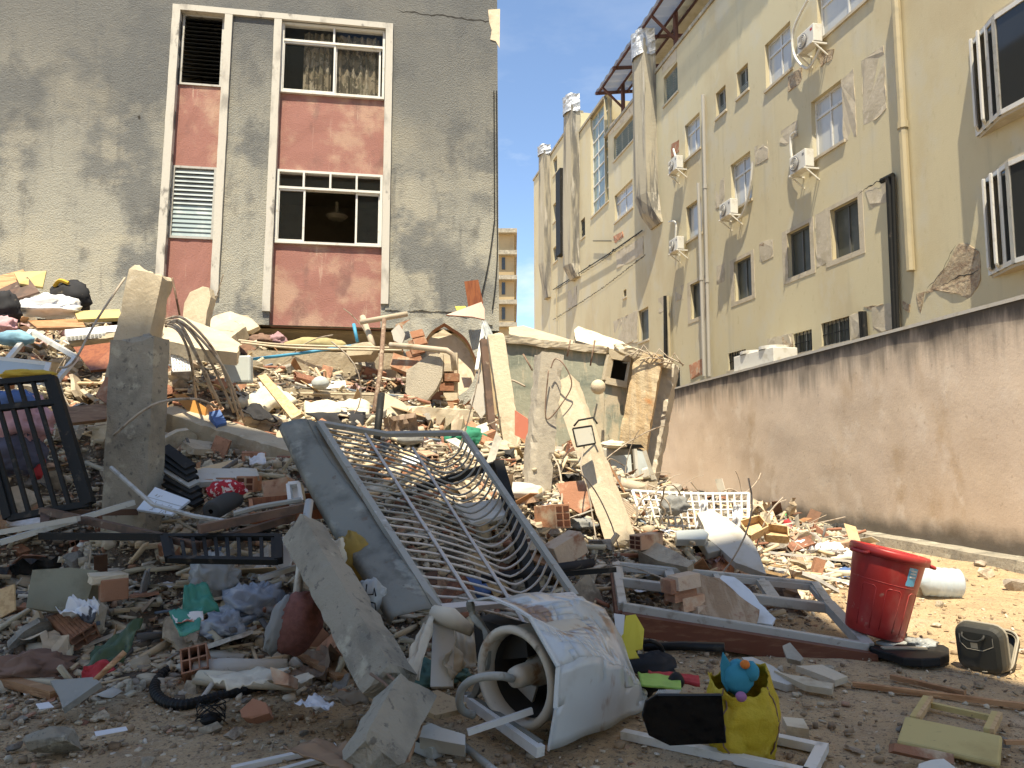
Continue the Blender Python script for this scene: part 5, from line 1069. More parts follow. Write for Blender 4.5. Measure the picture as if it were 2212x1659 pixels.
# galvanised duct beside it
dt = thing('metal_duct', U(890, 1330, 4.6), 'long bent sheet metal duct sloping down beside the balcony railing', 'duct')
Lr = [U(604, 917, 6.45), U(640, 1005, 6.1), U(706, 1130, 5.55), U(780, 1235, 5.0), U(842, 1335, 4.5)]; Rr = [U(662, 905, 6.6), U(705, 985, 6.15), U(790, 1095, 5.6), U(870, 1205, 5.1), U(935, 1312, 4.62)]
Lr, Rr = spline(Lr, 5), spline(Rr, 5); N_ = len(Lr); m = M()
def dfn(s, t):
    i = min(round(t * (N_ - 1)), N_ - 1); a, b = Lr[i], Rr[i]; p = a.lerp(b, s); n = (b - a).cross(Lr[min(i + 1, N_ - 1)] - Lr[max(i - 1, 0)]).normalized()
    if n.y > 0: n = -n
    return p + n * (.02 * math.sin(math.pi * s) * (1 - t) + .012 * nz((s * 3, t * 7, 0), 1.4, 2) - .05 * (s < .01))
m.grid(dfn, 10, N_ - 1); solid(m.build('sheet', galv, dt, smooth=True), .006)
m = M(); m.grid(lambda s, t: Rr[min(round(t * (N_ - 1)), N_ - 1)] + Vector((.005, .0, -.004)) + (Vector((.06, .1, -.02)) * s), 2, N_ - 1); solid(m.build('flange', galv, dt), .006)
solid(patch([(604, 917, 6.45), (662, 905, 6.6), (668, 915, 6.75), (612, 925, 6.6)], 4, 2).build('end_lip', galv, dt), .006)
# white post, fabric strips and corner under the railing's end
M().bar(U(960, 1335, 4.6), U(955, 1485, 4.45), .13, .1).build('metal_post', wmet, label='short white metal post under the corner of the balcony railing', cat='post')
for i, (c, lab) in enumerate((([(915, 1345, 4.5), (938, 1330, 4.5), (905, 1470, 4.2), (858, 1440, 4.2)], 'curled cream fabric strip hanging left of the short white post'), ([(985, 1350, 4.7), (1025, 1365, 4.7), (1030, 1440, 4.6), (990, 1445, 4.5)], 'cream fabric strip hanging right of the short white post'), ([(960, 1420, 4.4), (985, 1380, 4.6), (1005, 1440, 4.5), (975, 1470, 4.4)], 'folded cream fabric strip just behind the washing machine edge'))):
    sheetobj('fabric_strip', lab, 'fabric', c, cream, .04, 2, seed=i)
rod('fabric_roll', 'pale rolled fabric over the railing corner by the washing machine', 'fabric', [(935, 1325, 4.55), (975, 1335, 4.5), (1020, 1365, 4.45)], [.05, .06, .03], cream, 9)
# black railing lying in the left rubble
bars('window_grille', 'black window grille frame lying flat at left, corner lifted', 'grille', [((92, 1103, 5.9), (430, 1178, 5.3)), ((92, 1110, 5.9), (330, 1105, 6.6)), ((430, 1178, 5.3), (720, 1092, 6.2)), ((95, 1160, 5.6), (97, 1110, 5.9))], .06, .05, woodd)
_sr = fence('steel_railing', 'black steel railing with short balusters lying across the left rubble', (355, 1160, 5.4), (602, 1160, 5.3), (602, 1212, 5.0), (365, 1208, 5.1), 10, .024, bmet, (0, 1), 'railing', .04)
M().bar(U(88, 1158, 5.55), U(355, 1160, 5.4), .05, .05).build('rail', bmet, _sr)
for pts, lab in ((((0, 1150, 5.6), (170, 1120, 5.6)), 'upper white track rail at the left edge below the black fence'), (((0, 1172, 5.4), (290, 1085, 6.0)), 'lower grey track rail at the left edge below the black fence')):
    M().bar(U(*pts[0]), U(*pts[1]), .05, .04).build('track_rail', alu, label=lab, cat='rail')
M().tube([U(240, 1010, 6.2), U(330, 1090, 5.9), U(420, 1115, 5.7), U(500, 1128, 5.6)], .018, 6).build('conduit', alu, label='bent pale conduit across the black grille at left', cat='conduit')
M().tube([U(505, 1110, 5.6), U(560, 1095, 5.7), U(650, 1080, 5.9)], .022, 6).build('conduit', gmet, label='grey tube running under the rolled mat', cat='conduit')
for (a, b, lab) in (((20, 750, 8.6), None, ''),):
    f = [(5, 790, 8.2), (68, 715, 8.9), (165, 772, 8.4), (112, 835, 7.9)]
    bars('window_frame', 'empty aluminium window frame lying tilted on the upper left rubble', 'frame', list(zip(f, f[1:] + f[:1])), .05, .05, wmet)
t = thing('loose_window', U(50, 820, 7.6), 'frosted glass window sash resting at the left edge above the black fence', 'window'); q = [U(-30, 772, 7.9), U(105, 787, 7.9), U(92, 826, 7.5), U(-40, 820, 7.5)]
m = M(); m.prism(q, (0, .01, -.01)); m.build('pane', frost, t)
for a, b in zip(q, q[1:] + q[:1]): M().bar(a, b, .05, .05).build('frame', wmet, t)
# white wire grid leaning at right
TL, TR, BR, BL = U(1366, 1060, 8.7), U(1617, 1066, 8.75), U(1614, 1152, 8.5), U(1395, 1150, 8.45); t = thing('wire_grid', BL, 'white square mesh grille leaning against rubble near the tan wall', 'grille')
for i in range(17): s = i / 16; M().tube([TL.lerp(TR, s), TL.lerp(TR, s).lerp(BL.lerp(BR, s), .5) + Vector((0, -.02, 0)), BL.lerp(BR, s)], .013 if i % 16 else .022, 5).build('vertical_wire', wmet, t)
for i in range(6): s = i / 5; M().tube([TL.lerp(BL, s) + (TR - TL).lerp(BR - BL, s) * k / 8 + Vector((0, 0, -.02 * math.sin(math.pi * k / 8))) for k in range(9)], .013 if i % 5 else .022, 5).build('horizontal_wire', wmet, t)
blob('cloth_bundle', 'dark grey crumpled cloth hanging on the white mesh grille', 'cloth', (1455, 1095, 8.4), (.17, .1, .14), greyc, .4, seed=8)
for i, c in enumerate(([(1500, 1145, 8.35), (1520, 1140, 8.35), (1530, 1080, 8.35), (1515, 1080, 8.35)], [(1575, 1150, 8.35), (1600, 1150, 8.35), (1600, 1090, 8.35), (1585, 1090, 8.35)], [(1535, 1152, 8.35), (1565, 1152, 8.35), (1570, 1120, 8.35), (1540, 1118, 8.35)])):
    sheetobj('white_rag', ['white strip tied in the middle of the white mesh grille', 'white strip hung at the right end of the mesh grille', 'white rag heaped below the mesh grille'][i], 'cloth', c, plasw, .05, 3, seed=i)
# large aluminium window lying right of centre on its brown sill
wt = thing('window_unit', U(1600, 1415, 5.9), 'large aluminium window frame with brown timber sill lying before the red bin', 'window')
A, B, C_, D = U(1330, 1222, 7.0), U(1760, 1265, 7.0), U(1875, 1400, 5.75), U(1345, 1312, 5.95)
A.z = max(A.z, .32); M_ = A.lerp(B, .0)
def wq_(s, t): return A.lerp(B, s).lerp(D.lerp(C_, s), t)
for s0, t0, s1, t1, w_ in ((0, 0, 1, 0, .06), (0, 1, 1, 1, .06), (0, 0, 0, 1, .07), (.0, .42, .98, .42, .09)): M().bar(wq_(s0, t0), wq_(s1, t1), w_, .08).build('frame', alu, wt, bevel=.008)
k0, k1, k2 = wq_(1, 0), wq_(1, .42) + Vector((-.05, 0, .03)), wq_(1, 1); M().bar(k0, k1, .07, .08).build('frame', alu, wt); M().bar(k1, k2, .09, .08).build('frame', alu, wt)
for s in (.27, .5, .73): M().bar(wq_(s, 0), wq_(s, .42), .05, .06).build('mullion', alu, wt)
for s0, s1 in ((.02, .25), (.52, .71), (.75, .97)):
    q = [wq_(s0, .05), wq_(s1, .05), wq_(s1, .37), wq_(s0, .37)]
    m = M(); [m.bar(a, b, .035, .05) for a, b in zip(q, q[1:] + q[:1])]; m.build('inner_frame', alu, wt)
M().bar(wq_(-.01, 1.06) + Vector((0, -.02, -.09)), wq_(1.01, 1.04) + Vector((0, -.02, -.08)), .1, .15).build('timber_sill', mk('sill_wood', (.13, .045, .025), [((.2, .09, .05), 4, .5, .7, (1, 6, 6))], rough=.5), wt)
M().bar(wq_(-.015, -.02) + Vector((0, 0, -.08)), wq_(-.015, 1.03) + Vector((0, 0, -.09)), .06, .12).build('timber_sill', MATS['sill_wood'], wt)
# brick lump with white plaster lying on that window
bl = thing('brick_lump', U(1570, 1345, 6.1), 'lump of brick wall with white plaster face lying across the aluminium window', 'masonry')
slab('masonry', None, None, [(1455, 1262), (1490, 1238), (1555, 1248), (1640, 1320), (1635, 1358), (1500, 1322), (1470, 1305)], mk('raw_brickwork', (.3, .2, .12), [((.4, .29, .19), 3, .45, .65, (6, 1, 1)), ((.22, .09, .05), 4, .58, .7)], bump=[(5, .6, .05), (30, .5, .01)]), 5.82, (-.1, -.7, 1), .2, (.07, .02), parent=bl)
slab('plaster_face', None, None, [(1547, 1262), (1560, 1243), (1585, 1244), (1632, 1285), (1640, 1302), (1674, 1335), (1668, 1348), (1600, 1342), (1560, 1315), (1546, 1290)], mk('chalk_paint', (.62, .64, .65), [((.5, .51, .5), 3, .5, .7), ((.2, .19, .17), 9, .67, .73)], rough=.6), 5.9, (-.1, -.7, 1), .03, (.06, .015), parent=bl)
for i, (u, v) in enumerate(((1462, 1262), (1470, 1280), (1478, 1255), (1488, 1300), (1520, 1318), (1560, 1335))):
    p = U(u, v, 6.1); M().box(p, (.1, .05, .01), (-.03, .06, 0), (0, .02, .05)).build('brick', brickm, bl)
# ================================================================ WASHING MACHINE
enam = mk('white_enamel', (.5, .53, .53), [((.4, .41, .39), 2, .48, .68), ((.26, .13, .06), 3.0, .55, .64, (1, 1, .5), .8), ((.3, .26, .2), 9, .62, .74, (1, 1, 1), .7)], rough=.28, spec=.5)
tubm = mk('stained_tub_plastic', (.5, .45, .36), [((.28, .16, .08), 5, .55, .68), ((.12, .09, .06), 8, .62, .74)], rough=.5)
wm = thing('washing_machine', U(1180, 1620, 3.76), 'crushed white washing machine lying on its side, open tub facing the viewer', 'washing machine')
CTRL = [  # front edge to back edge; each row runs from the ground over the ridge to the far side
 [(1184, 1621, 3.74), (1200, 1530, 3.74), (1206, 1440, 3.77), (1145, 1333, 3.93), (1110, 1312, 4.02), (1060, 1290, 4.15), (1014, 1298, 4.28)],
 [(1236, 1602, 3.86), (1246, 1510, 3.83), (1250, 1420, 3.82), (1205, 1358, 3.93), (1165, 1338, 4.14), (1140, 1312, 4.3), (1090, 1290, 4.5)],
 [(1290, 1578, 4.0), (1300, 1490, 3.97), (1305, 1425, 3.95), (1262, 1372, 3.96), (1212, 1355, 4.28), (1190, 1300, 4.35), (1140, 1280, 4.6)],
 [(1345, 1553, 4.2), (1350, 1480, 4.17), (1348, 1440, 4.15), (1318, 1410, 4.13), (1283, 1345, 4.42), (1245, 1290, 4.5), (1175, 1276, 4.75)],
 [(1398, 1524, 4.45), (1388, 1490, 4.44), (1378, 1470, 4.44), (1372, 1460, 4.44), (1340, 1372, 4.6), (1304, 1312, 4.65), (1258, 1288, 4.85)],
 [(1402, 1526, 4.55), (1390, 1492, 4.55), (1380, 1472, 4.56), (1374, 1462, 4.58), (1342, 1376, 4.72), (1306, 1318, 4.78), (1258, 1294, 4.95)]]
cp = [[U(*p) for p in r] for r in CTRL]
def lin(p, k=4): return [p[i].lerp(p[i + 1], j / k) for i in range(len(p) - 1) for j in range(k)] + [p[-1]]
rows = [lin(r) for r in cp]; ncol = len(rows[0]); cols = [lin([rows[i][k] for i in range(len(rows))]) for k in range(ncol)]; nrow = len(cols[0])
m = M()
def wfn(s, t):
    p = cols[round(s * (ncol - 1))][round(t * (nrow - 1))]; g = Vector((s * 7, t * 6, 1)); e = min(1, t * 5)
    return p + nv(g, .9) * .012 * e + Vector((.1, -.3, 1)) * (.05 * abs(nz(g, .7, 1)) - .02) * e
m.grid(wfn, ncol - 1, nrow - 1); o = m.build('casing', enam, wm, smooth=True); es = o.modifiers.new('split', 'EDGE_SPLIT'); es.split_angle = R(8); solid(o, .005)
front = [cp[0][0] , cp[0][2], cp[0][4], cp[0][6], U(1006, 1380, 4.3), U(1012, 1508, 4.22)]
m = M(); fe = lin(cp[0], 2); [m.bar(a, b, .022, .012) for a, b in zip(fe[:-1], fe[1:])]; m.build('front_edge', enam, wm)
M().tube(spline([cp[0][6], U(1022, 1330, 4.28), U(1052, 1370, 4.18), U(1050, 1430, 4.16), U(1030, 1490, 4.2), U(1014, 1510, 4.22)], 4), [.016 + .012 * abs(math.sin(i * .9)) for i in range(21)], 5).build('frame_side', galv, wm)
M().bar(U(1010, 1510, 4.24), U(1168, 1624, 3.72), .05, .05).build('base_rail', wmet, wm)
M().bar(U(1008, 1500, 4.27), U(1168, 1608, 3.76), .03, .03).build('base_rail', galv, wm)
tc_ = U(1118, 1462, 4.02); ta = Vector((-.62, -.78, .04)).normalized()
m = M(); m.lathe(tc_, ta, [(.255, -.5), (.255, -.02), (.268, .0), (.268, .03), (.245, .045), (.225, .03), (.222, -.05), (.2, -.42), (0, -.44)], 40, sx=.92); m.mi = 0; m.build('tub_ring', tubm, wm, smooth=True)
m = M(); m.lathe(tc_, ta, [(.218, -.06), (.19, -.4), (0, -.41)], 32, sx=.92); m.build('drum', dark, wm, smooth=True)
m = M(); m.lathe(tc_ + ta * -.16, ta, [(0, .2), (.03, .2), (.05, .19), (.058, .15), (.06, .05), (.08, 0), (.08, -.2)], 20); m.build('hub', tubm, wm, smooth=True)
m = M(); 
for k in (0, 1, 2):
    a = 2.1 * k + .4; nx = ta.orthogonal().normalized(); ny = ta.cross(nx); d = nx * math.cos(a) + ny * math.sin(a); e = ta.cross(d)
    m.prism([tc_ + ta * -.2 + d * .05 - e * .03, tc_ + ta * -.2 + d * .17 - e * .07, tc_ + ta * -.2 + d * .17 + e * .05, tc_ + ta * -.2 + d * .05 + e * .03], ta * .02)
m.build('impeller', MATS['stained_tub_plastic'], wm)
rod('hose', None, None, [tc_ + ta * .05, U(1080, 1460, 3.8), U(1035, 1464, 3.82), U(1002, 1482, 3.9), U(992, 1512, 3.95), U(1000, 1535, 4.0), U(1022, 1545, 4.05)], .021, gmet, 9, curve=True, parent=wm)
M().bar(U(1010, 1582, 3.8), U(1150, 1535, 3.9), .02, .03).build('broken_strip', wmet, wm)
m = M(); m.prism([U(1022, 1335, 4.4), U(1135, 1365, 4.12), U(1140, 1420, 4.1), U(1030, 1430, 4.4)], (.1, .12, 0)); m.build('inside', dark, wm)  # dark block standing in for the shade inside the casing

# ================================================================ BIN, SUITCASE, GUITAR, JUG
redpl = mk('red_plastic', (.36, .028, .025), [((.28, .02, .02), 2, .5, .7), ((.42, .17, .13), 3, .5, .75, (1, 1, .5), .6), ((.4, .3, .22), 12, .62, .74, (1, 1, 1), .5)], rough=.4, spec=.4)
bb = U(1887, 1368, 6.0); ba = Vector((math.sin(R(13)), -.03, math.cos(R(13)))).normalized()
bn = thing('rubbish_bin', bb, 'red plastic rubbish bin with blue sticker, leaning right on the earth', 'bin')
m = M(); m.lathe(bb, ba, [(0, 0), (.2, 0), (.212, .012), (.222, .1), (.243, .42), (.247, .43), (.262, .6), (.272, .65)], 40); m.lathe(bb, ba, [(.262, .66), (.24, .42), (.215, .05), (0, .03)], 40); m.build('body', redpl, bn, smooth=True)
m = M(); m.lathe(bb, ba, [(.268, .6), (.29, .605), (.293, .655), (.285, .67), (.272, .672), (.262, .655)], 40); m.build('rim', redpl, bn, smooth=True)
bx = ba.orthogonal(); bx = (Vector((1, 0, 0)) - ba * ba.x).normalized(); by = ba.cross(bx)
def bpt(an, h, r): return bb + ba * h + (bx * math.cos(an) + by * math.sin(an)) * r
def brd(h): return np.interp(h, [0, .1, .42, .6, .65], [.212, .222, .243, .262, .272])
for a in (math.pi + .35, -.35 + .2):
    m = M(); m.tube(spline([bpt(a - .25, .62, .29), bpt(a - .18, .61, .33), bpt(a + .18, .61, .33), bpt(a + .25, .62, .29)], 4), .014, 7); m.build('handle', redpl, bn, smooth=True)
m = M()
def seamline(pts):
    q = [bpt(a, h, brd(h) - .001) for a, h in pts]; m.tube(q, .0045, 5)
for a0 in (-2.45, -1.7, -.95):
    seamline([(a0 - .22, .06), (a0 - .22, .2), (a0 - .22, .37), (a0 - .15, .385), (a0 + .15, .385), (a0 + .22, .37), (a0 + .22, .2), (a0 + .22, .06)])
seamline([(-3.14 + i * .16, .42) for i in range(20)])
m.build('moulded_ribs', redpl, bn, smooth=True)
lb = mk('sticker_blue', (.12, .36, .5), [((.5, .55, .57), 6, .52, .58), ((.42, .3, .34), 3, .6, .66)], rough=.4)
m = M(); m.grid(lambda s, t: bpt(-1.42 + .32 * s + .03 * nz((s * 3, t * 5, 2)) , .44 + .14 * t + .008 * nz((s * 6, t, 1)), brd(.44 + .14 * t) + .003), 8, 6); m.build('sticker', lb, bn)
m = M(); [m.grid(lambda s, t: bpt(-1.36 + .2 * s, h + .012 * t, brd(h) + .0062), 6, 1) for h in (.505, .53, .552)]; m.build('sticker_print', white, bn)
suit = mk('worn_suitcase', (.045, .042, .032), [((.09, .08, .06), 4, .5, .7), ((.16, .14, .1), 8, .64, .74)], rough=.55, spec=.4)
piping = mk('suitcase_piping', (.34, .3, .23), rough=.6)
sx_ = Vector((3.44, 5.27, .01)); se = Vector((-.6, .8, 0)); sq = Vector((.8, .6, 0))
st_ = thing('suitcase', sx_, 'small dark hard suitcase standing open like a V on the sunlit earth at right', 'suitcase')
def shell(up, out, hgt, Wd, dep, name):
    n = 18; P = []
    def outline(k, ins):
        r = .07; cs = [(r, r), (Wd - r, r), (Wd - r, hgt - r), (r, hgt - r)]; q = []
        for (cx, cy), a0 in zip(cs, (180, 270, 0, 90)):
            for i in range(5): a = R(a0 + 22.5 * i); q.append((cx + (r - ins) * math.cos(a), cy + (r - ins) * math.sin(a)))
        return q
    rings = [(0, 0), (dep * .6, .0), (dep * .92, .012), (dep, .04)]; m = M(); n = 20; vs = []
    for d, ins in rings: vs += [sx_ + se * x + up * y + out * d for x, y in outline(0, ins)]
    fs = [(j * n + i, j * n + (i + 1) % n, (j + 1) * n + (i + 1) % n, (j + 1) * n + i) for j in range(3) for i in range(n)] + [tuple(range(3 * n, 4 * n))]
    m.add(vs, fs); o = solid(m.build(name, suit, st_, smooth=False), .008)
    q = [sx_ + se * x + up * y for x, y in outline(0, -.003)]; M().tube(q + [q[0]], .008, 6).build('piping', piping, o)
    q = [sx_ + se * x + up * y - out * -.012 for x, y in outline(0, .012)]; M().tube(q + [q[0]], .006, 6).build('piping', piping, o)
    return o
u1 = (Vector((0, 0, 1)) * math.cos(R(9)) - sq * math.sin(R(9))).normalized(); o1 = (-sq * math.cos(R(9)) - Vector((0, 0, 1)) * math.sin(R(9)))
u2 = (Vector((0, 0, 1)) * math.cos(R(38)) + sq * math.sin(R(38))); o2 = (sq * math.cos(R(38)) - Vector((0, 0, 1)) * math.sin(R(38)))
s1 = shell(u1, o1, .32, .3, .1, 'front_shell'); shell(u2, o2, .31, .3, .07, 'back_shell')
c = sx_ + se * .17 + u1 * .27 + o1 * .1; M().tube(spline([c - se * .07, c - se * .065 + o1 * .025 - u1 * .02, c - se * .03 + o1 * .03 - u1 * .04, c + se * .03 + o1 * .03 - u1 * .04, c + se * .065 + o1 * .025 - u1 * .02, c + se * .07], 4), .009, 7).build('handle', suit, s1, smooth=True)
M().box(c - u1 * .075 + o1 * .003, se * .022, u1 * .025, o1 * .002).build('label_flap', piping, s1)
q = [sx_ + se * x + u1 * y + o1 * .102 for x, y in ((.05, .26), (.05, .2), (.12, .16), (.22, .16), (.26, .2), (.26, .26))]; M().tube(q, .004, 5).build('trim_line', piping, s1)
# guitar lying on the earth by the bin
gt = thing('guitar', U(1960, 1425, 5.35), 'black guitar lying on the earth between red bin and suitcase', 'guitar')
gl = [(1878, 1392), (1905, 1398), (1918, 1402), (1935, 1394), (1960, 1390), (2000, 1392), (2040, 1396), (2050, 1402), (2050, 1416), (2030, 1424), (1990, 1426), (1950, 1424), (1925, 1414), (1900, 1408), (1880, 1402)]
m = M(); z = .075; q = [GZ(u, v - 3, z) for u, v in gl]; m.prism([p - Vector((0, 0, .06)) for p in q], (0, 0, .06)); m.build('body', black, gt, bevel=.01)
m = M(); m.bar(GZ(1905, 1399, .082), GZ(2000, 1400, .082), .05, .01); m.build('fretboard', piping, gt)
slab('plastic_board', 'grey speckled plastic panel lying behind the black guitar', 'panel', [(1892, 1385), (1925, 1374), (1958, 1380), (1960, 1392), (1935, 1396)], frost, 5.75, (0, -.1, 1), .02)
blob('plastic_bag', 'crumpled clear wrapper on the earth behind the black guitar', 'bag', (1990, 1393, 5.8), (.12, .1, .05), plasc, .45, seed=31)
jug = mk('clear_jug_plastic', (.5, .58, .62), [((.6, .64, .66), 2, .5, .7)], rough=.15, spec=.6, alpha=.75)
jt = thing('water_jug', GZ(2028, 1275), 'large clear ribbed water jug lying on its side behind the red bin', 'jug'); c = U(1992, 1254, 8.05)
m = M(); pr = [(.02, -.1), (.04, -.1), (.05, -.02), (.15, .03)]
for k in range(5): pr += [(.155, .05 + .07 * k), (.148, .075 + .07 * k), (.155, .1 + .07 * k)]
pr += [(.13, .4), (0, .4)]; m.lathe(c - Vector((.02, 0, 0)), (1, -.1, -.06), pr, 24); m.build('bottle', jug, jt, smooth=True)
# ================================================================ YELLOW SACK, TOY, BLACK PANEL, ALUMINIUM FRAME
sackm = mk('yellow_sack', (.47, .34, .025), [((.36, .24, .015), 3, .45, .65), ((.58, .46, .08), 5, .56, .7), ((.2, .13, .03), 9, .66, .73, (1, 1, 1), .6)], rough=.6, spec=.3, bump=[(5, .5, .05), (18, .4, .015)])
sb = GZ(1612, 1638); sk = thing('sack', sb, 'open yellow woven sack standing in the foreground with a blue soft toy in it', 'sack')
SW, SH_, SD = .168, .38, .125
def sfn(s, t):
    a = s * 2 * math.pi; k = .9 + .16 * math.sin(t * 2.9) - .1 * t ** 4; x = math.copysign(abs(math.cos(a)) ** .62, math.cos(a)) * SW * k; y = math.copysign(abs(math.sin(a)) ** .62, math.sin(a)) * SD * k
    top = SH_ + .045 * max(0, math.cos(a - .5)) - .06 * max(0, math.cos(a + 1.5)) + .012 * math.sin(a * 5) + .008 * math.sin(a * 11)
    z = top * t; g = Vector((x * 8, y * 8, z * 6)); o = .022 * nz(g, .9, 3) - .03 * abs(nz(g * 1.6, 1, 3)); r = math.hypot(x, y)
    return sb + Vector((x * (1 + o / r) - .03 * t * math.sin(a * .5), y * (1 + o / r) + .04, max(z, .004)))
m = M(); m.grid(sfn, 56, 26); b = len(m.v); m.f.append(tuple(range(55, -1, -1))); m.m.append(0); solid(m.build('body', sackm, sk, smooth=True), .004)
for s0 in (.9, .66):
    m = M(); m.tube([sfn(s0 + .012 * math.sin(i * 1.7), t) + Vector((0, -.004, 0)) for i, t in enumerate([i / 12 for i in range(1, 13)])], .004, 5); m.build('seam', MATS['sackm'] if 'sackm' in MATS else brownc, sk)
toyb = col('toy_blue_plush', (.035, .22, .3), .75, .95); toyo = col('toy_orange', (.55, .16, .03), .8); toyp = col('toy_purple', (.3, .13, .25), .8)
tt = thing('soft_toy', sb + Vector((0, .04, .25)), 'blue soft toy with orange nose and upright fin peeking out of the yellow sack', 'toy')
tp = sb + Vector((-.02, .03, .36))
blob('head', None, None, tp + Vector((0, 0, .02)), (.075, .07, .09), toyb, .08, seed=3, parent=tt, flat=1)
blob('snout', None, None, tp + Vector((.055, -.03, .06)), (.042, .045, .05), toyb, .06, seed=4, parent=tt, flat=1)
blob('nose', None, None, tp + Vector((.02, -.055, .1)), (.024, .022, .022), toyo, .03, seed=5, parent=tt, flat=1)
blob('paw', None, None, tp + Vector((-.015, -.09, -.045)), (.028, .025, .025), toyp, .03, seed=6, parent=tt, flat=1)
m = M(); m.prism([tp + Vector(v) for v in ((-.06, -.02, -.05), (-.03, -.03, .02), (-.045, -.02, .1), (-.075, -.01, .15), (-.09, -.01, .08), (-.085, -.01, 0))], (0, .015, 0)); m.build('fin', toyb, tt, bevel=.005)
bp = thing('television', GZ(1460, 1600), 'glossy black television panel leaning beside the yellow sack in the foreground', 'screen')
gls = mk('glossy_black', (.004, .004, .004), rough=.08, spec=.3)
q = [(1420, 1500), (1560, 1500), (1570, 1606), (1448, 1612), (1402, 1590), (1388, 1548), (1396, 1515)]; q3, n = face_pts(q, 3.72, (.1, -1, -.04)); q3 = [Vector(p) for p in q3]
m = M(); m.prism([p - n * .025 for p in q3], q3 and n * .025); m.build('panel', gls, bp, bevel=.006)
for i in range(12):
    a, b = q3[0].lerp(q3[1], .05 + .03 * i) - n * .01, None; M().bar(a + Vector((-.02, 0, -.004)), a + Vector((.0, .02, .012)), .004, .004).build('vent_slot', alu, bp)
bars('window_frame', 'white aluminium frame flat on the ground under the yellow sack, bottom edge', 'frame', [(GZ(1345, 1585, .03), GZ(1745, 1672, .03)), (GZ(1660, 1592, .03), GZ(1778, 1617, .03)), (GZ(1778, 1612, .03), GZ(1738, 1690, .03))], .055, .04, wmet)
# foreground right: yellow board with legs, sticks, slabs
cb = thing('chair_back', GZ(2050, 1620), 'broken yellow wooden chair part with two stub legs lying in the foreground at right', 'furniture')
q = [GZ(1955, 1545, .09), GZ(2165, 1588, .09), GZ(2160, 1648, .05), GZ(1937, 1598, .05)]; m = M(); m.prism([p - Vector((0, 0, .03)) for p in q], (0, 0, .03)); m.build('board', board, cb, bevel=.012)
for a, b in (((1975, 1553), (2003, 1508)), ((2135, 1580), (2152, 1542))):
    M().bar(GZ(*a, .08), GZ(*b, .06), .045, .03).build('leg', board, cb, bevel=.004); M().bar(GZ(a[0] + 8, a[1] + 2, .08), GZ(b[0] + 9, b[1] + 2, .06), .02, .034).build('leg_strip', woodl, cb)
M().bar(GZ(2012, 1523, .05), GZ(2140, 1551, .05), .03, .03).build('cross_bar', board, cb)
slab('brick', 'long red brick lying against the yellow chair part', 'brick', [(1932, 1605), (2060, 1628), (2062, 1650), (1930, 1622)], brickm, 3.72, (0, -1, .5), .06, (.08, .004))
M().bar(GZ(1842, 1478, .02), GZ(2215, 1525, .03), .035, .03).build('wooden_batten', wood, label='long brown batten lying across the earth at right, nearer one of two', cat='batten')
M().bar(GZ(1925, 1462, .02), GZ(2085, 1498, .03), .035, .03).build('wooden_batten', wood, label='shorter brown batten behind the long one on the earth at right', cat='batten')
M().bar(GZ(2170, 1603, .05), GZ(2260, 1604, .05), .02, .02).build('wooden_stick', wood, label='stick poking in from the right edge beside the yellow chair part', cat='stick')
slab('white_board', 'long white board tip lying in the foreground left of the red bin', 'panel', [(1602, 1420), (1625, 1418), (1670, 1440), (1718, 1476), (1700, 1478), (1650, 1462)], white, 4.9, (0, -.35, 1), .05, (.1, .008))
slab('mortar_slab', 'cracked flat mortar slab lying on earth below the window frame, nearer', 'slab', [(1672, 1448), (1740, 1462), (1800, 1478), (1798, 1490), (1740, 1478)], plast, 4.75, (0, -.15, 1), .04, (.08, .012))
slab('mortar_slab', 'flat grey mortar slab with orange chip lying behind the cracked one', 'slab', [(1720, 1438), (1775, 1436), (1832, 1462), (1805, 1470)], dusty, 4.95, (0, -.12, 1), .04, (.08, .012))
slab('slab_piece', 'pointed grey slab piece standing below the brown window sill', 'slab', [(1690, 1395), (1705, 1388), (1735, 1420), (1728, 1428), (1700, 1420)], conc, 5.3, (-.3, -.7, 1), .05, (.08, .01))
slab('white_stone', 'white rounded plaster lump at the bottom edge below the yellow chair part', 'rubble', [(1985, 1650), (2010, 1640), (2040, 1640), (2065, 1655), (2060, 1680), (1985, 1680)], white, 3.35, (0, -.5, 1), .08, (.06, .015))
slab('white_tile', 'small white tile beside the tip of the long white board', 'tile', [(1622, 1468), (1645, 1466), (1655, 1476), (1638, 1482)], white, 4.7, (0, -.1, 1), .02)
slab('timber_block', 'short grey timber offcut lying right of the yellow sack', 'board', [(1690, 1548), (1735, 1552), (1748, 1575), (1700, 1568)], plast, 4.05, (0, -.2, 1), .05)
M().bar(GZ(1830, 1670, .01), GZ(1990, 1690, .01), .02, .015).build('wooden_stick', woodd, label='thin dark stick at the bottom edge right of centre', cat='stick')
for i, (u, v, r) in enumerate(((1812, 1272, 0), (2000, 1290, .14), (2060, 1285, .1), (2130, 1245, .12), (1985, 1260, .13), (2115, 1225, .1), (2195, 1275, .14), (2080, 1255, .09))):
    if r:
        o = bpy.data.objects.new('stone', gch[i % 5]); COL.objects.link(o); p = GZ(u, v); o.location = p + Vector((0, 0, r * .4)); o.scale = (r * 2.2,) * 3
        tag(o, ['', 'pale crumbly stone just right of the red bin', 'grey mortar lump below the water jug', 'red brown stone on the sunlit earth at far right', 'stone in front of the water jug base', 'stone by the foot of tan wall at far right', 'pale block at the right edge below the tan wall', 'little stone right of the water jug'][i], 'stone')
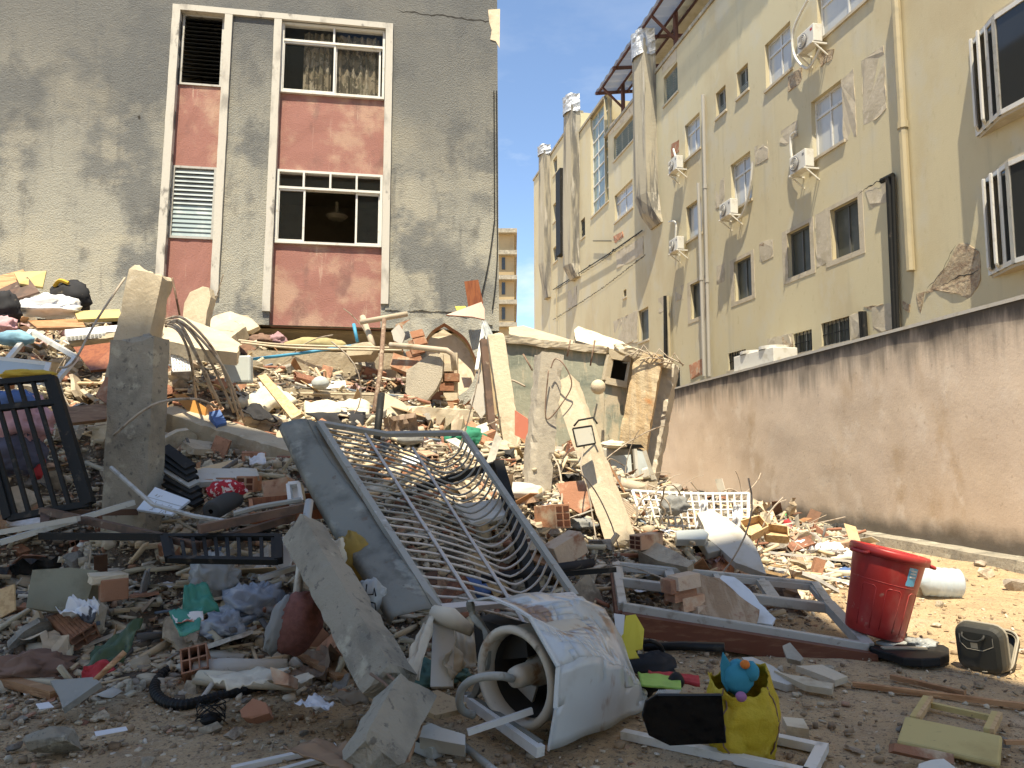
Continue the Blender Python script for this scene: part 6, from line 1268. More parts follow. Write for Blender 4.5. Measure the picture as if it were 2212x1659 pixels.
# ================================================================ RIGHT SIDE RUBBLE
slab('plaster_slab', 'large pale plaster slab tilted in the sun behind the aluminium window', 'slab', [(1505, 1108), (1540, 1100), (1600, 1140), (1632, 1180), (1655, 1240), (1590, 1215), (1530, 1165)], white, 7.4, (-.1, -.7, 1), .08, (.1, .015))
slab('concrete_slab', 'thick grey concrete slab tilted just behind the window frame corner', 'slab', [(1378, 1190), (1400, 1162), (1440, 1180), (1500, 1215), (1485, 1225), (1420, 1212)], dusty, 6.9, (-.2, -.6, 1), .16, (.09, .015))
blk = thing('brick_block', G(1260, 1215), 'long ribbed clay brick lump lying right of the railing in rubble', 'brick')
def bigbrick(t, p, q, w, h, holes=True):
    m = M(); m.bar(p, q, w, h); m.build('brick', brickm, t, bevel=.006)
    if holes:
        d = (p - q).normalized(); s = d.cross(Vector((0, 0, 1))).normalized(); up = s.cross(d)
        for i in (-1, 1):
            for j in (-1, 0, 1): M().box(p + d * .002 + s * i * w * .24 + up * j * h * .3, s * w * .18, up * h * .11, d * .003).build('flute', bdk, t)  # thin dark plates painting the shaded flute mouths
bigbrick(blk, U(1250, 1168, 6.75), U(1190, 1205, 6.6), .2, .2, True)
b2 = thing('brick_block', G(1230, 1120), 'fluted clay brick end facing left at the foot of the leaning column', 'brick'); bigbrick(b2, U(1216, 1115, 7.5), U(1170, 1118, 7.75), .2, .24)
b3 = thing('brick_block', G(1390, 1160), 'fluted clay brick lying just right of the foot of the leaning column', 'brick'); bigbrick(b3, U(1372, 1172, 7.2), U(1420, 1165, 7.4), .15, .14)
slab('board', 'cracked brown board leaning under the leaning column', 'board', [(1200, 1045), (1230, 1040), (1290, 1035), (1310, 1075), (1255, 1110), (1220, 1090)], brickm, 8.0, (-.2, -1, .4), .1, (.1, .012))
for k, (pts, lab) in enumerate((([(1600, 1140), (1640, 1128), (1658, 1150), (1620, 1170)], 'pale empty drawer tipped up behind the plaster slab'), ([(1650, 1145), (1700, 1152), (1702, 1172), (1655, 1168)], 'low pale drawer lying right of the tipped drawer'))):
    q, n = face_pts(pts, 8.3, (-.2, -.7, 1)); d = thing('drawer', q[3], lab, 'drawer'); m = M(); m.prism([p - n * .02 for p in q], n * .02); m.build('bottom', woodl, d)
    for a, b in zip(q, q[1:] + q[:1]): m = M(); m.prism([a, b, b + n * .1, a + n * .1], (a - b).cross(n).normalized() * .015); m.build('side', woodl, d)
m = M(); c = G(1965 - 20, 1270) ; 
t = thing('toilet_seat', GZ(1905, 1262), 'cream oval toilet seat ring lying left of the red bin', 'toilet seat') if False else None
ring = [GZ(1830 + 60 * math.cos(a), 1222 + 16 * math.sin(a), .12 + .05 * math.cos(a)) for a in [i * math.pi / 12 for i in range(25)]]; M().tube(ring, .035, 7).build('toilet_seat', cream, label='cream oval ring seat lying left of the red bin', cat='seat', smooth=True)
for i, pts in enumerate((((1660, 1245), (1850, 1275)), ((1660, 1245), (1780, 1225)), ((1780, 1262), (1850, 1240)), ((1560, 1235), (1790, 1280)), ((1600, 1205), (1860, 1228)))):
    a, b = G(*pts[0]) + Vector((0, 0, .1)), G(*pts[1]) + Vector((0, 0, .08)); M().bar(a, b, .035, .03).build('frame_strip', [wmet, woodl][i % 2], label=['white frame strip slanting to the red bin', 'pale strip crossing above the white frame strip', 'short white strip behind the red bin', 'longest pale strip behind the aluminium window', 'white strip lying furthest back toward the tan wall'][i], cat='strip')
for i, (u, v, r, mt, lab) in enumerate(((1830, 1250, (.22, .15, .1), bluec, 'blue patterned clothes heaped left of the red bin'), (1680, 1165, (.15, .12, .1), lbluec, 'pale blue cloth in sunlit rubble below the tan wall'), (1790, 1195, (.22, .14, .12), plasw, 'white bag on sunlit rubble behind the red bin'), (1735, 1190, (.2, .12, .12), plasw, 'white and red flowered bag left of the oval ring'),
        (1702, 1140, (.07, .06, .11), redc, 'small red and green doll at the foot of the tan wall'), (1400, 1262, (.12, .1, .09), plasc, 'clear plastic bottle pack lying inside the aluminium window'), (1475, 1290, (.12, .1, .1), plasw, 'white kettle shaped jug under the brick lump'), (1255, 1140, (.22, .14, .08), greyc, 'grey rag draped over bricks at the foot of the leaning column'))):
    blob('cloth_heap' if i not in (5, 6, 4) else ['', '', '', '', 'doll', 'bottle_pack', 'jug'][i], lab, ['clothes', 'cloth', 'bag', 'bag', 'doll', 'bottle', 'jug', 'cloth'][i], G(u, v) + Vector((0, 0, r[2] * .3)), r, mt, .35, seed=40 + i)
blob('toy_ball', 'green knitted cap beside the red doll', 'cap', G(1700, 1128) + Vector((0, 0, .1)), (.05, .05, .05), col('green_wool', (.1, .35, .12)), .1, seed=2)
for i, (pts, lab) in enumerate((([(1460, 1145), (1520, 1142), (1532, 1152), (1525, 1165), (1462, 1165)], 'grey clear lidded box in rubble behind the concrete slab'), ([(1510, 1165), (1560, 1172), (1570, 1185), (1530, 1195)], 'dark tray behind the large plaster slab'))):
    slab('plastic_box', lab, 'box', pts, [frost, gmet][i], 7.7, (0, -.8, 1), .1, bevel=.01)
slab('carton', 'white cube carton near the tan wall left of the red bin', 'box', [(1845, 1180), (1875, 1178), (1880, 1205), (1848, 1212)], white, 8.6, (-.3, -1, .4), .14)
# tangle of thin bars right of the leaning column
for i in range(16):
    a = G(1380 + rng.uniform(-20, 130), 1165 - rng.uniform(0, 70)); p = [a]; d = Vector((rng.uniform(-1, 1), rng.uniform(-.4, .4), rng.uniform(.1, .8))).normalized()
    for k in range(6): p.append(p[-1] + d * .14); d = (d + Vector((rng.uniform(-.6, .6), rng.uniform(-.3, .3), rng.uniform(-.7, .2)))).normalized()
    rod('twisted_bar', 'twisted thin bar in the tangle right of the leaning column', 'rebar', p, .01, wire, 5, group='tangle of bars right of the leaning column', curve=True)
m = M(); m.bar(U(1350, 1075, 8.3), U(1405, 1060, 8.6), .05, .05); 
slab('yellow_paper', 'torn yellow paper sheet hanging behind the washing machine', 'paper', [(1352, 1330), (1372, 1328), (1392, 1360), (1388, 1400), (1372, 1405), (1380, 1420), (1345, 1425), (1338, 1390)], yelp, 4.95, (0, -1, .4), .004, (.06, .01))
slab('newspaper', 'grey newspaper piece hanging at the left of the torn yellow paper', 'paper', [(1326, 1325), (1350, 1328), (1345, 1385), (1330, 1360)], MATS['paper'], 5.0, (0, -1, .3), .004)
bg = blob('handbag', 'black handbag with looped handle lying behind the black screen panel', 'handbag', GZ(1410, 1440, .08), (.17, .1, .1), blackc, .2, seed=13)
rod('bag_handle', None, None, [GZ(1372, 1420, .1), GZ(1378, 1395, .2), GZ(1405, 1385, .27), GZ(1430, 1400, .2), GZ(1428, 1425, .08)], .014, black, 7, curve=True, parent=bg)
sheetobj('folder', 'lime green plastic folder lying behind the black screen panel', 'folder', [(1378, 1452, 4.75), (1470, 1465, 4.65), (1472, 1490, 4.4), (1385, 1480, 4.45)], limep, .01, t=.012)
sheetobj('folder', 'dark red folder lying just behind the lime green folder', 'folder', [(1400, 1450, 4.9), (1510, 1462, 4.75), (1512, 1480, 4.6), (1405, 1462, 4.7)], redc, .01, t=.02)
m = M(); m.tube(spline([GZ(1392, 1492, .1), GZ(1410, 1488, .12), GZ(1440, 1480, .13), GZ(1470, 1465, .16)], 4), [.05, .045, .04, .035, .02, .02, .02, .02, .02, .03, .045, .05, .04], 10); m.build('desk_lamp', black, label='black flexible lamp head with white bulb before the lime folder', cat='lamp', smooth=True)
blob('light_bulb', 'white bulb at the left end of the black flexible lamp', 'bulb', GZ(1386, 1498, .1), (.035, .03, .03), plasw, .03, seed=1, flat=1)
rod('metal_profile', 'black metal profile lying below the aluminium window', 'profile', [(1390, 1398, 5.3), (1470, 1395, 5.3), (1565, 1398, 5.2)], .035, black, 4)
# ================================================================ FOREGROUND LEFT
def book(): pass
sheetobj('cardboard_wedge', 'long folded dark green sheet with red end standing on the earth at left', 'sheet', [(205, 1395, 4.72), (308, 1335, 4.8), (265, 1430, 4.62), (172, 1470, 4.55)], mk('camouflage_sheet', (.045, .075, .035), [((.09, .12, .06), 4, .5, .6), ((.03, .035, .025), 6, .55, .6)], rough=.5), .05, 2, .006, seed=3)
sheetobj('folded_sheet', 'red end flap of the dark green sheet on the earth at left', 'sheet', [(180, 1440, 4.55), (230, 1425, 4.6), (250, 1445, 4.52), (172, 1478, 4.5)], redc, .03, 2, .006, seed=4)
rod('stick', 'brown stick propping the dark green sheet from below', 'stick', [(205, 1470, 4.45), (270, 1408, 4.55)], .018, wood, 6)
slab('stone_tile', 'triangular grey tile lying on the earth at the left foreground', 'tile', [(108, 1470), (200, 1462), (218, 1472), (135, 1530), (125, 1500)], greyslab, 4.25, (-.1, -.5, 1), .04, (.15, .006))
M().bar(GZ(-20, 1462, .06), GZ(120, 1500, .04), .07, .05).build('wooden_batten', wood, label='brown batten at the left edge behind the triangular grey tile', cat='batten')
blob('fabric_heap', 'brown cloth heaped at the left edge of the foreground', 'cloth', GZ(40, 1455, .06), (.4, .2, .13), brownc, .45, seed=17)
slab('olive_slab', 'olive green painted wall piece standing in left foreground rubble', 'masonry', [(56, 1312), (70, 1232), (150, 1226), (208, 1232), (182, 1318), (110, 1320)], olive, 5.3, (.1, -1, .35), .16, (.2, .006))
ob_ = thing('brick_block', U(235, 1300, 5.25), 'orange clay block with grey mortar top right of the olive wall piece', 'brick'); M().bar(U(215, 1275, 5.3), U(275, 1268, 5.4), .14, .15).build('brick', brickm, ob_, bevel=.008); rbeam(U(205, 1252, 5.3), U(268, 1250, 5.4), .16, .07, seed=33, amp=.02).build('mortar', plast, ob_)
slab('board', 'tan board corner standing at the left edge of the foreground', 'board', [(-20, 1280), (30, 1262), (32, 1318), (-20, 1345)], woodl, 5.1, (.1, -1, .3), .02)
sheetobj('newspaper', 'black and white crumpled newspaper on the left foreground rubble', 'paper', [(120, 1310, 5.0), (165, 1292, 5.1), (215, 1300, 5.0), (205, 1335, 4.9)], mk('newsprint', (.66, .66, .66), [((.05, .05, .055), 2.2, .5, .53)], rough=.7), .09, 2, .004, seed=6)
blob('plastic_bag', 'large clear plastic bag bulging before the black railing', 'bag', G(465, 1290) + Vector((0, -.05, .12)), (.2, .16, .25), plasc, .3, seed=19, crease=.8)
sheetobj('green_box', 'crushed green cardboard box lid in the left foreground', 'box', [(398, 1265, 4.95), (445, 1258, 5.0), (475, 1320, 4.9), (392, 1330, 4.8)], greenp, .05, 2, .006, seed=7)
sheetobj('green_box', 'lower flap of crushed green box with printed band', 'box', [(365, 1320, 4.75), (440, 1310, 4.8), (430, 1360, 4.6), (388, 1372, 4.55)], greenp, .04, 2, .006, seed=8)
sheetobj('printed_band', 'printed white and red band on the crushed green box', 'label', [(372, 1328, 4.72), (438, 1320, 4.74), (440, 1340, 4.68), (380, 1345, 4.65)], mk('print_band', (.6, .56, .52), [((.35, .12, .08), 6, .5, .56)], rough=.6), .02, 2, .004)
for i, (u, v, r, lab) in enumerate(((545, 1340, (.26, .18, .2), 'bluish plastic bag heap left of the brown cushion'), (490, 1375, (.2, .14, .14), 'dusty clear plastic bag lower left of the brown cushion'), (575, 1295, (.12, .1, .1), 'small bag with blue cap above the brown cushion'))):
    blob('plastic_bag', lab, 'bag', G(u, v) + Vector((0, -.02, r[2] * .4)), r, plasb, .35, seed=21 + i, crease=.9)
rib = mk('ribbed_brown_cloth', (.2, .085, .07), [((.13, .055, .045), 30, .4, .6, (1, 1, 1), .6)], rough=.95, bump=(60, .5, .01))
blob('cushion', 'red brown ribbed cushion wedged left of the fallen post', 'cushion', U(640, 1345, 4.75), (.16, .13, .2), rib, .12, seed=25, tilt=-.4, flat=1)
blob('fabric_roll', 'grey rolled edge of fabric left of the brown ribbed cushion', 'fabric', U(604, 1350, 4.72), (.07, .1, .19), greyc, .15, seed=26, tilt=-.3, flat=1)
blob('cushion', 'yellow and black cushion stuffed under the metal duct', 'cushion', U(765, 1210, 5.3), (.15, .12, .2), col('mustard_cloth', (.3, .2, .05)), .25, seed=27, tilt=.2, flat=1)
blob('cushion', 'beige cushion panel left of the mustard cushion', 'cushion', U(738, 1212, 5.25), (.07, .08, .16), cream, .15, seed=28, tilt=.1, flat=1)
t = blob('marked_bag', 'pale plastic bag with black marker scrawl under the metal duct', 'bag', U(800, 1295, 4.75), (.11, .08, .13), plasc, .2, seed=29, flat=1)
for pts in ([(792, 1262), (790, 1285), (806, 1284), (808, 1270), (812, 1288)], [(796, 1300), (790, 1315), (800, 1325), (812, 1318), (810, 1303), (797, 1300)]): rod('marker_line', None, None, [U(u, v, 4.63) for u, v in pts], .005, black, 5, parent=t)
M().tube([U(668, 1082, 5.2), U(640, 1300, 4.75)], .03, 8).build('aluminium_pole', alu, label='shiny aluminium pole standing against the fallen concrete post', cat='pole', smooth=True)
M().bar(U(560, 1250, 5.0), U(640, 1225, 5.15), .06, .03).build('metal_strip', alu, label='white metal strip left of the aluminium pole', cat='strip')
slab('white_box', 'torn white plastic sheet left of the fallen post top', 'plastic', [(608, 1160), (628, 1150), (640, 1180), (620, 1230), (578, 1215)], plasw, 5.2, (.2, -1, .3), .05, (.1, .02))
# hose and rolled tarp
hz_ = [GZ(560, 1440, .05), GZ(470, 1420, .06), GZ(370, 1482 - 38, .04), GZ(335, 1480, .03), GZ(350, 1512, .03), GZ(400, 1522, .03), GZ(470, 1505, .03), GZ(560, 1482, .04), GZ(640, 1470, .05)]
hs = spline(hz_, 14); m = M(); m.tube(hs, [.034 if i % 2 else .029 for i in range(len(hs))], 10); m.build('corrugated_hose', black, label='black corrugated hose looped on the foreground earth', cat='hose')
for i, (a, b, r0, lab) in enumerate((((420, 1450), (620, 1440), .07, 'upper white tarpaulin roll lying by the black hose'), ((430, 1465), (640, 1478), .05, 'lower cream tarpaulin sheet roll over the black hose'), ((432, 1418), (530, 1425), .05, 'folded white cover behind the tarpaulin rolls'))):
    p, q = GZ(*a, .08), GZ(*b, .08); m = M(); d = (q - p).normalized(); m.lathe(p, d, [(r0 * .5, 0), (r0, 0), (r0 * 1.05, .2), (r0 * .85, (q - p).length * .6), (r0 * .7, (q - p).length)], 16); o = m.build('tarpaulin_roll', white if i != 1 else cream, label=lab, cat='tarpaulin', smooth=True); solid(o, .004)
sheetobj('tarpaulin', 'cream tarpaulin flap spread over the ground by the black hose', 'tarpaulin', [(440, 1452, 4.5), (640, 1440, 4.6), (570, 1475, 4.15), (490, 1485, 4.1)], cream, .05, 2, .005, seed=9)
slab('brick', 'broken brown brick lying at the end of the tarpaulin', 'brick', [(583, 1440), (600, 1445), (625, 1455), (622, 1482), (590, 1478)], brickm, 4.2, (-.2, -1, .5), .12, (.06, .01))
slab('brick', 'orange topped brick piece on the foreground earth below the black hose', 'brick', [(518, 1535), (545, 1510), (575, 1518), (582, 1540), (545, 1552), (522, 1550)], brickm, 3.85, (0, -1, .7), .1, (.05, .01))
slab('paper_slip', 'white paper slip on the bare earth in the left foreground', 'paper', [(204, 1580), (272, 1569), (276, 1577), (207, 1590)], MATS['paper'], 3.9, (0, -.02, 1), .003)
slab('paper_slip', 'small white leaflet on the earth under the triangular grey tile', 'paper', [(77, 1520), (105, 1516), (117, 1527), (85, 1532)], MATS['paper'], 4.1, (0, -.05, 1), .003)
sheetobj('paper_sheet', 'crumpled white paper on the earth left of the fallen post end', 'paper', [(635, 1518, 4.15), (690, 1500, 4.25), (725, 1520, 4.15), (700, 1532, 4.05)], MATS['paper'], .05, 2, .002, seed=11)
sheetobj('card', 'printed cream card on the earth by the brown brick', 'paper', [(632, 1462, 4.45), (665, 1452, 4.5), (680, 1462, 4.42), (650, 1478, 4.35)], cream, .01, 2, .002, seed=12)
for u, v, nm, lab, r in ((115, 1635, 'stone', 'large dark grey stone with pale patch at the lower left corner', .26), (455, 1555, 'charger', 'tangle of black wire on a small adaptor in the foreground', .1), (510, 1595, 'stone', 'brown clod alone on the earth below the black hose', .11), (840 - 10, 1545, 'foil_ball', 'scrunched foil ball beside the fallen post end', .06), (590, 1470, 'stone', 'stone by the tarpaulin end', .07), (220, 1545 + 10, 'stone', 'pale stone on the earth below the triangular tile', .1)):
    if nm == 'charger':
        t = blob('adaptor', lab, 'adaptor', GZ(u, v, .03), (.06, .05, .04), black, .15, seed=3)
        for k in range(5): rod('wire_loop', None, None, [GZ(u, v, .05) + Vector((.08 * math.cos(a + k), .06 * math.sin(a + k), .05 + .05 * math.sin(a * 1.3 + k * 2))) for a in [i * .7 for i in range(10)]], .003, black, 5, parent=t)
        continue
    o = bpy.data.objects.new(nm, mesh_of(rough_rock(int(u), .8), [concd, dusty, foil][2 if nm == 'foil_ball' else (0 if u == 115 else 1)], nm)); COL.objects.link(o); o.location = GZ(u, v) + Vector((0, 0, r * .22)); o.scale = (r * 1.2,) * 3; tag(o, lab, 'foil' if nm == 'foil_ball' else 'stone')
sheetobj('cardboard', 'brown cardboard flap at the bottom edge left of the fallen post end', 'cardboard', [(612, 1610, 3.6), (700, 1600, 3.65), (768, 1612, 3.55), (760, 1668, 3.3)], mk('cardboard', (.27, .17, .1), rough=.8), .04, 2, .006, seed=13)
M().bar(GZ(500, 1662, .02), GZ(725, 1612, .04), .035, .025).build('white_rail', wmet, label='white rail lying at the bottom edge left of the cardboard', cat='rail')
M().bar(GZ(560, 1678, .02), GZ(730, 1630, .03), .03, .02).build('white_rail', wmet, label='second white rail nearer the bottom edge under the cardboard', cat='rail')
t = slab('plaster_piece', 'white topped plaster piece on the earth right of the fallen post end', 'rubble', [(905, 1572), (930, 1562), (1005, 1588), (1003, 1612), (960, 1602), (908, 1590)], white, 3.75, (0, -.7, 1), .09, (.06, .01))
t = thing('electrical_box', GZ(920, 1625), 'grey metal socket box lying below the white plaster piece', 'box'); M().bar(GZ(888, 1600, .04), GZ(945, 1625, .04), .07, .06).build('casing', alu, t, bevel=.005); M().bar(GZ(895, 1594, .075), GZ(925, 1606, .075), .035, .01).build('slot', black, t)
M().tube([GZ(1000, 1610, .03), GZ(1100, 1690, .03)], .018, 8).build('metal_tube', gmet, label='grey tube on the earth at the bottom edge under the washing machine', cat='tube', smooth=True)
sheetobj('cardboard', 'curled brown cardboard at right of the fallen post end', 'cardboard', [(895, 1580, 3.7), (918, 1535, 3.8), (880, 1640, 3.4), (862, 1650, 3.4)], MATS['cardboard'], .03, 2, .006, seed=14)
slab('chipboard_piece', 'stained chipboard square lying left of the washing machine', 'board', [(895, 1505), (945, 1490), (1008, 1518), (995, 1532), (940, 1545), (910, 1530)], chip, 4.0, (0, -.3, 1), .03)
blob('teal_cloth', 'dark teal cloth heaped right of the fallen post', 'cloth', GZ(925, 1462, .05), (.18, .14, .1), tealc, .4, seed=33)
blob('teal_cloth', 'grey teal cloth scrap touching the left of the washing machine', 'cloth', GZ(985, 1455, .05), (.1, .1, .07), tealc, .4, seed=34)
sheetobj('cardboard', 'curved cardboard strip on the earth behind the fallen post end', 'cardboard', [(665, 1500, 4.3), (790, 1490, 4.35), (800, 1515, 4.1), (740, 1520, 4.1)], col('grey_card', (.25, .2, .14)), .05, 2, .004, seed=15)
M().bar(GZ(620, 1400, .1), GZ(735, 1465, .06), .05, .03).build('wooden_batten', wood, label='brown batten end under the brown cushion by the fallen post', cat='batten')
# ================================================================ MIDDLE LEFT
t = slab('sign_board', 'white board with grey scribbled notes lying below the dark column', 'sign', [(335, 1052), (410, 1080), (370, 1112), (295, 1100)], mk('white_board', (.62, .66, .7), rough=.4), 6.0, (-.1, -.8, 1), .02)
q, n = face_pts([(335, 1052), (410, 1080), (370, 1112), (295, 1100)], 6.0, (-.1, -.8, 1))
for i in range(26):
    x, y = (.08 + .34 * rng.random(), .1 + .25 * rng.random()) if i < 5 else (.3 + .5 * rng.random(), .5 + .4 * rng.random()); a = q[0].lerp(q[1], x).lerp(q[3].lerp(q[2], x), y) + n * .002; d = (q[3] - q[0]).normalized() * rng.uniform(.01, .04) + (q[1] - q[0]).normalized() * rng.uniform(-.02, .02)
    M().bar(a, a + d, .005, .001, n).build('ink_stroke', gmet, t)
a, b = q[0].lerp(q[3], .45) + n * .002, q[1].lerp(q[2], .45) + n * .002; M().bar(a, b, .004, .001, n).build('ink_line', gmet, t)
sh_ = thing('roller_shutter', U(360, 1050, 6.7), 'dark corrugated shutter slats fanned beside the dark column', 'shutter')
for i in range(7):
    a, b = U(362 + i * 1.5, 972 + i * 15, 6.9 - .06 * i), U(412 + i * 3, 1010 + i * 13, 6.6 - .06 * i); a = a.lerp(b, -.15); M().bar(a, b, .1, .03, (0, -.7, 1)).build('slat', [bmet, gmet][i % 2] if i % 3 == 0 else bmet, sh_)
bk = thing('brick_block', U(480, 1062, 6.6), 'row of fluted bricks with plaster slab top above red patterned cloth', 'brick')
slab('plaster_top', None, None, [(415, 1022), (440, 1010), (555, 1012), (560, 1028), (430, 1042)], white, 6.55, (0, -.5, 1), .05, (.1, .01), parent=bk)
for i in range(3):
    p = U(425 + 45 * i, 1052 - i * 3, 6.6); M().box(p + Vector((.06, .1, 0)), (.085, -.01, 0), (.0, .1, 0), (0, 0, .07)).build('brick', brickm, bk, bevel=.005)
    for k in (0, 1):
        for j in (0, 1): M().box(p + Vector((.02 + .08 * k, -.002, -.03 + .06 * j)), (.028, 0, 0), (0, .006, 0), (0, 0, .022)).build('flute', bdk, bk)  # dark plates on the brick ends, shade of the flutes painted on
slab('brick', 'orange brick lump standing behind the foam box', 'brick', [(565, 1040), (620, 1030), (624, 1075), (570, 1085)], brickm, 6.5, (-.1, -1, .4), .14, (.08, .012))
pat = mk('red_patterned_cloth', (.35, .02, .03), [((.6, .5, .48), 22, .53, .57)], rough=.9)
blob('patterned_cloth', 'red and white patterned cloth lying over the rolled mat', 'cloth', U(490, 1062, 6.2), (.17, .12, .1), pat, .2, seed=41)
matm = mk('rubber_mat', (.05, .05, .048), rough=.8); p, q = U(455, 1105, 5.9), U(508, 1075, 6.2); m = M(); d = (q - p).normalized(); m.lathe(p, d, [(.02, .0), (.04, .0), (.05, .0), (.075, 0), (.08, .02), (.08, (q - p).length)], 16); m.build('rolled_mat', matm, label='dark rolled rubber mat below the red patterned cloth', cat='mat', smooth=True)
t = thing('foam_box', U(635, 1088, 6.1), 'white polystyrene box tray left of the metal duct', 'box'); fo = mk('polystyrene', (.72, .72, .7), rough=.8)
q, n = face_pts([(625, 1048), (648, 1046), (655, 1085), (630, 1092)], 6.1, (-.2, -1, .6)); m = M(); m.prism([p - n * .04 for p in q], n * .02); m.build('bottom', fo, t)
for a, b in zip(q, q[1:] + q[:1]): M().bar(a, b, .03, .07, n).build('side', fo, t)
t = thing('doll', U(667, 1045, 6.3), 'rag doll head with purple hair beside the metal duct', 'doll'); blob('head', None, None, U(668, 1033, 6.3), (.06, .05, .06), col('doll_skin', (.45, .25, .18)), .06, seed=3, parent=t, flat=1); blob('hair', None, None, U(670, 1022, 6.33), (.075, .06, .06), col('doll_hair', (.3, .22, .33)), .35, seed=4, parent=t, flat=1)
for du in (-4, 4): M().box(U(668 + du, 1032, 6.24), (.006, 0, 0), (0, .006, 0), (0, 0, .006)).build('eye', black, t)
t = thing('picture_frame', U(600, 1120, 5.8), 'shallow brown wooden drawer frame lying under the foam box', 'drawer'); q = [U(540, 1088, 6.1), U(690, 1075, 6.3), U(735, 1105, 6.0), U(545, 1120, 5.8)]
for a, b in zip(q, q[1:] + q[:1]): M().bar(a, b, .03, .09).build('side', redwd, t)
M().bar(U(430, 1143, 5.3), U(735, 1080, 6.0), .07, .06).build('timber_bar', woodd, label='long dark timber bar slanting up to the metal duct', cat='timber')
for i, (pts, lab) in enumerate((([(538, 985, 7.6), (572, 978, 7.7), (575, 1000, 7.5), (540, 1003, 7.5)], 'white paper sheet on dark rubble below the broad pale beam'), ([(868, 985, 8), (905, 985, 8), (908, 1000, 7.8), (870, 1002, 7.8)], 'white paper seen through the upper bars of the balcony railing'))): sheetobj('paper_sheet', lab, 'paper', pts, MATS['paper'], .04, 2, .003, seed=i)
blob('white_cloth', 'white cloth lying at the left edge under the black fence', 'cloth', G(40, 1140) + Vector((0, 0, .03)), (.35, .15, .08), plasw, .35, seed=44)
# through the railing
for i, (u, v, r, mt, lab, nm) in enumerate(((1010, 1290, (.2, .15, .12), bluec, 'blue crate corner seen under the balcony railing', 'crate'), (1005, 960, (.3, .2, .18), col('green_net', (.03, .2, .12)), 'dark green net bundle at the upper corner of the balcony railing', 'net'), (880, 960, (.2, .15, .12), greyc, 'grey round casing seen through the upper bars of the railing', 'casing'), (1120, 1075, (.3, .2, .12), white, 'white toilet bowl piece right of the balcony railing', 'bowl'))):
    blob('bundle' if nm == 'net' else nm, lab, nm, G(u, v) + Vector((0, 0, .05)), r, mt, .3 if nm == 'net' else .12, seed=50 + i)
M().bar(U(905, 1055, 6.7), U(1085, 1000, 7.3), .07, .07).build('dark_beam', bmet, label='dark metal beam slanting behind the balcony railing bars', cat='beam')
M().bar(U(1075, 1000, 7.2), U(1160, 1300, 6.2), .1, .08).build('dark_post', bmet, label='dark steel post behind the right end of the balcony railing', cat='post')
slab('white_board', 'white board lying behind the lower bars of the balcony railing', 'board', [(980, 1090), (1090, 1075), (1100, 1110), (1020, 1130)], white, 6.6, (0, -.4, 1), .03, (.1, .01))
slab('wooden_box', 'tan wooden board leaning below the railing right end', 'board', [(1010, 1200), (1040, 1190), (1100, 1270), (1070, 1290)], woodl, 6.0, (-.2, -1, .4), .03)
M().bar(U(1330, 1230, 6.3), U(1210, 1240, 6.2), .04, .04).build('metal_bar', bmet, label='black bar lying between railing and aluminium window', cat='bar')
for i, pts in enumerate((((1040, 1250, 5.9), (1210, 1225, 6.0), (1280, 1215, 6.2)),)): rod('cloth_edge', 'black cloth strip behind the washing machine top', 'cloth', pts, .04, blackc, 5)
# ================================================================ UPPER LEFT HEAP
def quadbox(name, label, cat, c, t, mat): 
    q = [V3(p) for p in c]; n = (q[1] - q[0]).cross(q[3] - q[0]).normalized(); m = M(); m.prism(q, n * t); return m.build(name, mat, label=label, cat=cat)
quadbox('wooden_board', 'brown wooden panel on top of the upper left heap at the edge', 'board', [(-20, 600, 10.6), (50, 582, 10.9), (62, 602, 10.5), (-20, 632, 10.2)], .03, wood)
quadbox('wooden_board', 'yellow backed board jutting over the upper left heap', 'board', [(30, 588, 10.5), (100, 585, 10.7), (92, 620, 10.4), (42, 612, 10.2)], .03, board)
quadbox('wooden_board', 'dark brown panel just below the yellow backed board', 'board', [(-10, 628, 10.2), (60, 598, 10.4), (85, 630, 10.2), (20, 650, 10.0)], .03, woodd)
blob('cloth_bundle', 'black coat bundle on top of the upper left heap before the grey wall', 'clothes', U(150, 650, 11), (.32, .2, .32), blackc, .22, seed=60)
M().tube(spline([U(118, 618, 10.9), U(130, 606, 10.85), U(148, 612, 10.85)], 4), .03, 6).build('yellow_strap', yelc, label='yellow strap on the black coat bundle', cat='strap')
blob('plastic_bag', 'white plastic bag full of clothes below the black coat bundle', 'bag', U(105, 668, 10.2), (.46, .25, .22), plasw, .25, seed=61, crease=.7)
quadbox('painted_board', 'pale yellow drawer front lying right of the white plastic bag', 'board', [(160, 672, 10.2), (258, 668, 10.4), (264, 686, 10.1), (168, 690, 9.9)], .05, board)
quadbox('wooden_board', 'dark wooden panel under the white plastic bag', 'board', [(60, 692, 10), (175, 688, 10.1), (185, 706, 9.7), (80, 708, 9.6)], .04, wood)
blob('clothes_heap', 'black and pink clothes at the left edge of the upper heap', 'clothes', U(0, 675, 9.8), (.25, .2, .3), blackc, .3, seed=62); blob('clothes_heap', 'pink cloth hanging at the left edge below black clothes', 'clothes', U(8, 706, 9.6), (.18, .15, .15), pinkc, .3, seed=63)
t = thing('crate', U(200, 715, 9.3), 'white perforated tray lying on a plaster slab left of the pale column', 'tray'); q = [U(140, 712, 9.2), U(255, 702, 9.4), U(262, 715, 9.1), U(145, 726, 8.9)]; m = M(); m.prism(q, (0, 0, -.06)); m.build('base', fo, t)
for i in range(14): M().bar(q[3].lerp(q[2], (i + .5) / 14) + Vector((0, -.004, -.012)), q[3].lerp(q[2], (i + .5) / 14) + Vector((0, -.004, -.05)), .03, .004, (0, 1, 0)).build('slot', gmet, t)
slab('plaster_slab', 'plaster slab under the white perforated tray', 'slab', [(140, 728), (260, 716), (262, 726), (150, 742)], plast, 9.0, (0, -1, .3), .12, (.08, .015))
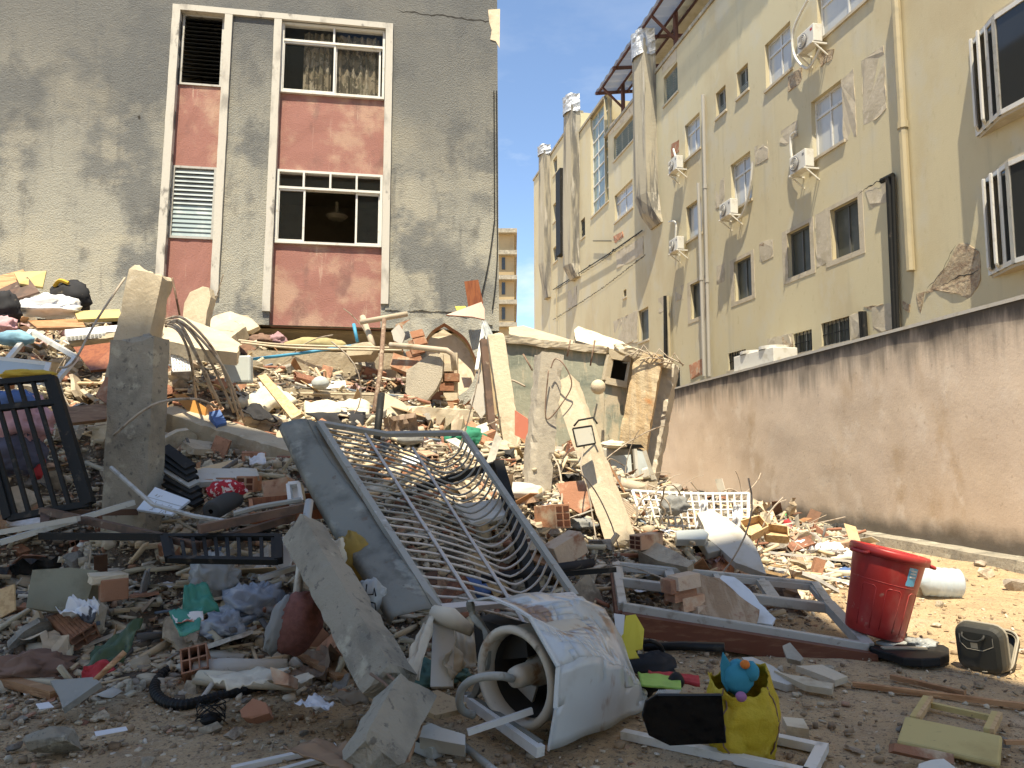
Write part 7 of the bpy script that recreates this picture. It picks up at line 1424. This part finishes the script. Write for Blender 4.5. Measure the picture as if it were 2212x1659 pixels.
quadbox('wooden_board', 'large red brown panel leaning under the white perforated tray', 'board', [(158, 750, 8.8), (250, 738, 8.9), (245, 795, 8.5), (195, 800, 8.4)], .03, redwd)
blob('pillow', 'light blue pillow at the left edge above the window sash', 'pillow', U(32, 735, 8.7), (.22, .15, .12), lbluec, .15, seed=64)
blob('yellow_towel', 'yellow knitted cloth over the top of the black fence', 'cloth', U(62, 812, 6.45), (.26, .1, .06), yelc, .3, seed=65)
slab('brick_masonry', 'lump of fluted bricks left of the dark column foot', 'brick', [(205, 855), (230, 815), (275, 822), (280, 850), (240, 880)], brickm, 7.3, (-.2, -1, .5), .18, (.1, .02))
for i, (u, v, r, mt, lab) in enumerate(((45, 920, (.3, .2, .3), pinkc, 'pale pink clothes heaped behind the black fence'), (20, 985, (.35, .2, .3), col('floral_cloth', (.09, .09, .13)), 'dark floral cloth behind the black fence'), (30, 875, (.25, .2, .15), bluec, 'blue cloth behind the top of the black fence'), (80, 1010, (.06, .06, .2), redc, 'red strip of cloth hanging behind the black fence'))): blob('clothes_heap', lab, 'clothes', U(u, v, 6.9), r, mt, .3, seed=66 + i)
quadbox('wooden_board', 'tan board lying right behind the top of the black fence', 'board', [(130, 880, 7.3), (240, 870, 7.4), (228, 905, 7.1), (140, 915, 7.0)], .03, wood)
t = thing('plastic_crate', U(395, 800, 9.0), 'white grid plastic crate under the horizontal slab', 'crate'); q = [U(370, 756, 9.2), U(412, 756, 9.2), U(416, 800, 9.0), U(374, 802, 9.0)]
for i in range(8): M().bar(q[0].lerp(q[1], i / 7), q[3].lerp(q[2], i / 7), .02, .02).build('slat', fo, t); M().bar(q[0].lerp(q[3], i / 7), q[1].lerp(q[2], i / 7), .02, .02).build('slat', fo, t)
t = thing('refrigerator_door', U(510, 828, 9.8), 'pale grey appliance door standing below the horizontal slab', 'appliance'); q, n = face_pts([(478, 768), (540, 766), (540, 825), (484, 828)], 9.9, (-.1, -1, .15)); m = M(); m.prism([p - n * .12 for p in q], n * .12); m.build('panel', frost, t, bevel=.03)
slab('wooden_board', 'orange brown cabinet board slanting beside the dark column', 'board', [(372, 850), (400, 852), (445, 880), (442, 912), (420, 905)], mk('orange_wood', (.45, .21, .05), [((.35, .15, .035), 4, .5, .7)], rough=.5), 8.7, (-.2, -1, .4), .03)
quadbox('blue_box', 'dark blue box beside the orange brown cabinet board', 'box', [(452, 890, 8.6), (475, 885, 8.7), (490, 912, 8.5), (468, 920, 8.4)], .12, bluec)
quadbox('wooden_plank', 'light wooden plank propped up above the end of the metal duct', 'board', [(556, 812, 9.3), (574, 808, 9.3), (652, 893, 8.5), (630, 905, 8.4)], .05, woodl)
for i, (c, lab) in enumerate(([[(512, 862, 9.6), (600, 840, 10.0), (640, 870, 9.8), (560, 880, 9.4)], 'folded cream quilted mattress in sunlit rubble above the duct'], [[(655, 875, 9.7), (795, 872, 9.9), (798, 890, 9.6), (660, 890, 9.4)], 'flat white quilted mattress right of the light plank'])):
    o = sheetobj('mattress', lab, 'mattress', c, mk('quilted_ticking', (.62, .56, .43), [((.52, .46, .34), 8, .5, .7)], bump=(7, .5, .03)) if i == 0 else MATS['quilted_ticking'], .1, 2, .12, seed=i)
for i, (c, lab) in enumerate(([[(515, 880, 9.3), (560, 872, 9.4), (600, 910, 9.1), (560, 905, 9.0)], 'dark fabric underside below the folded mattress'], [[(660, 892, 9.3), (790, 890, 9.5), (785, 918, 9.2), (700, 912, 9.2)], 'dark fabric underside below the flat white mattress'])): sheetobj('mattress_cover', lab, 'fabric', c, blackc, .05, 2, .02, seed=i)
blob('rolled_bedding', 'long olive bedding roll lying in the dark void under the pink panel', 'bedding', U(680, 748, 14.35), (.66, .3, .18), col('olive_bedding', (.36, .3, .15)), .12, seed=70)
blob('flowered_cloth', 'purple flowered cloth left of the bedding roll in the void', 'cloth', U(596, 738, 14.3), (.24, .15, .16), col('mauve_cloth', (.32, .19, .2)), .35, seed=71)
blob('brown_cloth', 'brown cloth and splinters at the left of the dark void', 'cloth', U(562, 738, 14.2), (.27, .15, .14), brownc, .35, seed=72)
quadbox('white_sheet', 'stack of white boards lying on the low sunlit beam', 'board', [(650, 830, 11), (745, 822, 11.2), (748, 835, 11), (655, 845, 10.8)], .05, fo)
blob('glass_bowl', 'clear round bowl on the low sunlit beam', 'bowl', U(692, 830, 10.7), (.13, .1, .12), frost, .05, seed=73)
t = slab('mortar_stack', 'stack of pale floor tiles right of the dark void', 'tiles', [(745, 745), (800, 738), (812, 752), (800, 765), (750, 768)], concl, 12, (0, -1, .3), .3, (.08, .02))
slab('cloth_drape', 'pale grey jug shaped plaster piece hanging beside the upright open pipe', 'rubble', [(845, 715), (862, 700), (876, 722), (868, 745), (850, 735)], white, 12.2, (.1, -1, .1), .08, (.08, .012))
slab('plaster_edge', 'facade corner fragment with brick under the lowest pink panel right end', 'masonry', [(855, 700), (885, 690), (890, 745), (870, 760), (852, 740)], brickm, 12.55, (.1, -1, .1), .1, (.08, .02))

# ================================================================ LABELS OF THE LOOSE PIECES: by colour, size and nearest landmark
LM = [((300, 900), 'the dark column stump'), ((100, 950), 'the black fence'), ((110, 690), 'the white plastic bag'), ((320, 660), 'the tall pale column'), ((500, 800), 'the pale appliance door'), ((700, 785), 'the long sunlit beam'), ((570, 870), 'the folded mattress'),
      ((725, 885), 'the flat white mattress'), ((920, 820), 'the stuccoed plate'), ((960, 740), 'the holed facade slab'), ((500, 960), 'the broad pale beam'), ((500, 1040), 'the fluted brick row'), ((345, 1085), 'the scribbled white board'), ((300, 1180), 'the black lying railing'), ((640, 1070), 'the foam box'),
      ((720, 1040), 'the metal duct top'), ((850, 1200), 'the metal duct foot'), ((860, 1010), 'the balcony railing top'), ((1000, 1130), 'the balcony railing middle'), ((1120, 1230), 'the balcony railing end'), ((1080, 870), 'the thin leaning column'), ((1165, 960), 'the middle chipped column'), ((1290, 1000), 'the leaning mirror column'), ((1390, 1010), 'the buried van'),
      ((1220, 1180), 'the long ribbed brick'), ((1490, 1110), 'the white mesh grille'), ((1570, 1170), 'the large plaster slab'), ((1440, 1190), 'the thick grey slab'), ((1580, 1290), 'the brick lump'), ((1800, 1330), 'the aluminium window corner'), ((1760, 1215), 'the oval ring seat'), ((1915, 1300), 'the red bin'), ((2030, 1260), 'the water jug'), ((2130, 1390), 'the suitcase'), ((2050, 1590), 'the yellow chair part'),
      ((1990, 1490), 'the brown battens'), ((1610, 1560), 'the yellow sack'), ((1450, 1450), 'the lime folder'), ((1200, 1460), 'the washing machine'), ((820, 1580), 'the fallen post end'), ((740, 1330), 'the fallen post'), ((640, 1345), 'the brown cushion'), ((465, 1250), 'the clear plastic bag'), ((420, 1320), 'the green box'), ((130, 1270), 'the olive wall piece'), ((240, 1400), 'the dark green sheet'), ((160, 1495), 'the triangular tile'), ((440, 1480), 'the black hose'), ((540, 1450), 'the tarpaulin'), ((110, 1630), 'the large dark stone'), ((240, 1580), 'the paper slip'), ((660, 1630), 'the cardboard flap'), ((950, 1600), 'the white plaster piece')]
GRP = {'broken concrete lumps in the rubble': 'pale concrete lump', 'flat broken plaster pieces in the rubble': 'flat broken plaster piece', 'broken clay brick bits in the rubble': 'broken brick bit', 'loose hollow clay blocks in the rubble': 'loose hollow clay block', 'broken boards in the rubble': 'broken board', 'white paper sheets in the rubble': 'crumpled white paper',
       'scraps of clothing in the rubble': 'crumpled clothing scrap', 'big slab fragments in the rubble': 'tilted slab fragment', 'bent bars poking out of the rubble': 'bent steel bar', 'small stones on the bare earth': 'small stone on earth', 'brick chips on the bare earth': 'brick chip on earth'}
lmu = np.array([p for p, _ in LM], float); used = {}
cand = []
for o in COL.objects:
    g = o.get('group')
    if g in GRP:
        x, y, z = o.location; zc = z - CAM_H; fw = CP * y + SP * zc; u = 1106 + F * x / fw; v = 829.5 - F * (CP * zc - SP * y) / fw
        cand.append((-(max(o.scale) / fw), u, v, o, g))
for s_, u, v, o, g in sorted(cand, key=lambda c: c[0]):
    d = (lmu - (u, v)) * (1, 1.3); i = int(np.argmin((d ** 2).sum(1))); du, dv = u - LM[i][0][0], v - LM[i][0][1]
    side = ('right of' if du > 0 else 'left of') if abs(du) > abs(dv) * 1.4 else (('below' if dv > 0 else 'above') if abs(dv) > abs(du) * 1.4 else ('below and right of' if du > 0 and dv > 0 else 'above and right of' if du > 0 else 'below and left of' if dv > 0 else 'above and left of'))
    tn = TINT.get(o.name, ''); key = (g, side, i, tn); k = used.get(key, 0); used[key] = k + 1
    o['label'] = ' '.join(x for x in (('larger', 'smaller', 'little')[min(k, 2)], tn, GRP[g], side, LM[i][1]) if x)
